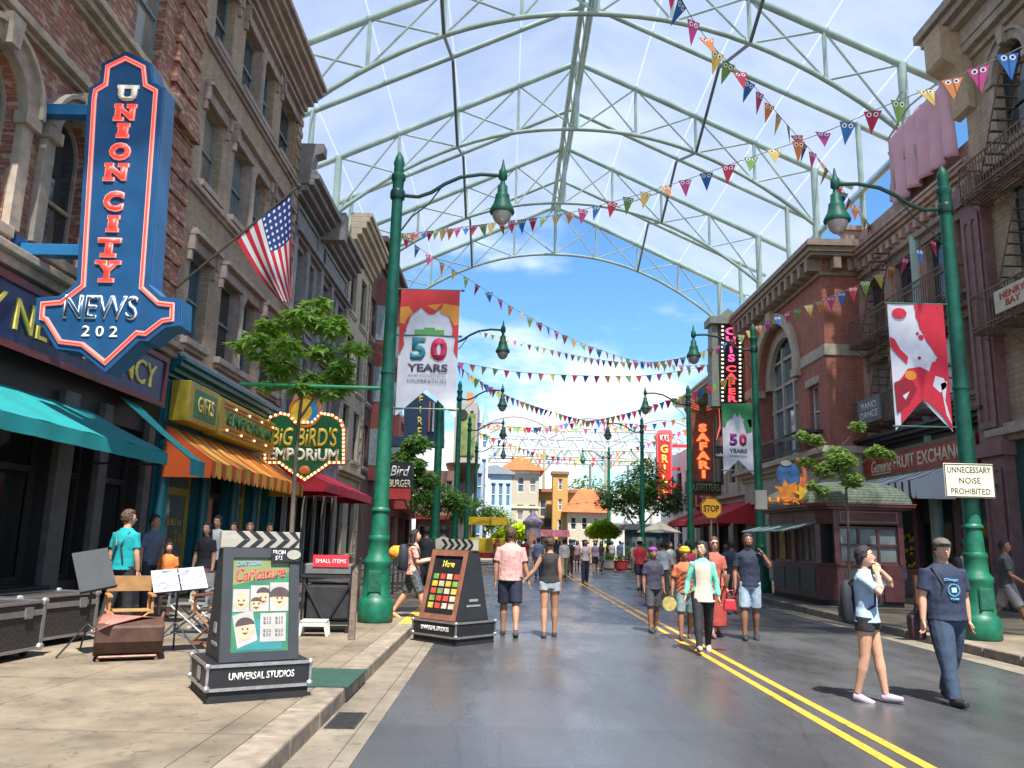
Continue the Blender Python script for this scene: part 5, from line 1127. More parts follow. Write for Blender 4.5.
cl = [rel(*p) + (r,) for *p, r in ((300,318,0,.30),(274,326,.2,.26),(254,338,-.1,.2),(332,326,.1,.30),(354,348,-.2,.2),(318,306,.3,.22),(288,346,-.3,.24),(322,352,.2,.26),(344,366,0,.2),(312,378,.1,.2),(278,366,.2,.2),(340,372,0,.24),(283,368,.1,.26),(300,388,-.2,.2),(328,392,.1,.22),(262,352,0,.2),(236,345,.1,.12),(345,385,.1,.14),(270,385,0,.14))]
lm = [[tr1[4], rel(280, 350), rel(255, 342)], [tr1[4], rel(325, 355), rel(350, 345)], [tr1[5], rel(300, 325), rel(290, 310)], [tr1[3], rel(318, 392), rel(335, 385)]]
tree('slim street tree with big lobed leaves in front of the tan building', o.x, Yt, tr1, lm, cl, 820, .225, leafmat('leaf_bright', (.18, .32, .05)), .05, lobed=True)
# side support rod seen beside it
# small trees near the second post (left)
tree('bushy dark tree between the first two left lamp posts, under the navy blade sign', -2.9, 24.5, [(0,0,0),(.05,0,1.5),(0,0,3)], [[(0,0,2),(.6,0,3.2)],[(0,0,2.2),(-.6,.2,3.4)]], [(0,0,3.6,.42),(.45,0,3.2,.36),(-.3,.2,3.9,.36),(.1,.2,4.3,.4),(.35,-.2,2.7,.26),(-.1,0,3.0,.3)], 900, .2, LF1, .06, 'trees along the street', True)
tree('small green tree beside the third lamp post', -2.9, 35, [(0,0,0),(.05,0,2.5)], [[(0,0,1.8),(.6,0,2.8)]], [(0,0,3.2,.9),(.7,0,3.0,.7),(-.6,0,2.8,.7)], 2200, .2, LF1, .06, 'trees along the street')
tree('small pale green tree by the plaza on the left side', -2.2, 56, [(0,0,0),(.05,0,2)], [], [(0,0,3.4,1.3),(1.2,0,3.0,1.0),(-1,0,3.1,1)], 1800, .28, LF4, .08, 'trees along the street')
tree('lime green round tree left of centre before the blue house', -.9, 74, [(0,0,0),(0,0,2)], [], [(0,0,3.2,1.7),(1.4,0,2.5,1.2),(-1.3,0,2.6,1.2)], 2200, .3, leafmat('leaf_yellow_green', (.13,.21,.02)), .12, 'trees along the street')
# right trees near the kiosk
Yt = 19.6; o = at(850, 612, Y=Yt)
tr2 = [(0, 0, 0), rel(849, 560), rel(848, 520), rel(846, 488), rel(838, 470), rel(842, 445)]
cl = [rel(*p) + (r,) for *p, r in ((842,462,0,.36),(825,470,.1,.30),(815,440,0,.2),(802,436,0,.18),(852,480,-.1,.28),(822,492,.1,.22),(806,462,.2,.2),(876,452,0,.24),(888,455,.1,.18),(858,426,0,.2),(838,455,.3,.3),(812,486,0,.16))]
lm = [[tr2[4], rel(820, 452), rel(806, 438)], [tr2[4], rel(862, 462), rel(880, 454)], [tr2[5], rel(858, 430)], [tr2[4], rel(820, 480), rel(812, 490)]]
tree('young street tree with pale leaves in front of the kiosk roof', o.x, Yt, tr2, lm, cl, 3200, .15, leafmat('leaf_pale_glossy', (.30, .42, .15)), .04, 'trees along the street', limbr=.4)
# big dark trees right far
tree('large dark tree behind the fourth right lamp post', 9.6, 58, [(0,0,0),(.1,0,2.5),(0,0,4.5)], [[(0,0,2.5),(1.8,0,4.5)],[(0,0,2.2),(-1.5,.4,4.3)]], [(0,0,5.4,1.9),(1.7,0,5.0,1.5),(-1.6,0,4.9,1.4),(.6,0,6.6,1.3),(2.8,.5,4.4,1.1),(-.6,0,4.0,1.2),(-2.4,0,4.3,.9)], 5200, .3, leafmat('leaf_olive', (.09, .19, .05)), .16, 'trees along the street')
tree('dark leafy tree right of the farther lamp posts', 12.6, 64, [(0,0,0),(.1,0,2.5)], [], [(0,0,5.0,2.0),(1.9,0,4.6,1.6),(-1.9,0,5.3,1.5)], 4200, .32, LF2, .16, 'trees along the street')
tree('distant green tree line crown behind the far white canopy', 12, 118, [(0,0,0),(0,0,5)], [], [(0,0,8.5,3.4),(5,0,7.5,3.2),(-5,0,7.0,3.0),(9,0,8,3)], 3500, .6, LF1, .3, 'trees along the street')
for x, y, z_, r_, lb, lf in ((7.2, 60, 2.55, .95, 'round lime topiary tree at street end, left of the dark trees', LF3), (1.35, 66, 2.3, 1.0, 'low lime clipped bush just right of the yellow cart', LF3), (-.1, 62, 2.0, .7, 'smaller lime bush behind the yellow cart', LF3)):
    tree(lb, x, y, [(0, 0, 0), (0, 0, z_)], [], [(0, 0, z_, r_), (r_*.7, 0, z_-.15, r_*.75), (-r_*.7, 0, z_-.2, r_*.7)], 5200, .26, lf, .07, 'clipped lime bushes', z=0, name='topiary', cat='bush')
# ============================================================ PROPS
def stripes_clapper(m_w, m_b, parent, x0, x1, y0, y1, z0, z1, nm='clapper_stick', up=True):
    MB().box(x0, x1, y0, y1, z0, z1).build(nm, m_w, parent, bevel=.004)
    s = MB(); n_ = 5; st = (x1-x0-.12)/n_; zm = (z0+z1)/2
    for i in range(n_):
        a = x0+.14+i*st
        for (zl, zh, k) in ((z0, zm-.004, 1), (zm+.004, z1, -1)):
            if k > 0: p = [(a, zl), (a+st*.45, zl), (min(a+st*.45+.09, x1), zh), (min(a+.09, x1), zh)]
            else: p = [(min(a+.09, x1), zl), (min(a+st*.45+.09, x1), zl), (a+st*.45, zh), (a, zh)]
            s.prism(p, y0-.004, y0)
    s.build('stripe', m_b, parent)
IVO = M('clapper_ivory', (.34, .32, .26), .6, .1); CHAR = M('charcoal_board', (.022, .024, .028), .5, .15, 5, bump=.003)
def clapper_board(label, loc, rz, scale=1.0, face=None, wd=.86):
    t = thing('poster_stand', label, 'poster stand', loc, rz, 'film clapper shaped poster stands'); t.scale = (scale,)*3
    c = MB(); c.box(-.5, .5, -.45, .45, .12, .36); cse = c.build('base_case', BLK, t, bevel=.008)
    MB().box(-.49, .49, -.44, .44, .0, .12).build('plinth', M('plinth_black', (.01,.01,.012), .7, .2), t)
    e = MB()
    for z in (.125, .345):
        for y in (-.455, .455): e.box(-.51, .51, y-.008, y+.008, z-.015, z+.015)
        for x in (-.505, .505): e.box(x-.008, x+.008, -.46, .46, z-.015, z+.015)
    for x in (-.502, .502):
        for y in (-.452, .452): e.box(x-.012, x+.012, y-.012, y+.012, .11, .36); e.ell((x, y, .345), (.035, .035, .03), 8, 5); e.ell((x, y, .14), (.035, .035, .03), 8, 5)
    for x in (-.51,): e.box(x-.006, x+.006, -.12, .02, .18, .3)
    e.build('metal_edging', ALU, cse)
    text('UNIVERSAL STUDIOS', M('white_stencil', (.72,.70,.66), .6, .1), cse, (-.3, .34, .205, .275), -.452, .003, .02)
    # body: trapezoid in side view
    b = MB(); b.prism([(-.36, .36), (.36, .36), (.10, 1.46), (-.10, 1.46)], -wd/2, wd/2, 'x'); b.build('body', CHAR, t, bevel=.006)
    ang = math.atan2(.26, 1.10); Lr = math.hypot(.26, 1.10)
    fr = bpy.data.objects.new('front_panel', None)
    T4 = Matrix.Translation((0, -.362, .36)) @ Matrix.Rotation(-ang, 4, 'X')
    mb = MB(); mb.sheet(rect(-wd/2, wd/2, .0, Lr), [rect(-wd/2+.10, wd/2-.10, .09, Lr-.10)], -.035, .03); mb.box(-wd/2, wd/2, -.005, 0, 0, Lr)
    mb.v = [tuple(T4 @ Vector(v)) for v in mb.v]; fp = mb.build('front_frame', CHAR, t)
    stripes_clapper(IVO, BLK, t, -wd/2-.02, wd/2+.02, -.06, .06, 1.47, 1.64)
    return t, fp, T4, Lr, wd
def tpoly(parent, name, mat, T4, polys, y):
    m = MB()
    for p in polys: m.prism(p, y-.002, y)
    m.v = [tuple(T4 @ Vector(v)) for v in m.v]; return m.build(name, mat, parent)
t, fp, T4, L_, wd = clapper_board('black clapper shaped stand with caricature poster in front, nearest the left kerb', (-2.36, 7.88, .15), 30, .90, wd=.78)
pw0, pw1, pz0, pz1 = -wd/2+.10, wd/2-.10, .09, L_-.10; pw_ = pw1-pw0; ph = pz1-pz0
def PX(u): return pw0+pw_*u
def PZ(v): return pz0+ph*v
def PR(u0, u1, v0, v1): return rect(PX(u0), PX(u1), PZ(v0), PZ(v1))
tpoly(fp, 'poster', M('poster_green', (.035, .15, .075), .35, .35, 2.5), T4, [PR(0, 1, 0, 1)], -.008)
tpoly(fp, 'poster_teal', M('poster_teal', (.03, .17, .18), .35, .25, 3), T4, [[(PX(.1), PZ(.02)), (PX(.9), PZ(.02)), (PX(.8), PZ(.3)), (PX(.3), PZ(.36))]], -.010)
tpoly(fp, 'poster_lime', M('poster_lime', (.16, .19, .07), .35, .2, 3), T4, [[(PX(0), PZ(.7)), (PX(1), PZ(.84)), (PX(1), PZ(1)), (PX(0), PZ(1))]], -.010)
tpoly(fp, 'portrait_card', M('card_white', (.33,.31,.29), .5, .1), T4, [PR(.02,.30,.42,.66), PR(.32,.64,.42,.70), PR(.66,.99,.42,.73), [(PX(.02), PZ(.38)), (PX(.36), PZ(.44)), (PX(.46), PZ(.12)), (PX(.12), PZ(.04))], PR(.50,.95,.10,.40)], -.012)
SK = M('poster_skin', (.62,.32,.20), .5, .15); HR = M('poster_hair', (.05,.03,.03), .6, .2)
tpoly(fp, 'portrait_face', SK, T4, [arc(PX(.16), PZ(.53), .07, .085, 0, 340, 14), arc(PX(.42), PZ(.50), .05, .06, 0, 340, 14), arc(PX(.54), PZ(.57), .055, .07, 0, 340, 14), arc(PX(.83), PZ(.55), .075, .085, 0, 340, 14), arc(PX(.24), PZ(.23), .085, .10, 0, 340, 14)], -.014)
tpoly(fp, 'portrait_hair', HR, T4, [arc(PX(.54), PZ(.62), .07, .055, 0, 180, 10), arc(PX(.83), PZ(.59), .105, .085, -10, 190, 12), arc(PX(.24), PZ(.28), .095, .075, 10, 190, 10), arc(PX(.42), PZ(.53), .055, .04, 0, 180, 8)], -.016)
eyes = []; 
for u, v in ((.16,.54),(.42,.505),(.54,.57),(.83,.56),(.24,.24)):
    for s in (-1, 1): eyes.append(arc(PX(u)+s*.025, PZ(v), .010, .010, 0, 300, 6))
    eyes.append([(PX(u)-.03, PZ(v)-.035), (PX(u)+.03, PZ(v)-.035), (PX(u), PZ(v)-.055)])
tpoly(fp, 'portrait_features', HR, T4, eyes, -.018)
text('Caricature', M('poster_red', (.60,.03,.04), .4, .1), fp, (PX(.05), PX(.93), PZ(.76), PZ(.90)), -.012, .002, .015, shear=.3, rot=5, M4=T4)
text('CARTOON', M('poster_blue', (.12,.25,.45), .5), fp, (PX(.06), PX(.48), PZ(.91), PZ(.965)), -.012, .004, .02, rot=3, M4=T4)
for k, v in enumerate((.33, .20)):
    for u in (.55, .76): text('$20\n$35' if k else '$15\n$25', BLK, fp, (PX(u), PX(u+.14), PZ(v-.05), PZ(v+.03)), -.013, .002, 0, M4=T4)
pt = MB().box(wd/2-.30, wd/2+.0, -.19, -.165, 1.33, 1.47).build('price_plate', BLK, t); text('FROM\n$15', M('white_stencil'), pt, (wd/2-.29, wd/2-.16, 1.34, 1.45), -.191, .002, .01)
MB().prism(arc(wd/2-.07, 1.405, .075, .05, 0, 340, 14), -.196, -.19).build('price_badge', IVO, pt)
tl = MB().box(-wd/2-.008, -wd/2, -.12, .0, .62, .72); tl.box(-wd/2-.008, -wd/2, -.2, .06, .50, .53); tl.build('side_emblem', M('dim_silver', (.25,.25,.25), .5), t)
t, fp, T4, L_, wd = clapper_board('black clapper shaped menu stand with rows of food pictures, standing on the road edge', (-.78, 13.25, 0), -42, .97)
pw0, pw1, pz0, pz1 = -wd/2+.10, wd/2-.10, .09, L_-.10; pw_ = pw1-pw0; ph = pz1-pz0
tpoly(fp, 'menu_frame', M('salmon_wood', (.22,.09,.055), .6, .25, 5), T4, [rect(-wd/2+.0, wd/2, .0, .09), rect(-wd/2, -wd/2+.1, .09, L_-.1), rect(wd/2-.1, wd/2, .09, L_-.1), rect(-wd/2, wd/2, L_-.1, L_)], -.037)
tpoly(fp, 'menu', BLK, T4, [PR(0, 1, 0, 1)], -.008)
rn = random.Random(3)
cols_ = [M('dish_yellow', (.6,.40,.05), .5, .4, 9), M('dish_red', (.5,.06,.04), .5, .4, 9), M('dish_green', (.15,.30,.06), .5, .4, 9), M('dish_cream', (.6,.45,.33), .5, .4, 9)]
for r_ in range(5):
    for c_ in range(4): tpoly(fp, 'dish_picture', cols_[rn.choice((0, 1, 1, 2, 3)) if c_ else (0, 2, 1, 0, 2)[r_]], T4, [PR(.05+c_*.24, .23+c_*.24, .10+r_*.125, .19+r_*.125)], -.012)
text('Menu', M('yellow_script', (.6,.55,.05), .5), fp, (PX(.3), PX(.7), PZ(.80), PZ(.92)), -.012, .004, .02, M4=T4)
MB().box(wd/2, wd/2+.006, -.1, .1, .66, .70).box(wd/2, wd/2+.006, -.16, .16, .58, .61).build('side_emblem', M('dim_silver'), t)
# cases
def flight_case(label, x, y, rz, w=1.35, d=.62, h=.52):
    t = thing('flight_case', label, 'flight case', (x, y, .15), rz, 'black flight cases against the shopfront')
    b = MB().box(-w/2, w/2, -d/2, d/2, .10, .10+h).build('shell', M('case_laminate', (.035,.030,.028), .55, .2, 30), t)
    e = MB()
    for z in (.10, .10+h*.74, .10+h*.80, .10+h):
        for y_ in (-d/2, d/2): e.box(-w/2-.006, w/2+.006, y_-.014, y_+.014, z-.016, z+.016)
        for x_ in (-w/2, w/2): e.box(x_-.014, x_+.014, -d/2-.006, d/2+.006, z-.016, z+.016)
    for x_ in (-w/2, w/2):
        for y_ in (-d/2, d/2): e.box(x_-.02, x_+.02, y_-.02, y_+.02, .1, .1+h); e.ell((x_, y_, .1+h), (.05, .05, .045), 8, 6); e.ell((x_, y_, .11), (.05, .05, .045), 8, 6)
    e.build('edging', ALU, b)
    k = MB()
    for x_ in (-w*.3, w*.3): k.box(x_-.06, x_+.06, -d/2-.025, -d/2, .10+h*.66, .10+h*.9)
    k.build('latch', ALU, b)
    c = MB()
    for x_ in (-w/2+.12, w/2-.12):
        for y_ in (-d/2+.1, d/2-.1): c.lathe([(.045, 0), (.045, .035)], (0, 0, 0), 10); k0 = len(c.v)-20; c.v[k0:] = [(x_+v[2]-.017, y_+v[1], .05+v[0]) for v in c.v[k0:]]; c.box(x_-.03, x_+.03, y_-.03, y_+.03, .08, .1)
    c.build('caster', BLK, t)
for lb, x, y, rz in (('black flight case with silver edging nearest the camera, cut by the frame edge', -5.78, 9.15, 84), ('second black flight case behind the folded music stand', -6.0, 10.75, 78), ): flight_case(lb, x, y, rz)
def tripod(m, h, r=.3, hub=.32):
    m.tube([(0, 0, hub-.1), (0, 0, h)], .014, 8)
    for k in range(3): a = R(90+120*k); m.tube([(0, 0, hub), (r*math.cos(a), r*math.sin(a), .01)], .011, 6); m.tube([(0, 0, hub-.12), (r*.5*math.cos(a), r*.5*math.sin(a), hub*.5)], .007, 5)
t = thing('music_stand', 'black music stand on a tripod in front of the flight cases', 'music stand', (-4.95, 9.95, .15), 35)
m = MB(); tripod(m, .85, .36, .36); m.build('tripod', BLK, t)
T4 = Matrix.Translation((0, 0, .98)) @ Matrix.Rotation(R(-28), 4, 'X') @ Matrix.Rotation(R(-12), 4, 'Y'); m = MB(); m.xbox(T4, -.20, .20, -.01, .01, -.26, .26); m.xbox(T4, -.20, .20, -.06, .01, -.27, -.255); m.build('desk', M('grey_desk', (.035,.04,.045), .8, .15), t)
t = thing('music_stand', 'stand with open printed papers beside the clapper poster stand', 'music stand', (-4.05, 10.3, .15), 20)
m = MB(); tripod(m, .8, .36, .36); m.build('tripod', BLK, t)
T4 = Matrix.Translation((0, 0, .86)) @ Matrix.Rotation(R(-58), 4, 'X') @ Matrix.Rotation(R(-10), 4, 'Y'); m = MB(); m.xbox(T4, -.3, .3, -.01, .01, -.22, .22); m.build('desk', BLK, t)
m = MB(); m.xbox(T4, -.31, -.01, -.022, -.012, -.23, .23); m.xbox(T4, .01, .31, -.022, -.012, -.23, .23); pp = m.build('papers', M('paper', (.33,.36,.42), .6, .06), t)
m = MB(); rr_ = random.Random(5)
for i in range(26): u = rr_.uniform(-.28, .2); v = rr_.uniform(-.2, .18); m.xbox(T4, u, u+rr_.uniform(.04, .1), -.025, -.0225, v, v+rr_.uniform(.01, .05))
m.build('print', M('grey_print', (.2,.2,.25), .7, .5, 20), pp)
WOOD = M('golden_wood', (.42,.20,.07), .5, .25, 9); WOODD = M('red_brown_wood', (.20,.08,.04), .5, .25, 9)
def folding_chair(label, x, y, rz, wood, cloth, back=True):
    t = thing('folding_chair', label, 'chair', (x, y, .15), rz, 'wooden director chairs for the drawing customers')
    f = MB()
    for y_ in (-.2, .2):
        f.tube([(-.24, y_, .02), (.24, y_, .42)], .016, 6); f.tube([(.24, y_, .02), (-.24, y_, .42)], .016, 6)
        f.box(-.27, -.24, y_-.015, y_+.015, .42, .62); f.box(.24, .27, y_-.015, y_+.015, .42, .62)
    f.box(-.29, -.23, -.25, .25, .61, .635); f.box(.23, .29, -.25, .25, .61, .635); f.box(-.28, -.22, -.22, .22, .40, .43); f.box(.22, .28, -.22, .22, .40, .43); f.box(-.28, .28, -.215, -.185, .0, .03); f.box(-.28, .28, .185, .215, .0, .03)
    for x_ in (-.255, .255): f.box(x_-.015, x_+.015, .2, .23, .42, .86)
    f.build('frame', wood, t)
    MB().box(-.25, .25, -.2, .2, .42, .432).build('seat', cloth, t)
    MB().box(-.27, .27, .19, .21, .66, .86).build('backrest', cloth, t)
folding_chair('golden wooden folding chair behind the brown leather case', -4.95, 11.0, 30, WOOD, M('golden_canvas', (.30,.16,.06), .8, .2))
folding_chair('dark red wooden folding chair right of the paper stand', -3.85, 11.3, -20, WOODD, M('black_canvas', (.02,.02,.022), .8, .2))
folding_chair('grey metal framed folding chair under the teal shirted man', -4.6, 12.2, 10, ALU, M('grey_canvas', (.12,.12,.12), .8, .2))
folding_chair('pale framed folding chair behind the paper stand by the shop window', -4.55, 13.0, -15, M('pale_metal', (.45,.42,.38), .5), M('black_canvas'))
t = thing('leather_case', 'brown leather barrel shaped case with open pinkish flap on low wooden feet', 'case', (-4.35, 9.75, .15), 25)
m = MB()
m.prism([(-.22, .09), (-.12, .05), (.14, .05), (.24, .10), (.29, .24), (.30, .44), (-.30, .40), (-.29, .22)], -.36, .36, 'x'); m.build('body', M('brown_leather', (.075,.035,.022), .6, .35, 7, bump=.01), t, bevel=.03)
m = MB(); m.rings([[(-.38+.05*j, -.27-.03*j, .33+.03*j) for j in range(4)], [(-.3+.14*j, .05, .50-.01*j) for j in range(4)], [(-.2+.2*j, .26, .42) for j in range(4)]], False, False); o = m.build('flap', M('pinkish_leather', (.32,.13,.10), .6, .2), t, smooth=True); s_ = o.modifiers.new('s', 'SOLIDIFY'); s_.thickness = .015
m = MB(); m.tube([(-.3, -.2, .02), (-.3, .25, .02), (-.33, .3, .45)], .02, 6); m.tube([(.3, -.2, .02), (.3, .25, .02), (.36, .3, .5)], .02, 6); m.tube([(-.3, -.2, .05), (.3, -.2, .05)], .018, 6); m.build('feet', WOODD, t)
t = thing('step_stool', 'small cream plastic step stool on the pavement by the black trolley', 'stool', (-2.78, 12.3, .15), 5)
m = MB(); m.box(-.19, .19, -.14, .14, .20, .23); 
for x_ in (-.17, .17): m.prism([(x_-.03, .2), (x_+.03, .2), (x_+(.05 if x_ > 0 else -.01), 0), (x_+(.01 if x_ > 0 else -.05), 0)], -.13, -.09); m.prism([(x_-.03, .2), (x_+.03, .2), (x_+(.05 if x_ > 0 else -.01), 0), (x_+(.01 if x_ > 0 else -.05), 0)], .09, .13)
m.box(-.17, .17, -.135, -.12, .14, .2); m.build('stool_body', M('cream_plastic', (.6,.56,.45), .4, .06), t, bevel=.008)
t = thing('equipment_trolley', 'black equipment trolley with crossed legs and a red label on top', 'trolley', (-2.75, 12.95, .15), 8)
m = MB()
for x_ in (-.36, .36):
    for y_ in (-.25, .25): m.tube([(x_, y_, .1), (x_, y_, 1.0)], .022, 6)
m.tube([(-.36, -.25, .75), (.0, -.25, .12)], .022, 6); m.tube([(.36, -.25, .75), (0, -.25, .12)], .022, 6); m.box(-.4, .4, -.28, .28, .82, .86); m.box(-.38, .38, -.26, .26, .12, .16); m.build('frame', BLK, t)
MB().box(-.3, .34, -.24, .24, .17, .72).build('bag', M('black_fabric', (.018,.018,.02), .9, .3, 6, bump=.02), t, bevel=.05)
m = MB().box(-.36, .36, -.26, .24, .87, 1.02).build('box', M('grey_box', (.10,.10,.095), .6, .2), t, bevel=.01); lb_ = MB().box(-.24, .30, -.275, -.262, .98, 1.16).build('red_label', M('label_red', (.62,.02,.03), .5), m); text('SMALL ITEMS', M('white_stencil'), lb_, (-.2, .26, 1.04, 1.10), -.276, .002, 0)
m = MB()
for x_ in (-.34, .34): m.tube([(x_, -.25, .0), (x_, -.25, .1)], .05, 8)
m.build('caster', BLK, t)
t = thing('bollard', 'slim wooden post standing on the pavement just left of the big lamp post', 'post', (-2.16, 11.95, .15)); MB().prism([(-.045, 0), (.045, 0), (.04, .95), (0, 1.0), (-.04, .95)], -.04, .04).build('post', M('old_wood', (.16,.12,.09), .8, .3, 12), t, bevel=.006)
o = MB().box(-.35, .35, -.55, .55, 0, .012).build('floor_mat', M('dark_green_mat', (.012,.05,.035), .9, .2)); o.location = (-1.86+.02, 8.75, .152); tag(o, 'dark green mat lying between the caricature stand and the kerb', 'mat')
t = thing('railing', 'low dark metal railing with posts along the shopfront beyond the trolley', 'railing', (-2.9, 16.5, .15), 90)
m = MB(); m.tube([(0, 0, .95), (7, 0, .95)], .025, 6); m.tube([(0, 0, .5), (7, 0, .5)], .02, 6)
for i in range(8): m.tube([(i, 0, 0), (i, 0, .97)], .025, 6); m.ell((i, 0, 1.0), (.045, .045, .045), 8, 5)
m.build('rail', M('weathered_iron', (.10,.09,.08), .6, .3), t)
t = thing('banner_rod', 'bright green horizontal rod reaching left from the big lamp post above the bird shop sign', 'rod', (-2.33, 14.46, .15)); a = at(240, 384, Y=14.46); b = at(372, 388, Y=14.46)
MB().tube([(a.x+2.33, 0, a.z-.15), (.02, 0, b.z-.15)], .035, 8).build('rod', M('bright_green_paint', (.02,.28,.10), .45, .1), t)
# ---- kiosk
t = thing('kiosk', 'plum ticket kiosk with green shingled barrel roof beside the right kerb', 'kiosk', (8.12, 20.8, .15))
PL = M('plum_paint', (.12, .042, .040), .4, .2, 5, coat=.1); KW, KD = 2.0, 3.9; c_ = .35
foot = [(c_, 0), (KW, 0), (KW, KD), (0, KD), (0, c_)]
MB().prism([(x, y) for x, y in foot], 0, .14, 'z').build('plinth', BLK, t)
ch_ = MB(); ch_.prism(foot, .14, 1.02, 'z'); ch_.prism([(x*1.02-.03, y*1.01-.03) for x, y in foot], 1.0, 1.06, 'z'); cb_ = ch_.build('counter_base', PL, t, bevel=.01)
gp = MB(); gp.box(c_+.2, 1.0, -.02, 0, .3, .9); gp.box(1.15, KW-.12, -.02, 0, .3, .9)
for i in range(3): gp.box(-.02, 0, c_+.25+i*1.15, c_+1.2+i*1.15, .3, .9)
gp.build('panel', M('grey_green_panel', (.07,.10,.09), .5, .2), cb_)
po_ = MB()
for x, y in ((c_, 0), (KW, 0), (KW, KD), (0, KD), (0, c_), (0, 1.9)): po_.box(x-.07, x+.07, y-.07, y+.07, 1.04, 2.35)
po_.build('corner_post', PL, t, bevel=.008)
wf = MB(); wf.sheet(rect(c_+.05, KW-.05, 1.06, 2.0), [rect(c_+.12+i*.5, c_+.56+i*.5, 1.12, 1.5) for i in range(3)]+[rect(c_+.12+i*.5, c_+.56+i*.5, 1.56, 1.94) for i in range(3)], -.01, .05); wf = wf.build('front_window', PL, t)
MB().box(c_+.05, KW-.05, .04, .05, 1.06, 2.0).build('pane', M('kiosk_pane', (.22,.25,.24), .12, .3, 2), wf)
MB().box(.03, KW, .3, .33, 1.0, 2.3).box(.05, KW-.05, .4, KD-.2, 1.04, 1.08).build('counter', DK, t)
sw = MB()
for y0_ in (c_+.1, 2.0): sw.box(-.01, .03, y0_, y0_+1.5, 1.06, 1.12); sw.box(-.01, .03, y0_, y0_+1.5, 1.94, 2.0); [sw.box(-.01, .03, y0_+k*.5-.02, y0_+k*.5+.02, 1.06, 2.0) for k in range(4)]
sw = sw.build('side_window', PL, t); MB().box(.04, .05, c_+.1, KD-.1, 1.06, 2.0).build('pane', M('kiosk_pane'), sw)
MB().box(-.03, .0, 2.75, 3.15, 1.1, 1.95).build('yellow_poster', M('kiosk_poster', (.55,.35,.06), .6, .35, 6), t)
MB().box(KW-.5, KW, -.05, .0, 0.14, 1.04).build('door_edge', PL, t)
fb = MB(); fb.prism([(x+(-.06 if x < 1 else .06), y+(-.06 if y < 1 else .06)) for x, y in foot], 2.05, 2.42, 'z'); fb = fb.build('fascia', PL, t)
MB().sheet(rect(c_+.1, KW-.05, 2.1, 2.38), [rect(c_+.14, KW-.09, 2.13, 2.35)], -.075, .01).build('fascia_trim', M('salmon_trim', (.42,.17,.10), .5), fb)
text('NEWS STAND TICKETS', M('faded_red_letters', (.35,.10,.07), .6), fb, (c_+.4, KW-.4, 2.19, 2.29), -.064, .004, 0)
ev = MB(); f1 = [(x+(-.25 if x < 1 else .22), y+(-.25 if y < 1 else .22)) for x, y in foot]; f2 = [(x+(-.34 if x < 1 else .3), y+(-.34 if y < 1 else .3)) for x, y in foot]
ev.prism(f1, 2.42, 2.48, 'z'); ev.prism(f2, 2.48, 2.56, 'z'); ev.build('eaves', PL, t, bevel=.008)
MB().prism([(x*1.0+(-.36 if x < 1 else .32), y+(-.36 if y < 1 else .32)) for x, y in foot], 2.56, 2.575, 'z').build('eaves_edge', M('salmon_trim'), t)
rs = []
for k in range(11):
    a = R(90*k/10); ins = 1-math.cos(a); zz = 2.575+.62*math.sin(a)
    rs.append([(x+((-.28+ins*.95) if x < 1 else (.24-ins*.95)), y+((-.28+ins*.95) if y < 1.5 else (.24-ins*.95)), zz) for x, y in foot])
MB().rings(rs).build('shingle_roof', brick('green_shingle', (.25,.29,.21), (.18,.22,.15), (.05,.07,.05), .16, .07, .3), t)
m = MB(); m.add([(-.06, .3, 2.1), (-.06, 3.6, 2.1), (-.95, 3.7, 1.86), (-.95, .2, 1.86), (-.06, .3, 2.06), (-.06, 3.6, 2.06), (-.95, 3.7, 1.82), (-.95, .2, 1.82)], [(0,1,2,3),(4,5,6,7),(0,3,7,4),(1,2,6,5),(2,3,7,6)]); cp = m.build('glass_canopy', M('canopy_glass', (.20,.25,.27), .15, .3, 2), t)
m = MB()
for y_ in (.2, 1.05, 1.9, 2.8, 3.68): m.tube([(-.06, y_, 2.1), (-.96, y_, 1.86)], .018, 6)
m.tube([(-.96, .18, 1.85), (-.96, 3.72, 1.85)], .022, 6); m.build('canopy_frame', M('verdigris_frame', (.16,.26,.22), .5), cp)
em = thing('roof_emblem', 'orange and yellow starburst crest with blue disc on top of the kiosk corner', 'emblem', (7.0, 21.5, 2.76), -6)
def star(cx_, cz_, r1, r2, n_): return [(cx_+(r1 if i % 2 == 0 else r2)*math.cos(math.pi*i/n_), cz_+(r1 if i % 2 == 0 else r2)*math.sin(math.pi*i/n_)) for i in range(2*n_)]
MB().prism(star(.5, .25, .38, .2, 7), -.06, .0).prism(star(.95, .3, .42, .2, 7), -.02, .05).build('starburst', M('flame_orange', (.72,.24,.03), .5, .35, 6), em); MB().prism(star(.9, .25, .24, .12, 6), -.09, -.02).build('star', M('flame_yellow', (.78,.52,.04), .5), em)
MB().prism(arc(.55, .72, .30, .36, 0, 350, 18), 0, .08).build('blue_disc', M('emblem_blue', (.04,.12,.28), .5, .5, 6), em); MB().prism(arc(.72, .75, .30, .46, -70, 80, 10)+arc(.72, .75, .2, .36, 80, -70, 10), -.05, .05).build('crescent', M('flame_coral', (.62,.14,.06), .5), em); MB().prism(arc(.5, 1.04, .14, .08, 0, 350, 12), -.02, .06).build('cream_cap', IVO, em)
MB().box(-.35, -.05, -.1, .1, -.2, .3).build('cream_plate', IVO, em)
text('HERO', M('flame_orange'), em, (-.02, 1.2, -.08, .12), -.1, .02, .02)
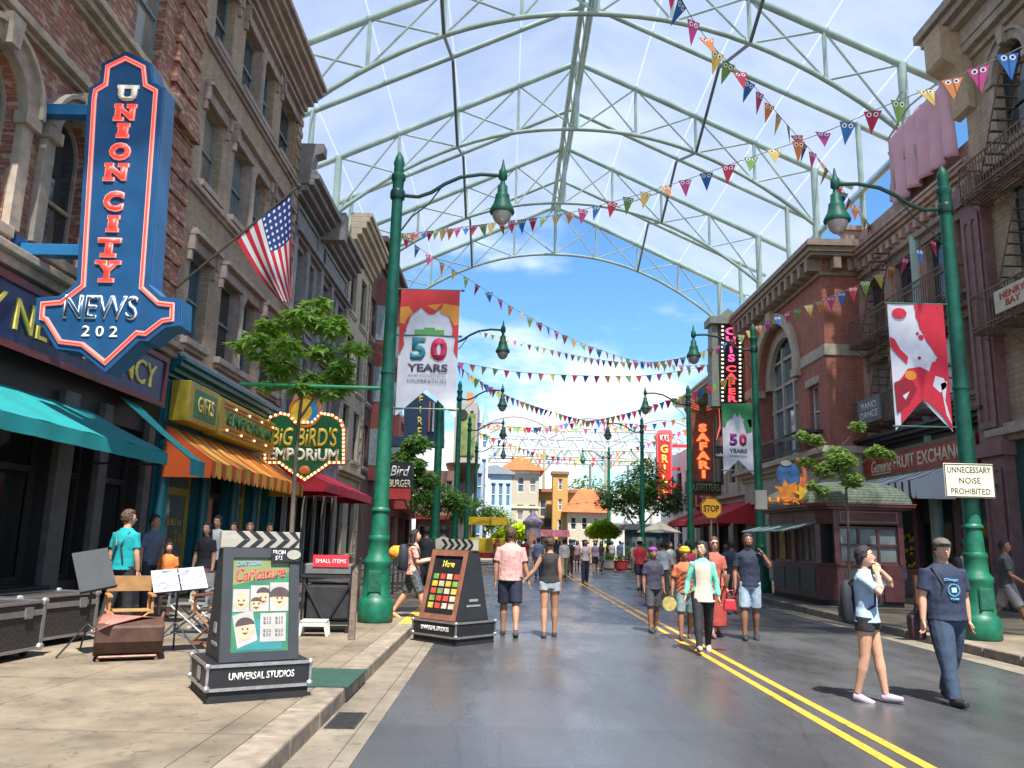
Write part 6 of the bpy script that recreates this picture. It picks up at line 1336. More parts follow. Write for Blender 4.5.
# yellow cart, plaza clutter
t = thing('food_cart', 'bright yellow wheeled cart with canopy left of the pink shirted man', 'cart', (-1.2, 52.0, .0), 0)
YEL = M('bright_yellow', (.75,.50,.01), .4, .12)
MB().box(-1.1, 1.2, -.6, .6, .45, 1.7).build('body', YEL, t, bevel=.05); MB().prism([(-1.4,2.5),(1.5,2.5),(1.3,3.0),(-1.2,3.0)], -.9, .9).build('cart_roof', YEL, t)
m = MB(); [m.box(x-.04, x+.04, y-.04, y+.04, 1.3, 2.52) for x in (-1.05, 1.15) for y in (-.55, .55)]; m.build('post', YEL, t)
m = MB()
for x in (-.7, .8): m.prism(arc(x, .36, .36, .36, 0, 350, 18), -.68, -.6)
m.build('wheel', M('wheel_red', (.4,.03,.03), .5), t); MB().box(-.9, 1.0, -.65, -.6, .5, .8).build('red_panel', M('wheel_red'), t)
for x, y, lb in ((9.5, 50, 'cream parasol above the crowd beyond the right kerb'),):
    t = thing('parasol', lb, 'parasol', (x, y, 0)); MB().tube([(0,0,0),(0,0,2.6)], .03).build('pole', ALU, t); MB().lathe([(1.4, 2.25), (1.38, 2.3), (.1, 2.9), (.02, 2.95)], n=8).build('canopy', CREAM, t)
t = thing('notice_totem', 'tall grey advertising column in the plaza left of the ochre building', 'totem', (2.1, 62, 0)); MB().lathe([(.7, 0), (.7, .3), (.6, .35), (.6, 2.7), (.75, 2.8), (.8, 3.0), (.3, 3.5), (.05, 3.9)], n=10).build('column', M('mauve_grey', (.35,.30,.34), .6, .2), t); MB().box(-.35, .2, -.64, -.6, 1.1, 2.2).build('poster', M('totem_poster', (.5,.25,.15), .5, .5, 2), t)
t = thing('market_stall', 'plaza stall with red and purple awning under the ochre balcony', 'stall', (4.7, 78, 0)); t.scale = (.62, .62, .78); MB().box(-2, 2, -.7, .7, 0, 1.1).build('counter', M('stall_wood', (.2,.12,.08), .6), t); MB().prism([(-2.4, 2.6), (2.4, 2.6), (2.2, 3.4), (-2.2, 3.4)], -1.2, 1.0).build('stall_roof', M('red_purple_canvas', (.22,.06,.10), .6, .5, 1.5), t)
m = MB(); [m.box(x-.06, x+.06, y-.06, y+.06, 1.1, 2.6) for x in (-1.9, 1.9) for y in (-.6, .6)]; m.build('post', BLK, t)
t = thing('shelter', 'low dark blue green shelter booth under the trees beyond the right kerb', 'shelter', (10.2, 57, .1)); MB().box(-1.6, 1.4, -.5, 1.6, 0, 2.4).build('booth', M('teal_navy_booth', (.03,.08,.11), .5, .3), t); MB().prism([(-1.9, 2.4), (1.7, 2.4), (1.4, 2.8), (-1.6, 2.8)], -.8, 1.9).build('booth_roof', M('booth_roof_grey', (.12,.14,.15), .6), t)
for i in range(3): MB().box(-1.4+i*.95, -.7+i*.95, -.53, -.5, .9, 2.0).build('window', GL2, t)
for k, (x, y, lb) in enumerate(((6.9, 48.5, 'red planter tub on the far right kerb'), (6.3, 49.5, 'pale round planter left of the red one'))):
    t = thing('planter', lb, 'planter', (x, y, 0)); MB().lathe([(.25, 0), (.38, .08), (.42, .5), (.45, .55), (.35, .56)], n=14).build('tub', M('planter_red', (.45,.04,.04), .5) if k == 0 else CREAM, t); crown([(0, 0, .7, .35)], 300, .14).build('foliage', LF1, t)
# seated display figure area: bench at right shop
t = thing('wooden_post', 'short weathered wooden post near the kiosk, on the pavement behind the woman', 'post', (9.05, 17.3, .15)); MB().box(-.05, .05, -.05, .05, 0, .95).build('post', M('old_wood'), t, bevel=.008)
t = thing('slatted_barrier', 'slatted wooden barrier behind the navy shirted man', 'barrier', (8.6, 16.2, .15)); m = MB(); [m.box(-.5, .5, -.03, .03, .15+i*.2, .27+i*.2) for i in range(4)]; m.build('slats', WOODD, t); m = MB(); [m.box(x-.03, x+.03, -.05, .05, 0, .95) for x in (-.48, .48)]; m.build('leg', WOODD, t)
# ============================================================ PEOPLE
SKINS = {'l': M('skin_light', (.50,.27,.17), .5, .08, 12, bump=0), 'm': M('skin_medium', (.38,.19,.11), .5, .08, 12, bump=0), 'd': M('skin_tan', (.22,.10,.055), .5, .08, 12, bump=0)}
HB = M('hair_black', (.012,.010,.010), .75, .3, 30, bump=.004); HBR = M('hair_brown', (.06,.03,.018), .75, .3, 30, bump=.004)
TEXN = bpy.data.textures.new('wrinkles', 'CLOUDS'); TEXN.noise_scale = .09; TEXN.noise_depth = 2
TEXH = bpy.data.textures.new('hair_lumps', 'CLOUDS'); TEXH.noise_scale = .03; TEXH.noise_depth = 2
def bake(mb, mat, name, parent, vox, it=2, amp=0, fr=9):
    """one continuous surface grown over the overlapping shapes in mb"""
    o = mb.build(name, mat, parent); r = o.modifiers.new('r', 'REMESH'); r.mode = 'VOXEL'; r.voxel_size = vox; r.use_smooth_shade = True
    s = o.modifiers.new('s', 'SMOOTH'); s.factor = .5; s.iterations = it
    if amp:
        d = o.modifiers.new('d', 'DISPLACE'); d.texture = TEXN if fr < 20 else TEXH; d.strength = amp*2.2; d.mid_level = .5
    return o
def oval(z, rx, ry, y=0, x=0, n=16): return [(x+rx*math.cos(2*math.pi*i/n), y+ry*math.sin(2*math.pi*i/n), z) for i in range(n)]
def person(label, x, y, rz, h=1.7, fem=False, legs=None, arms=None, top=('t', (.3,.3,.3)), bot=('shorts', (.1,.1,.1)), shoe=(.05,.05,.05), hair='short', skin='m', q=1, z=0, head=(0, 0), bulk=1.0, group=None, hatc=None, seat=0, hairm=None, lean=0, z_add=0):
    """faces -y at rz 0.  legs/arms: (right, left); leg = (thigh fwd deg, outward, knee bend deg); arm = (upper dir, fore dir)"""
    S = h/1.75; vb = {0: .02, 1: .013, 2: .0085}[q]; vc = {0: .024, 1: .016, 2: .012}[q]; sm = SKINS[skin]
    legs = legs or ((8, .02, 4), (-8, .02, 10)); arms = arms or (((-.16, .02, -1), (-.05, -.2, -1)), ((.16, .02, -1), (.05, -.2, -1)))
    sw = (.148 if fem else .172)*bulk; hw = (.155 if fem else .150)*bulk; ww = (.120 if fem else .150)*bulk; B = MB(); hz_ = .93
    # legs
    J = []
    for i, (a, out, k) in enumerate(legs):
        s = -1 if i == 0 else 1; hip = Vector((s*.088, 0, hz_-.02)); d = Vector((s*out, -math.sin(R(a)), -math.cos(R(a)))).normalized(); kn = hip+d*.44
        d2 = Vector((s*out*.3, -math.sin(R(a-k)), -math.cos(R(a-k)))).normalized(); an = kn+d2*.42; J.append((hip, kn, an, d2, a-k))
    low = min(j[2].z-.075-max(0, -j[4])*.0008 for j in J); dz = -low if not seat else seat-hz_+.1
    up = Vector((0, 0, dz)); J = [(a+up, b+up, c+up, d, e) for a, b, c, d, e in J]; H = hz_+dz-.93
    for hip, kn, an, d2, e in J:
        m1 = hip.lerp(kn, .5); B.tube([hip, m1, kn, kn.lerp(an, .3), kn.lerp(an, .7), an], [.094*bulk, .080*bulk, .060, .062, .044, .038], 12)
        t_ = R(max(-45, min(35, e))) if not seat else 0; f = Vector((0, -math.cos(t_*.6), math.sin(t_*.6) if e < 0 else 0)) ; f = Vector((0, -math.cos(t_*.7), math.sin(t_*.7)))
        heel = an+Vector((0, .03, -.04)); B.tube([heel, heel+f*.10-Vector((0, 0, .01)), heel+f*.20-Vector((0, 0, .015))], [.034, .036, .024], 10)
    L_ = math.tan(R(lean))
    def yo(zz): return -(zz-.93)*L_
    def TO(s_, top_z=1.44, z0=.84, n=16, shw=1.0):
        r = [(.84, hw*.88, .095), (.93, hw*1.05, .115*bulk), (1.05, ww*1.06, .105*bulk), (1.16, ww*1.05, .105*bulk**1.3), (1.28, sw*.90, .118), (1.36, sw*.98, .105), (1.415, sw*.88, .085), (1.455, sw*.60, .068), (1.485, .078, .06)]
        return [oval(zz+H, a*s_ if zz < 1.42 else a*(1+(s_-1)*.6), b*s_, yo(zz)) for zz, a, b in r if z0 <= zz <= top_z+.04]
    B.rings(TO(1.0)); B.tube([(0, yo(1.42), 1.42+H), (0, yo(1.5)-.005, 1.52+H), (0, yo(1.56)-.015, 1.58+H)], [.066, .05*(.92 if fem else 1.15), .052], 12)
    hc = Vector((0, yo(1.64)-.018, 1.632+H)); ry_ = R(head[0]); RH = Matrix.Rotation(ry_, 3, 'Z') @ Matrix.Rotation(R(head[1]), 3, 'X')
    def hp(x_, y_, z_): return hc+RH @ Vector((x_, y_, z_))
    B.ell(hc, (.079, .097, .114), 16, 12, RH); B.ell(hp(0, -.030, -.058), (.058, .060, .060), 12, 8, RH)
    B.tube([hp(0, -.085, .012), hp(0, -.100, -.008), hp(0, -.112, -.024), hp(0, -.094, -.032)], [.009, .011, .014, .010], 8)
    for s in (-1, 1): B.ell(hp(s*.078, .005, -.005), (.012, .02, .031), 8, 6, RH)
    B.tube([hp(-.022, -.085, -.052), hp(0, -.092, -.050), hp(.022, -.085, -.052)], .009, 6)
    # arms + hands
    AJ = []
    for i, (u, f) in enumerate(arms):
        s = -1 if i == 0 else 1; sh = Vector((s*(sw-.004), yo(1.41), 1.385+H)); u = Vector(u).normalized(); f = Vector(f).normalized(); el = sh+u*.285; wr = el+f*.245; AJ.append((sh, el, wr, u, f))
        B.tube([sh-u*.02, sh.lerp(el, .4), el, el.lerp(wr, .3), wr], [.054*bulk, .049*bulk, .041, .043, .029], 12)
        if q == 0: B.tube([wr, wr+f*.08, wr+f*.16], [.026, .036, .02], 8)
        else:
            wd_ = Vector((0, -1, .15)); wd_ = (wd_-f*wd_.dot(f)); wd_ = wd_.normalized() if wd_.length > .15 else Vector((s, 0, 0)); nm = f.cross(wd_)*(-s)
            for o_ in (-.022, 0, .022): B.tube([wr, wr+f*.045+wd_*o_, wr+f*.088+wd_*o_*1.25], [.022, .017, .014], 8)
            for o_, ln in ((.036, .062), (.012, .072), (-.012, .068), (-.035, .052)):
                b0 = wr+f*.08+wd_*o_; B.tube([b0, b0+f*ln*.5+nm*.004, b0+f*ln*.85+nm*.018, b0+f*ln+nm*.032], [.0098, .0092, .0086, .007], 7)
            b0 = wr+f*.028+wd_*.022; B.tube([b0, b0+f*.03+wd_*.026+nm*.006, b0+f*.062+wd_*.03+nm*.018], [.013, .0108, .0085], 7)
    P = bake(B, sm, 'person', None, vb, 2); P.location = (x, y, z+z_add); P.rotation_euler = (0, 0, R(rz)); P.scale = (S,)*3
    tag(P, label, 'person', group)
    # shirt
    kind, tc_ = top[0], top[1]; hem = top[2] if len(top) > 2 else .87
    tm = tc_ if not isinstance(tc_, tuple) else M('cloth_%d_%d_%d' % tuple(int(c*999) for c in tc_), tc_, .85, .14, 14, bump=.006)
    C = MB(); rr = TO(1.19 if not fem else 1.16, 1.455); 
    if hem < .84: rr = [oval(hem+H, hw*1.36, .165, yo(hem))]+rr
    rr = [r for r in rr if r[0][2] >= hem+H-.001] if hem > .84 else rr
    if hem > .84: rr = [oval(hem+H, hw*1.27, .155*bulk, yo(hem))]+rr
    if kind == 'tank': rr = rr[:-1]
    C.rings(rr)
    for (sh, el, wr, u, f) in AJ:
        if kind == 't': C.tube([sh-u*.03, sh.lerp(el, .35), sh.lerp(el, .72)], [.056*bulk, .060*bulk, .066*bulk], 12)
        elif kind == 'long': C.tube([sh-u*.03, sh.lerp(el, .5), el, el.lerp(wr, .5), el.lerp(wr, .92)], [.06*bulk, .057, .050, .046, .040], 12)
        else: C.ell(sh-u*.0+Vector((0, 0, .005)), (.05, .06, .045), 10, 6)
    shirt = bake(C, tm, 'shirt', P, vc, 2, .007 if q else .0, 8)
    # bottoms
    bk, bc = bot[0], bot[1]; bmt = bc if not isinstance(bc, tuple) else M('cloth_%d_%d_%d' % tuple(int(c*999) for c in bc), bc, .85, .14, 14, bump=.006)
    if bk != 'none':
        C = MB(); C.rings([oval(.82+H, hw*1.05, .12), oval(.93+H, hw*1.12, .126*bulk), oval(.99+H, hw*1.02, .116*bulk)])
        for hip, kn, an, d2, e in J:
            t1 = hip.lerp(kn, .5)
            if bk == 'hot': C.tube([hip+Vector((0, 0, .03)), hip.lerp(kn, .3)], [.106, .112], 12)
            elif bk == 'shorts': C.tube([hip+Vector((0, 0, .03)), t1, hip.lerp(kn, .92)], [.108*bulk, .104*bulk, .098*bulk], 12)
            elif bk in ('trousers', 'leggings'):
                C.tube([hip+Vector((0, 0, .03)), t1, kn, kn.lerp(an, .35), kn.lerp(an, .7), an+Vector((0, 0, -.01))], [.110*bulk, .101*bulk, .088*bulk**.5, .082, .078, .074] if bk == 'trousers' else [.106, .092, .072, .072, .054, .048], 12)
        if bk in ('skirt', 'long_skirt'):
            zb_ = .52 if bk == 'skirt' else .18; C = MB(); C.rings([oval(zb_+H, .21, .20, 0), oval(.75+H, .19, .165), oval(.93+H, hw*1.13, .13), oval(1.04+H, ww*1.12, .118)])
        bake(C, bmt, {'hot': 'shorts', 'skirt': 'skirt', 'long_skirt': 'skirt', 'leggings': 'trousers'}.get(bk, bk), P, vc, 2, .005 if q else 0, 7)
    # shoes
    shm = M('shoe_%d_%d_%d' % tuple(int(c*999) for c in shoe), shoe, .6, .1)
    for hip, kn, an, d2, e in J:
        t_ = R(max(-45, min(35, e))) if not seat else 0; f = Vector((0, -math.cos(t_*.7), math.sin(t_*.7))); heel = an+Vector((0, .035, -.035)); C = MB()
        C.tube([heel-f*.012, heel+f*.06, heel+f*.14-Vector((0, 0, .012)), heel+f*.225-Vector((0, 0, .018))], [.046, .053, .046, .034], 12); bake(C, shm, 'shoe', P, .014 if q else .02, 1)
    # hair
    if hair:
        hm = hairm or HB; C = MB(); lg = hair == 'long'; rs = []
        n_, m_ = 22, 14
        for i in range(1, m_):
            th = math.pi*i/m_; row = []
            for j in range(n_):
                ph = 2*math.pi*j/n_; d = Vector((math.sin(th)*math.cos(ph), math.sin(th)*math.sin(ph), -math.cos(th)))
                cut = (d.z < .46 and d.y < -.30) or (d.z < -.30 and d.y < .10) or (d.z < -.72)
                k = .84 if cut else 1.0+.07*noise.noise(d*3+Vector((x, y, 0)))
                row.append(hc+RH @ Vector((d.x*.094*k, .010+d.y*.112*k, .016+d.z*.124*k)))
            rs.append(row)
        C.rings(rs)
        if lg: C.rings([[hp(a[0], a[1], 0)+Vector((0, 0, a[2])) for a in oval(zz, rx, ry, yy)] for zz, rx, ry, yy in ((.05, .088, .07, .03), (-.06, .098, .062, .045), (-.17, .105, .055, .06), (-.28, .085, .04, .08), (-.36, .05, .025, .09))])
        if hair == 'bun': C.ell(hp(0, .06, .11), (.045, .045, .04)); 
        bake(C, hm, 'hair', P, .010 if q else .02, 1, .013 if q else .01, 40)
    if hatc:
        C = MB(); C.ell(hp(0, .005, .062), (.092, .112, .075), 14, 8, RH); C.ell(hp(0, -.11, .066), (.062, .055, .010), 12, 6, RH); bake(C, M('hat_%d_%d' % (int(hatc[0]*999), int(hatc[1]*999)), hatc, .8, .15), 'cap', P, .011, 1)
    if q >= 1:
        ew = M('eye_white', (.6,.58,.55), .3, 0); ed = M('eye_dark', (.02,.012,.01), .3, 0); br = M('brow_dark', (.03,.02,.015), .8, 0); lp = M('lip', (.33,.10,.08), .5, 0)
        for s in (-1, 1):
            e_ = MB().ell(hp(s*.030, -.080, .012), (.014, .009, .008), 8, 6, RH).build('eye', ew, P); MB().ell(hp(s*.030, -.0865, .012), (.007, .005, .007), 8, 5, RH).build('iris', ed, e_)
            MB().tube([hp(s*.014, -.089, .032), hp(s*.030, -.088, .037), hp(s*.046, -.078, .032)], .0042, 5).build('eyebrow', br, P)
        MB().tube([hp(-.022, -.087, -.052), hp(0, -.097, -.050), hp(.022, -.087, -.052)], .0065, 6).build('lips', lp, P)
    return P, AJ, J, H, hp, shirt
def backpack(label, P, x=0, y_=.2, z_=1.2, c=(.02,.02,.03), sz=(.15, .09, .23), rotz=0, cat='bag'):
    S = P.scale[0]; Mx = Matrix.Translation(P.location) @ Matrix.Rotation(P.rotation_euler.z, 4, 'Z'); loc = Mx @ Vector((x*S, y_*S, z_*S))
    t = thing('backpack', label, cat, loc, math.degrees(P.rotation_euler.z)+rotz)
    m = M('bag_%d_%d_%d' % tuple(int(v*999) for v in c), c, .8, .15, 8, bump=.004)
    MB().rings([oval(-sz[2]*S, sz[0]*.8*S, sz[1]*.7*S), oval(-sz[2]*.8*S, sz[0]*S, sz[1]*S), oval(.02, sz[0]*S, sz[1]*1.02*S), oval(sz[2]*.75*S, sz[0]*.9*S, sz[1]*.85*S), oval(sz[2]*S, sz[0]*.5*S, sz[1]*.4*S)]).build('pack', m, t, smooth=True)
    MB().rings([oval(-sz[2]*.7*S, sz[0]*.7*S, sz[1]*.5*S, sz[1]*.8*S), oval(0, sz[0]*.7*S, sz[1]*.5*S, sz[1]*.8*S)]).build('pocket', m, t, smooth=True)
    s_ = MB()
    for s in (-1, 1): s_.tube([(s*.08*S, -.02, .2*S), (s*.105*S, -.10*S, .27*S), (s*.12*S, -.22*S, .24*S), (s*.125*S, -.34*S, .12*S), (s*.13*S, -.33*S, -.02), (s*.12*S, -.12*S, -.15*S)], .014, 6)
    s_.build('strap', m, t); return t
hang = lambda s, fx=0, o=.14: ((s*o, fx, -1), (s*.05, -.22+fx, -1))
def G(px, py, z=0): p = at(px, py, Z=z); return p.x, p.y
# --- near right pair
x, y = G(953, 703)
P, AJ, J, H, hp, sh = person('person in navy printed t shirt, jeans and flat cap walking towards the camera', x, y, 8, 1.72, legs=((14, .05, 2), (-14, .06, 8)), arms=(((-.20, .05, -1), (-.12, -.10, -1)), ((.22, .1, -1), (.02, -.1, -1))), top=('t', (.012,.020,.045)), bot=('trousers', (.03,.05,.085)), shoe=(.02,.015,.015), skin='l', q=2, head=(-14, 0), bulk=1.22, hatc=(.09,.075,.06))
lm = M('print_blue', (.10,.38,.58), .7, .1)
def chest(polys, mat, yy=-.155): 
    m = MB()
    for p_ in polys: m.prism(p_, yy-.004, yy)
    return m.build('print', mat, sh)
chest([arc(0, 1.20+H, .075, .07, 15*k, 15*k+9, 2)+arc(0, 1.20+H, .062, .058, 15*k+9, 15*k, 2) for k in range(24)], lm, -.160); chest([rect(-.03, .03, 1.175+H, 1.225+H)], M('print_pale', (.35,.62,.72), .7), -.162)
text('Chicago', lm, sh, (-.10, .07, 1.285+H, 1.325+H), -.146, .006, .01, shear=.3); text('TEAM', lm, sh, (-.05, .05, 1.09+H, 1.115+H), -.160, .006, .01)
MB().tube([(-.175, -.06, 1.44+H), (-.10, -.13, 1.25+H), (-.17, -.08, .98+H)], .018, 6).build('shoulder_strap', BLK, sh)
wr = P.matrix_world @ AJ[0][2] if False else None
t = thing('shoulder_bag', 'dark small bag with red lining held at the hip of the navy shirted man', 'bag', (x-.27, y+.12, .78)); MB().prism([(-.07, -.15), (.08, -.15), (.09, .12), (.02, .18), (-.08, .1)], -.05, .08).build('bag', M('maroon_bag', (.05,.015,.02), .6, .2), t, bevel=.02); MB().tube([(-.02, 0, .12), (.0, 0, .24), (.06, 0, .14)], .012, 6).build('handle', BLK, t)
x, y = G(872, 702)
P, AJ, J, H, hp, sh = person('person in light blue t shirt and black shorts, both hands raised to the neck', x, y, 52, 1.60, True, legs=((-4, .0, 10), (10, .0, 2)), arms=(((-.10, -.72, -.55), (.40, .25, .90)), ((.30, -.85, -.25), (-.60, .42, .68))), top=('t', (.30,.40,.50)), bot=('hot', (.012,.012,.016)), shoe=(.32,.26,.30), hair='short', skin='l', q=2, head=(8, -4))
hr = MB().rings([[tuple(hp(a[0], a[1], a[2])) for a in oval(zz, rx, ry, yy)] for zz, rx, ry, yy in ((-.10, .05, .035, .075), (-.04, .085, .06, .05), (.05, .095, .085, .03), (.11, .07, .075, .02))]); bake(hr, HB, 'hair', P, .012, 1, .005, 40)
backpack('dark backpack worn by the light blue shirted person', P, 0, .20, 1.12, (.012,.012,.022), (.15, .09, .25))
# --- couple holding hands
x, y = G(509, 636); 
person('person in pink t shirt and navy shorts seen from behind, holding hands at centre left', x, y, 180, 1.80, legs=((-10, .03, 12), (8, .03, 2)), arms=(((-.22, .0, -1), (-.25, -.12, -1)), ((.20, .05, -1), (.02, -.1, -1))), top=('t', (.50,.27,.24)), bot=('shorts', (.010,.014,.03)), shoe=(.04,.035,.035), skin='m', q=2, hairm=HBR, bulk=1.1)
x, y = G(549, 637)
P, *_ = person('person in black top and grey denim shorts holding the hand of the pink shirted one', x, y, 180, 1.66, True, legs=((6, .02, 2), (-6, .02, 8)), arms=(((-.14, .1, -1), (-.02, -.15, -1)), ((.55, -.0, -1), (.75, -.12, -.8))), top=('tank', (.02,.018,.018), .93), bot=('hot', (.26,.28,.30)), shoe=(.06,.04,.04), hair='bun', hairm=HBR, skin='m', q=2)
# --- centre group
x, y = G(704, 652)
P, AJ, J, H, hp, sh = person('person in mint green cardigan and black trousers striding on the yellow lines', x, y, -8, 1.66, True, legs=((24, .02, 2), (-14, .02, 14)), arms=(((-.30, .15, -1), (-.20, -.15, -1)), ((.28, .1, -1), (.12, -.15, -1))), top=('long', (.16,.52,.38), .80), bot=('leggings', (.010,.010,.014)), shoe=(.35,.30,.24), hair='long', skin='l', q=2, head=(-30, 0))
MB().rings([r[10:15] for r in [oval(zz+H, a, b) for zz, a, b in ((.80, .215, .172), (.93, .20, .157), (1.05, .155, .142), (1.16, .155, .142), (1.28, .17, .157), (1.36, .18, .142), (1.42, .165, .118))]], False, False).build('blouse', M('beige_blouse', (.50,.42,.34), .8, .1), sh, smooth=True)
t = thing('hand_bag', 'small red hand bag carried by the mint cardigan wearer', 'bag', (x+.40, y-.05, .72)); MB().prism([(-.10, -.10), (.10, -.10), (.08, .07), (-.08, .07)], -.04, .05).build('bag', M('red_leather', (.40,.02,.03), .5, .1), t, bevel=.02); MB().tube([(-.07, 0, .1), (-.05, 0, .2), (.05, 0, .2), (.07, 0, .1)], .008, 6).build('handle', M('red_leather'), t)
x, y = G(751, 640)
P, AJ, J, H, hp, sh = person('bearded person in navy t shirt and pale denim shorts holding a phone to the ear', x, y, -10, 1.78, legs=((5, .03, 2), (-6, .03, 6)), arms=(((-.22, .05, -1), (-.05, -.3, -1)), ((.75, -.25, -.75), (-.75, -.2, 1.25))), top=('t', (.010,.016,.035)), bot=('shorts', (.26,.33,.40)), shoe=(.02,.025,.03), skin='d', q=2, head=(10, 0))
MB().ell(hp(0, -.045, -.07), (.058, .058, .045), 12, 8).build('beard', HB, P, smooth=True)
x, y = G(722, 640)
P, *_ = person('person with sunglasses in long red dress walking behind the mint cardigan', x, y+.4, 0, 1.72, True, legs=((10, .02, 2), (-8, .02, 12)), top=('t', (.38,.09,.06)), bot=('long_skirt', (.30,.04,.03)), shoe=(.2,.1,.08), hair='long', hairm=HBR, skin='l', q=1)
MB().box(-.06, .06, -.115, -.10, 1.645, 1.675).build('sunglasses', BLK, P)
backpack('brown shoulder bag beside the red dress', P, .22, -.02, .95, (.10,.04,.02), (.09, .06, .16))
x, y = G(686, 640)
P, *_ = person('person in orange patterned waistcoat and yellow turban carrying a yellow plate', x, y, -5, 1.52, legs=((10, .03, 2), (-10, .03, 12)), arms=(((-.25, .05, -1), (-.1, -.35, -1)), ((.2, .05, -1), (.05, -.3, -1))), top=('t', (.42,.12,.05)), bot=('shorts', (.14,.20,.20)), shoe=(.05,.04,.04), hair=None, skin='d', q=1)
H_ = MB(); H_.ell((0, -.01, 1.72), (.115, .13, .075), 14, 8); H_.ell((.0, -.05, 1.76), (.09, .09, .05), 12, 6); H_.build('turban', M('yellow_cloth', (.72,.36,.02), .8, .2, 9), P, smooth=True)
m = MB()
for k in range(4): m.prism(rect(-.15, .15, 1.02+k*.09, 1.05+k*.09), -.15, -.145)
m.build('waistcoat_stripe', M('dark_red_stripe', (.25,.03,.02), .8), P)
t = thing('plate', 'round yellow patterned plate held low by the turbaned person', 'plate', (x-.30, y-.12, .60)); o = MB().prism(arc(0, 0, .12, .12, 0, 350, 20), -.012, .01).build('plate', M('yellow_plate', (.35,.29,.09), .5, .4, 14), t)
P, *_ = person('small person in dark top half hidden behind the yellow turban', x-.35, y+1.1, 10, 1.5, top=('t', (.03,.03,.05)), bot=('shorts', (.05,.05,.06)), hair=None, skin='d', q=1); MB().ell((0, 0, 1.73), (.10, .115, .07)).build('purple_cap', M('purple_cloth', (.18,.03,.20), .8), P, smooth=True)
x, y = G(733, 614)
P, *_ = person('person in navy polo standing behind the phone caller, seen from behind', x, y, 170, 1.72, top=('t', (.02,.025,.045)), bot=('shorts', (.2,.2,.22)), skin='d', q=1)
person('person in pink red shirt between the phone caller and the red dress', x-.7, y+1.5, 175, 1.68, True, top=('t', (.55,.05,.10)), bot=('trousers', (.05,.05,.07)), hair='long', q=0)
# --- mid distance
FARP = [((640,590), 'person in red t shirt and sun hat walking away beside the pushchair', 180, 1.72, ('t', (.55,.03,.04)), ('shorts', (.03,.03,.05)), 'hat'),
 ((660,592), 'person in pink top and grey shorts beside the pushchair', 175, 1.66, ('t', (.55,.28,.22)), ('shorts', (.15,.16,.20)), 'f'),
 ((671,588), 'person in white shirt with blond hair near the third right lamp post', 10, 1.66, ('t', (.55,.52,.48)), ('shorts', (.20,.18,.15)), 'f'),
 ((585,583), 'person in white top with folded arms and dark trousers on the centre line', 5, 1.66, ('t', (.60,.50,.46)), ('trousers', (.03,.03,.05)), 'f'),
 ((577,570), 'person in pale pink top left of the folded arms figure', 0, 1.64, ('t', (.50,.32,.32)), ('skirt', (.06,.04,.05)), 'f'),
 ((595,573), 'person in lilac top and black shorts right of the folded arms figure', 0, 1.66, ('t', (.30,.22,.34)), ('shorts', (.02,.02,.03)), 'f'),
 ((601,571), 'person in black top and teal skirt right of centre', 5, 1.66, ('t', (.03,.03,.035)), ('skirt', (.03,.16,.15)), 'f'),
 ((538,578), 'person in grey blue shirt and jeans between the hand holding couple, farther off', 180, 1.74, ('t', (.12,.15,.24)), ('trousers', (.03,.05,.10)), 'm'),
 ((564,578), 'person in white shirt and khaki trousers right of the black top', 185, 1.72, ('long', (.50,.44,.42)), ('trousers', (.32,.27,.19)), 'm'),
 ((570,574), 'person in black beside the white shirt wearer, far down the road', 180, 1.7, ('t', (.02,.02,.02)), ('trousers', (.03,.03,.03)), 'm'),
 ((525,569), 'person in dark red far away past the couple', 180, 1.7, ('t', (.22,.03,.04)), ('trousers', (.03,.03,.05)), 'm'),
 ((556,566), 'person in black coat near the ochre building', 180, 1.7, ('t', (.03,.03,.04)), ('trousers', (.03,.03,.05)), 'f'),
 ((612,566), 'person in white by the topiary, far right of the road', 0, 1.7, ('t', (.5,.5,.5)), ('shorts', (.1,.1,.12)), 'm'),
 ((620,567), 'person in blue by the topiary, far right of the road', 180, 1.7, ('t', (.10,.18,.34)), ('shorts', (.1,.1,.12)), 'm'),
 ((628,568), 'person in green by the far right kerb', 180, 1.7, ('t', (.06,.22,.12)), ('shorts', (.1,.1,.12)), 'f'),
 ((548,562), 'tiny person in grey at the plaza beyond the couple', 0, 1.7, ('t', (.2,.2,.22)), ('trousers', (.05,.05,.07)), 'm'),
 ((496,566), 'person in maroon beside the yellow cart', 0, 1.7, ('t', (.3,.05,.05)), ('trousers', (.05,.05,.07)), 'f'),
 ((588,563), 'tiny person in pink beyond the folded arms figure', 0, 1.7, ('t', (.5,.25,.3)), ('trousers', (.05,.05,.07)), 'f'),
 ((607,563), 'tiny person in yellow beside the topiary trunk', 0, 1.7, ('t', (.55,.42,.1)), ('shorts', (.05,.05,.07)), 'm')]
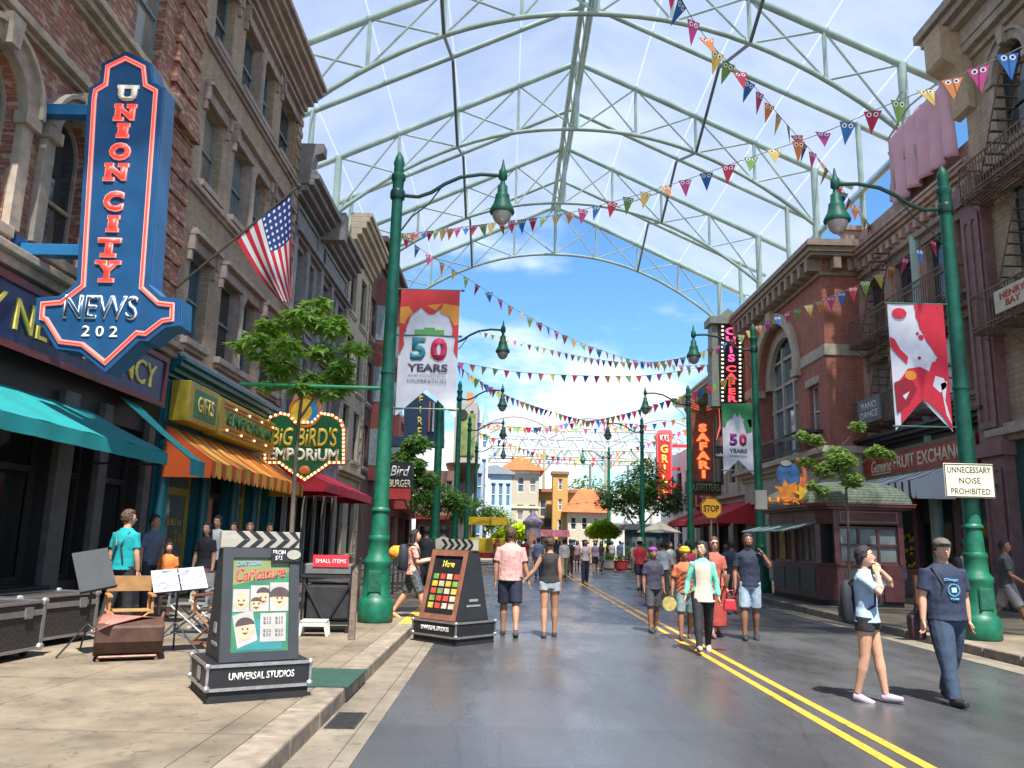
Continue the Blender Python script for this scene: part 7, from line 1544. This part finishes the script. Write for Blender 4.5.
for k_, (px, py, lb, rz, tc2) in enumerate(((668, 583, 'person in blue cap and white top beyond the pushchair', 170, (.5, .5, .52)), (680, 580, 'person in black dress right of the third right lamp post', 10, (.03, .03, .03)), (690, 582, 'person in orange top half hidden beyond the turban', 180, (.5, .2, .06)), (697, 579, 'person in pale grey far right under the red awning', 0, (.4, .4, .42)), (651, 575, 'person in dark green walking beyond the pushchair', 185, (.04, .12, .06)), (634, 573, 'person in beige between the red shirt and the planter', 5, (.45, .38, .28)), (534, 564, 'tiny person in white left of the ochre tower', 180, (.55, .55, .55)), (515, 566, 'tiny person in teal just past the pink shirt', 0, (.05, .25, .28)), (708, 586, 'person in purple behind the mint cardigan', 180, (.2, .06, .25)), (700, 600, 'person in yellow top following the mint cardigan', -5, (.5, .38, .08)), (727, 598, 'person in pale blue shirt behind the phone caller', 175, (.2, .3, .42)), (664, 598, 'person in dark shorts and white vest left of the turban', 175, (.45, .45, .45)), (578, 560, 'tiny person in brown at the end of the yellow lines', 0, (.2, .12, .07)))):
    FARP.append(((px, py), lb, rz, 1.6+.03*(k_ % 5), ('t', tc2), (('shorts', 'trousers')[k_ % 2], (.05+.03*(k_ % 3), .05+.03*(k_ % 3), .08)), 'fm'[k_ % 2]))
for (px, py), lb, rz, h_, tp, bt, kd in FARP:
    x, y = G(px, py); a = random.uniform(6, 16)
    P, *_ = person(lb, x, y, rz, h_, kd == 'f', legs=((a, .02, 2), (-a, .02, a)), top=tp, bot=bt, hair='long' if kd == 'f' else 'short', hairm=random.choice([HB, HBR]), skin=random.choice('lmd'), q=0)
    if kd == 'hat': MB().lathe([(.17, 1.70), (.175, 1.71), (.10, 1.73), (.095, 1.80), (.05, 1.84)], n=14).build('sun_hat', M('straw', (.45,.38,.26), .8), P)
x, y = G(652, 592); t = thing('pushchair', 'dark pushchair between the red shirted and pink topped walkers', 'pushchair', (x, y+.3, 0), 180)
m = MB(); [m.tube([(s*.22, -.35, .12), (s*.22, .1, .6), (s*.22, .4, 1.05)], .018, 6) for s in (-1, 1)]; [m.tube([(s*.22, .35, .12), (s*.22, -.05, .6)], .018, 6) for s in (-1, 1)]; m.tube([(-.22, .4, 1.05), (.22, .4, 1.05)], .02, 6); m.build('frame', BLK, t)
MB().prism([(-.3, .35), (.15, .35), (.3, .85), (.1, 1.05), (-.25, .9)], -.21, .21, 'x').build('seat', M('pushchair_navy', (.02,.03,.06), .8, .2), t, bevel=.03)
for sx_ in (-.25, .25):
    for y_ in (-.35, .35): w_ = MB(); w_.tube([(sx_-.02, y_, .12), (sx_+.02, y_, .12)], .12, 14); w_.build('wheel', BLK, t)
# --- left side
x, y = G(411, 618, .15)
P, *_ = person('person in peach floral top and dark patterned shorts stepping left near the big lamp post', x, y, 95, 1.62, True, legs=((22, .02, 4), (-18, .02, 16)), arms=(((-.1, -.3, -1), (-.1, -1, .2)), ((.1, -.3, -1), (.0, -1, .3))), top=('t', M('floral_peach', (.55,.26,.20), .8, .55, 22)), bot=('shorts', M('floral_dark', (.07,.08,.09), .8, .9, 30)), shoe=(.4,.25,.1), hair='long', skin='l', q=1, z=.15, head=(0, -12))
backpack('bulky dark backpack on the floral top wearer', P, 0, .21, 1.18, (.015,.018,.03), (.17, .12, .26))
t = thing('soft_toy', 'orange yellow soft bundle held up by the floral top wearer', 'bundle', (x-.32, y, 1.32)); MB().ell((0, 0, 0), (.16, .12, .14)).ell((.1, .02, -.05), (.10, .09, .09)).build('bundle', M('orange_fluff', (.72,.28,.02), .9, .4, 14, bump=.02), t, smooth=True)
x, y = G(440, 592, .15); person('person in pale patterned shirt seen from behind near the menu stand', x+.15, y-1.5, 180, 1.74, top=('t', M('pale_pattern', (.45,.46,.38), .8, .4, 12)), bot=('trousers', (.10,.14,.08)), q=1, z=.15)
x, y = G(424, 598, .15); person('person in black with shoulder bag between the lamp post and the pale shirt', x, y, 170, 1.70, top=('t', (.02,.02,.025)), bot=('trousers', (.03,.03,.035)), q=0, z=.15)
P, *_ = person('seated look person in teal shirt with dark suspenders seen from behind at the black shop', -5.65, 12.2, 168, 1.74, top=('t', (.0,.25,.27)), bot=('trousers', (.02,.02,.025)), skin='l', hairm=HBR, q=1, z=.15, head=(-40, 0)); P['label'] = 'person in teal shirt with dark suspenders seen from behind at the black shop door'
m = MB()
for s in (-1, 1): m.tube([(s*.09, .145, 1.02), (s*.04, .15, 1.25), (s*.11, .07, 1.45)], .012, 6)
m.build('suspenders', BLK, P)
person('person in grey blue shirt with dark hair beside the blue shop column', -6.2, 14.4, 60, 1.72, top=('t', (.10,.12,.16)), bot=('trousers', (.03,.03,.04)), q=1, z=.15)
person('child in orange shirt next to the grey blue shirt', -5.85, 14.3, 20, 1.25, top=('t', (.6,.16,.03)), bot=('shorts', (.05,.05,.08)), q=0, z=.15)
x, y = G(207, 610, .15); person('person in black top and plum tartan skirt with long hair left of the poster stand', -5.55, 15.2, -5, 1.62, True, top=('t', (.012,.012,.015)), bot=('skirt', M('plum_tartan', (.16,.04,.07), .8, .5, 20)), hair='long', skin='l', q=1, z=.15)
person('smiling person in white t shirt behind the tartan skirt', -6.0, 17.0, -5, 1.78, top=('t', (.55,.55,.58)), bot=('trousers', (.04,.05,.08)), skin='l', q=1, z=.15)
person('person with black hair peering over the clapper stand', -5.75, 17.3, 0, 1.66, True, top=('t', (.05,.05,.06)), bot=('trousers', (.03,.03,.03)), skin='l', q=1, z=.15)
person('person with reddish hair peering over the clapper stand', -5.45, 17.4, 15, 1.66, True, top=('t', (.35,.15,.08)), bot=('trousers', (.03,.03,.03)), hair='long', hairm=M('hair_red', (.22,.07,.03), .5, .3, 30), skin='l', q=1, z=.15)
person('dark haired person rightmost of the onlookers behind the clapper stand', -5.1, 17.6, 40, 1.66, top=('t', (.02,.02,.03)), bot=('trousers', (.03,.03,.03)), skin='m', q=1, z=.15)
# --- right pavement
p = at(1012, 634, Z=.15); P, *_ = person('person in charcoal t shirt and grey shorts walking behind the thick lamp post', p.x, p.y, 60, 1.70, legs=((24, .02, 4), (-22, .02, 20)), arms=(((-.15, -.2, -1), (-.1, -.8, -.5)), ((.15, .2, -1), (.05, -.3, -1))), top=('t', (.05,.055,.06)), bot=('shorts', (.24,.23,.23)), skin='d', q=1, z=.15, head=(-30, 0))
P, *_ = person('person in white vest with black backpack beside the thick lamp post', p.x+.15, p.y+1.5, 75, 1.66, top=('tank', (.6,.58,.56)), bot=('shorts', (.35,.28,.25)), skin='m', q=1, z=.15); backpack('black backpack on the white vest wearer', P, 0, .19, 1.2, (.01,.01,.012), (.13, .08, .2))
P, *_ = person('pale statue like seated figure in light suit outside the fruit shop', 12.2, 25.3, -30, 1.66, legs=((80, .05, 80), (80, .05, 80)), top=('long', (.36,.35,.36)), bot=('trousers', (.36,.35,.36)), skin='m', hairm=HBR, q=0, z=.15, seat=.5)
t = thing('bench', 'dark bench under the pale suited seated figure', 'bench', (12.2, 25.4, .15), -30); MB().box(-.7, .7, -.2, .25, .42, .47).build('seat', WOODD, t); m = MB(); [m.box(x-.03, x+.03, -.18, .2, 0, .42) for x in (-.6, .6)]; m.build('leg', BLK, t); MB().box(-.7, .7, .25, .29, .5, .85).build('backrest', WOODD, t)
person('person with brown hair near the shop window at the right edge of the pavement', 12.6, 20.5, 40, 1.66, True, top=('t', (.22,.14,.08)), bot=('trousers', (.05,.05,.06)), hair='long', hairm=HBR, q=0, z=.15)

# ============================================================ split repeated pieces of one part into parts of their own
def split_parts(names):
    for o in list(bpy.data.objects):
        if o.type != 'MESH' or o.name.split('.')[0] not in names or not o.parent or o.children or o.data.users > 1: continue
        me_ = o.data; n_ = len(me_.vertices); par = list(range(n_))
        def find(i):
            while par[i] != i: par[i] = par[par[i]]; i = par[i]
            return i
        for e in me_.edges: a, b = find(e.vertices[0]), find(e.vertices[1]); par[a] = b
        isl = {}
        for i in range(n_): isl.setdefault(find(i), []).append(i)
        bb = []
        for k, vs_ in isl.items():
            c = [me_.vertices[i].co for i in vs_]; bb.append([[k], [min(v[j] for v in c)-.012 for j in range(3)], [max(v[j] for v in c)+.012 for j in range(3)]])
        ch = True
        while ch:
            ch = False
            for i in range(len(bb)):
                for j in range(i+1, len(bb)):
                    if all(bb[i][1][k] <= bb[j][2][k] and bb[j][1][k] <= bb[i][2][k] for k in range(3)):
                        bb[i] = [bb[i][0]+bb[j][0], [min(a, b) for a, b in zip(bb[i][1], bb[j][1])], [max(a, b) for a, b in zip(bb[i][2], bb[j][2])]]; del bb[j]; ch = True; break
                if ch: break
        if len(bb) < 2 or len(bb) > 40: continue
        nm = o.name.split('.')[0]; mt = me_.materials[0]; mods = [(m.width) for m in o.modifiers if m.type == 'BEVEL']; sm_f = me_.polygons[0].use_smooth
        for grp in bb:
            keep = {}; m = MB()
            for k in grp[0]:
                for i in isl[k]: keep[i] = len(m.v); m.v.append(tuple(me_.vertices[i].co))
            m.f = [tuple(keep[i] for i in p.vertices) for p in me_.polygons if p.vertices[0] in keep]
            q = m.build(nm, mt, o.parent, smooth=sm_f, bevel=mods[0] if mods else 0); q.matrix_parent_inverse = o.matrix_parent_inverse.copy(); q.location = o.location; q.rotation_euler = o.rotation_euler; q.scale = o.scale
        bpy.data.objects.remove(o)
split_parts({'pillar', 'column', 'pilaster', 'bracket', 'post', 'corner_post', 'leg', 'latch', 'caster', 'support_rod', 'pole', 'panel_trim', 'fin', 'bag', 'web', 'rod', 'small_awning', 'panel', 'red_splat', 'window_display', 'fruit_display', 'leaf_splash', 'portrait_card', 'bay_window', 'cornice', 'orange_splash', 'red_splash', 'side_ribbon', 'white_streak', 'side_window', 'counter', 'trim_line', 'balcony', 'stripe', 'support', 'canopy_frame', 'dish', 'wheel', 'papers', 'print', 'numeral_accent', 'side_emblem', 'corner_pier', 'stone_trim', 'shop_cornice', 'marquee'})
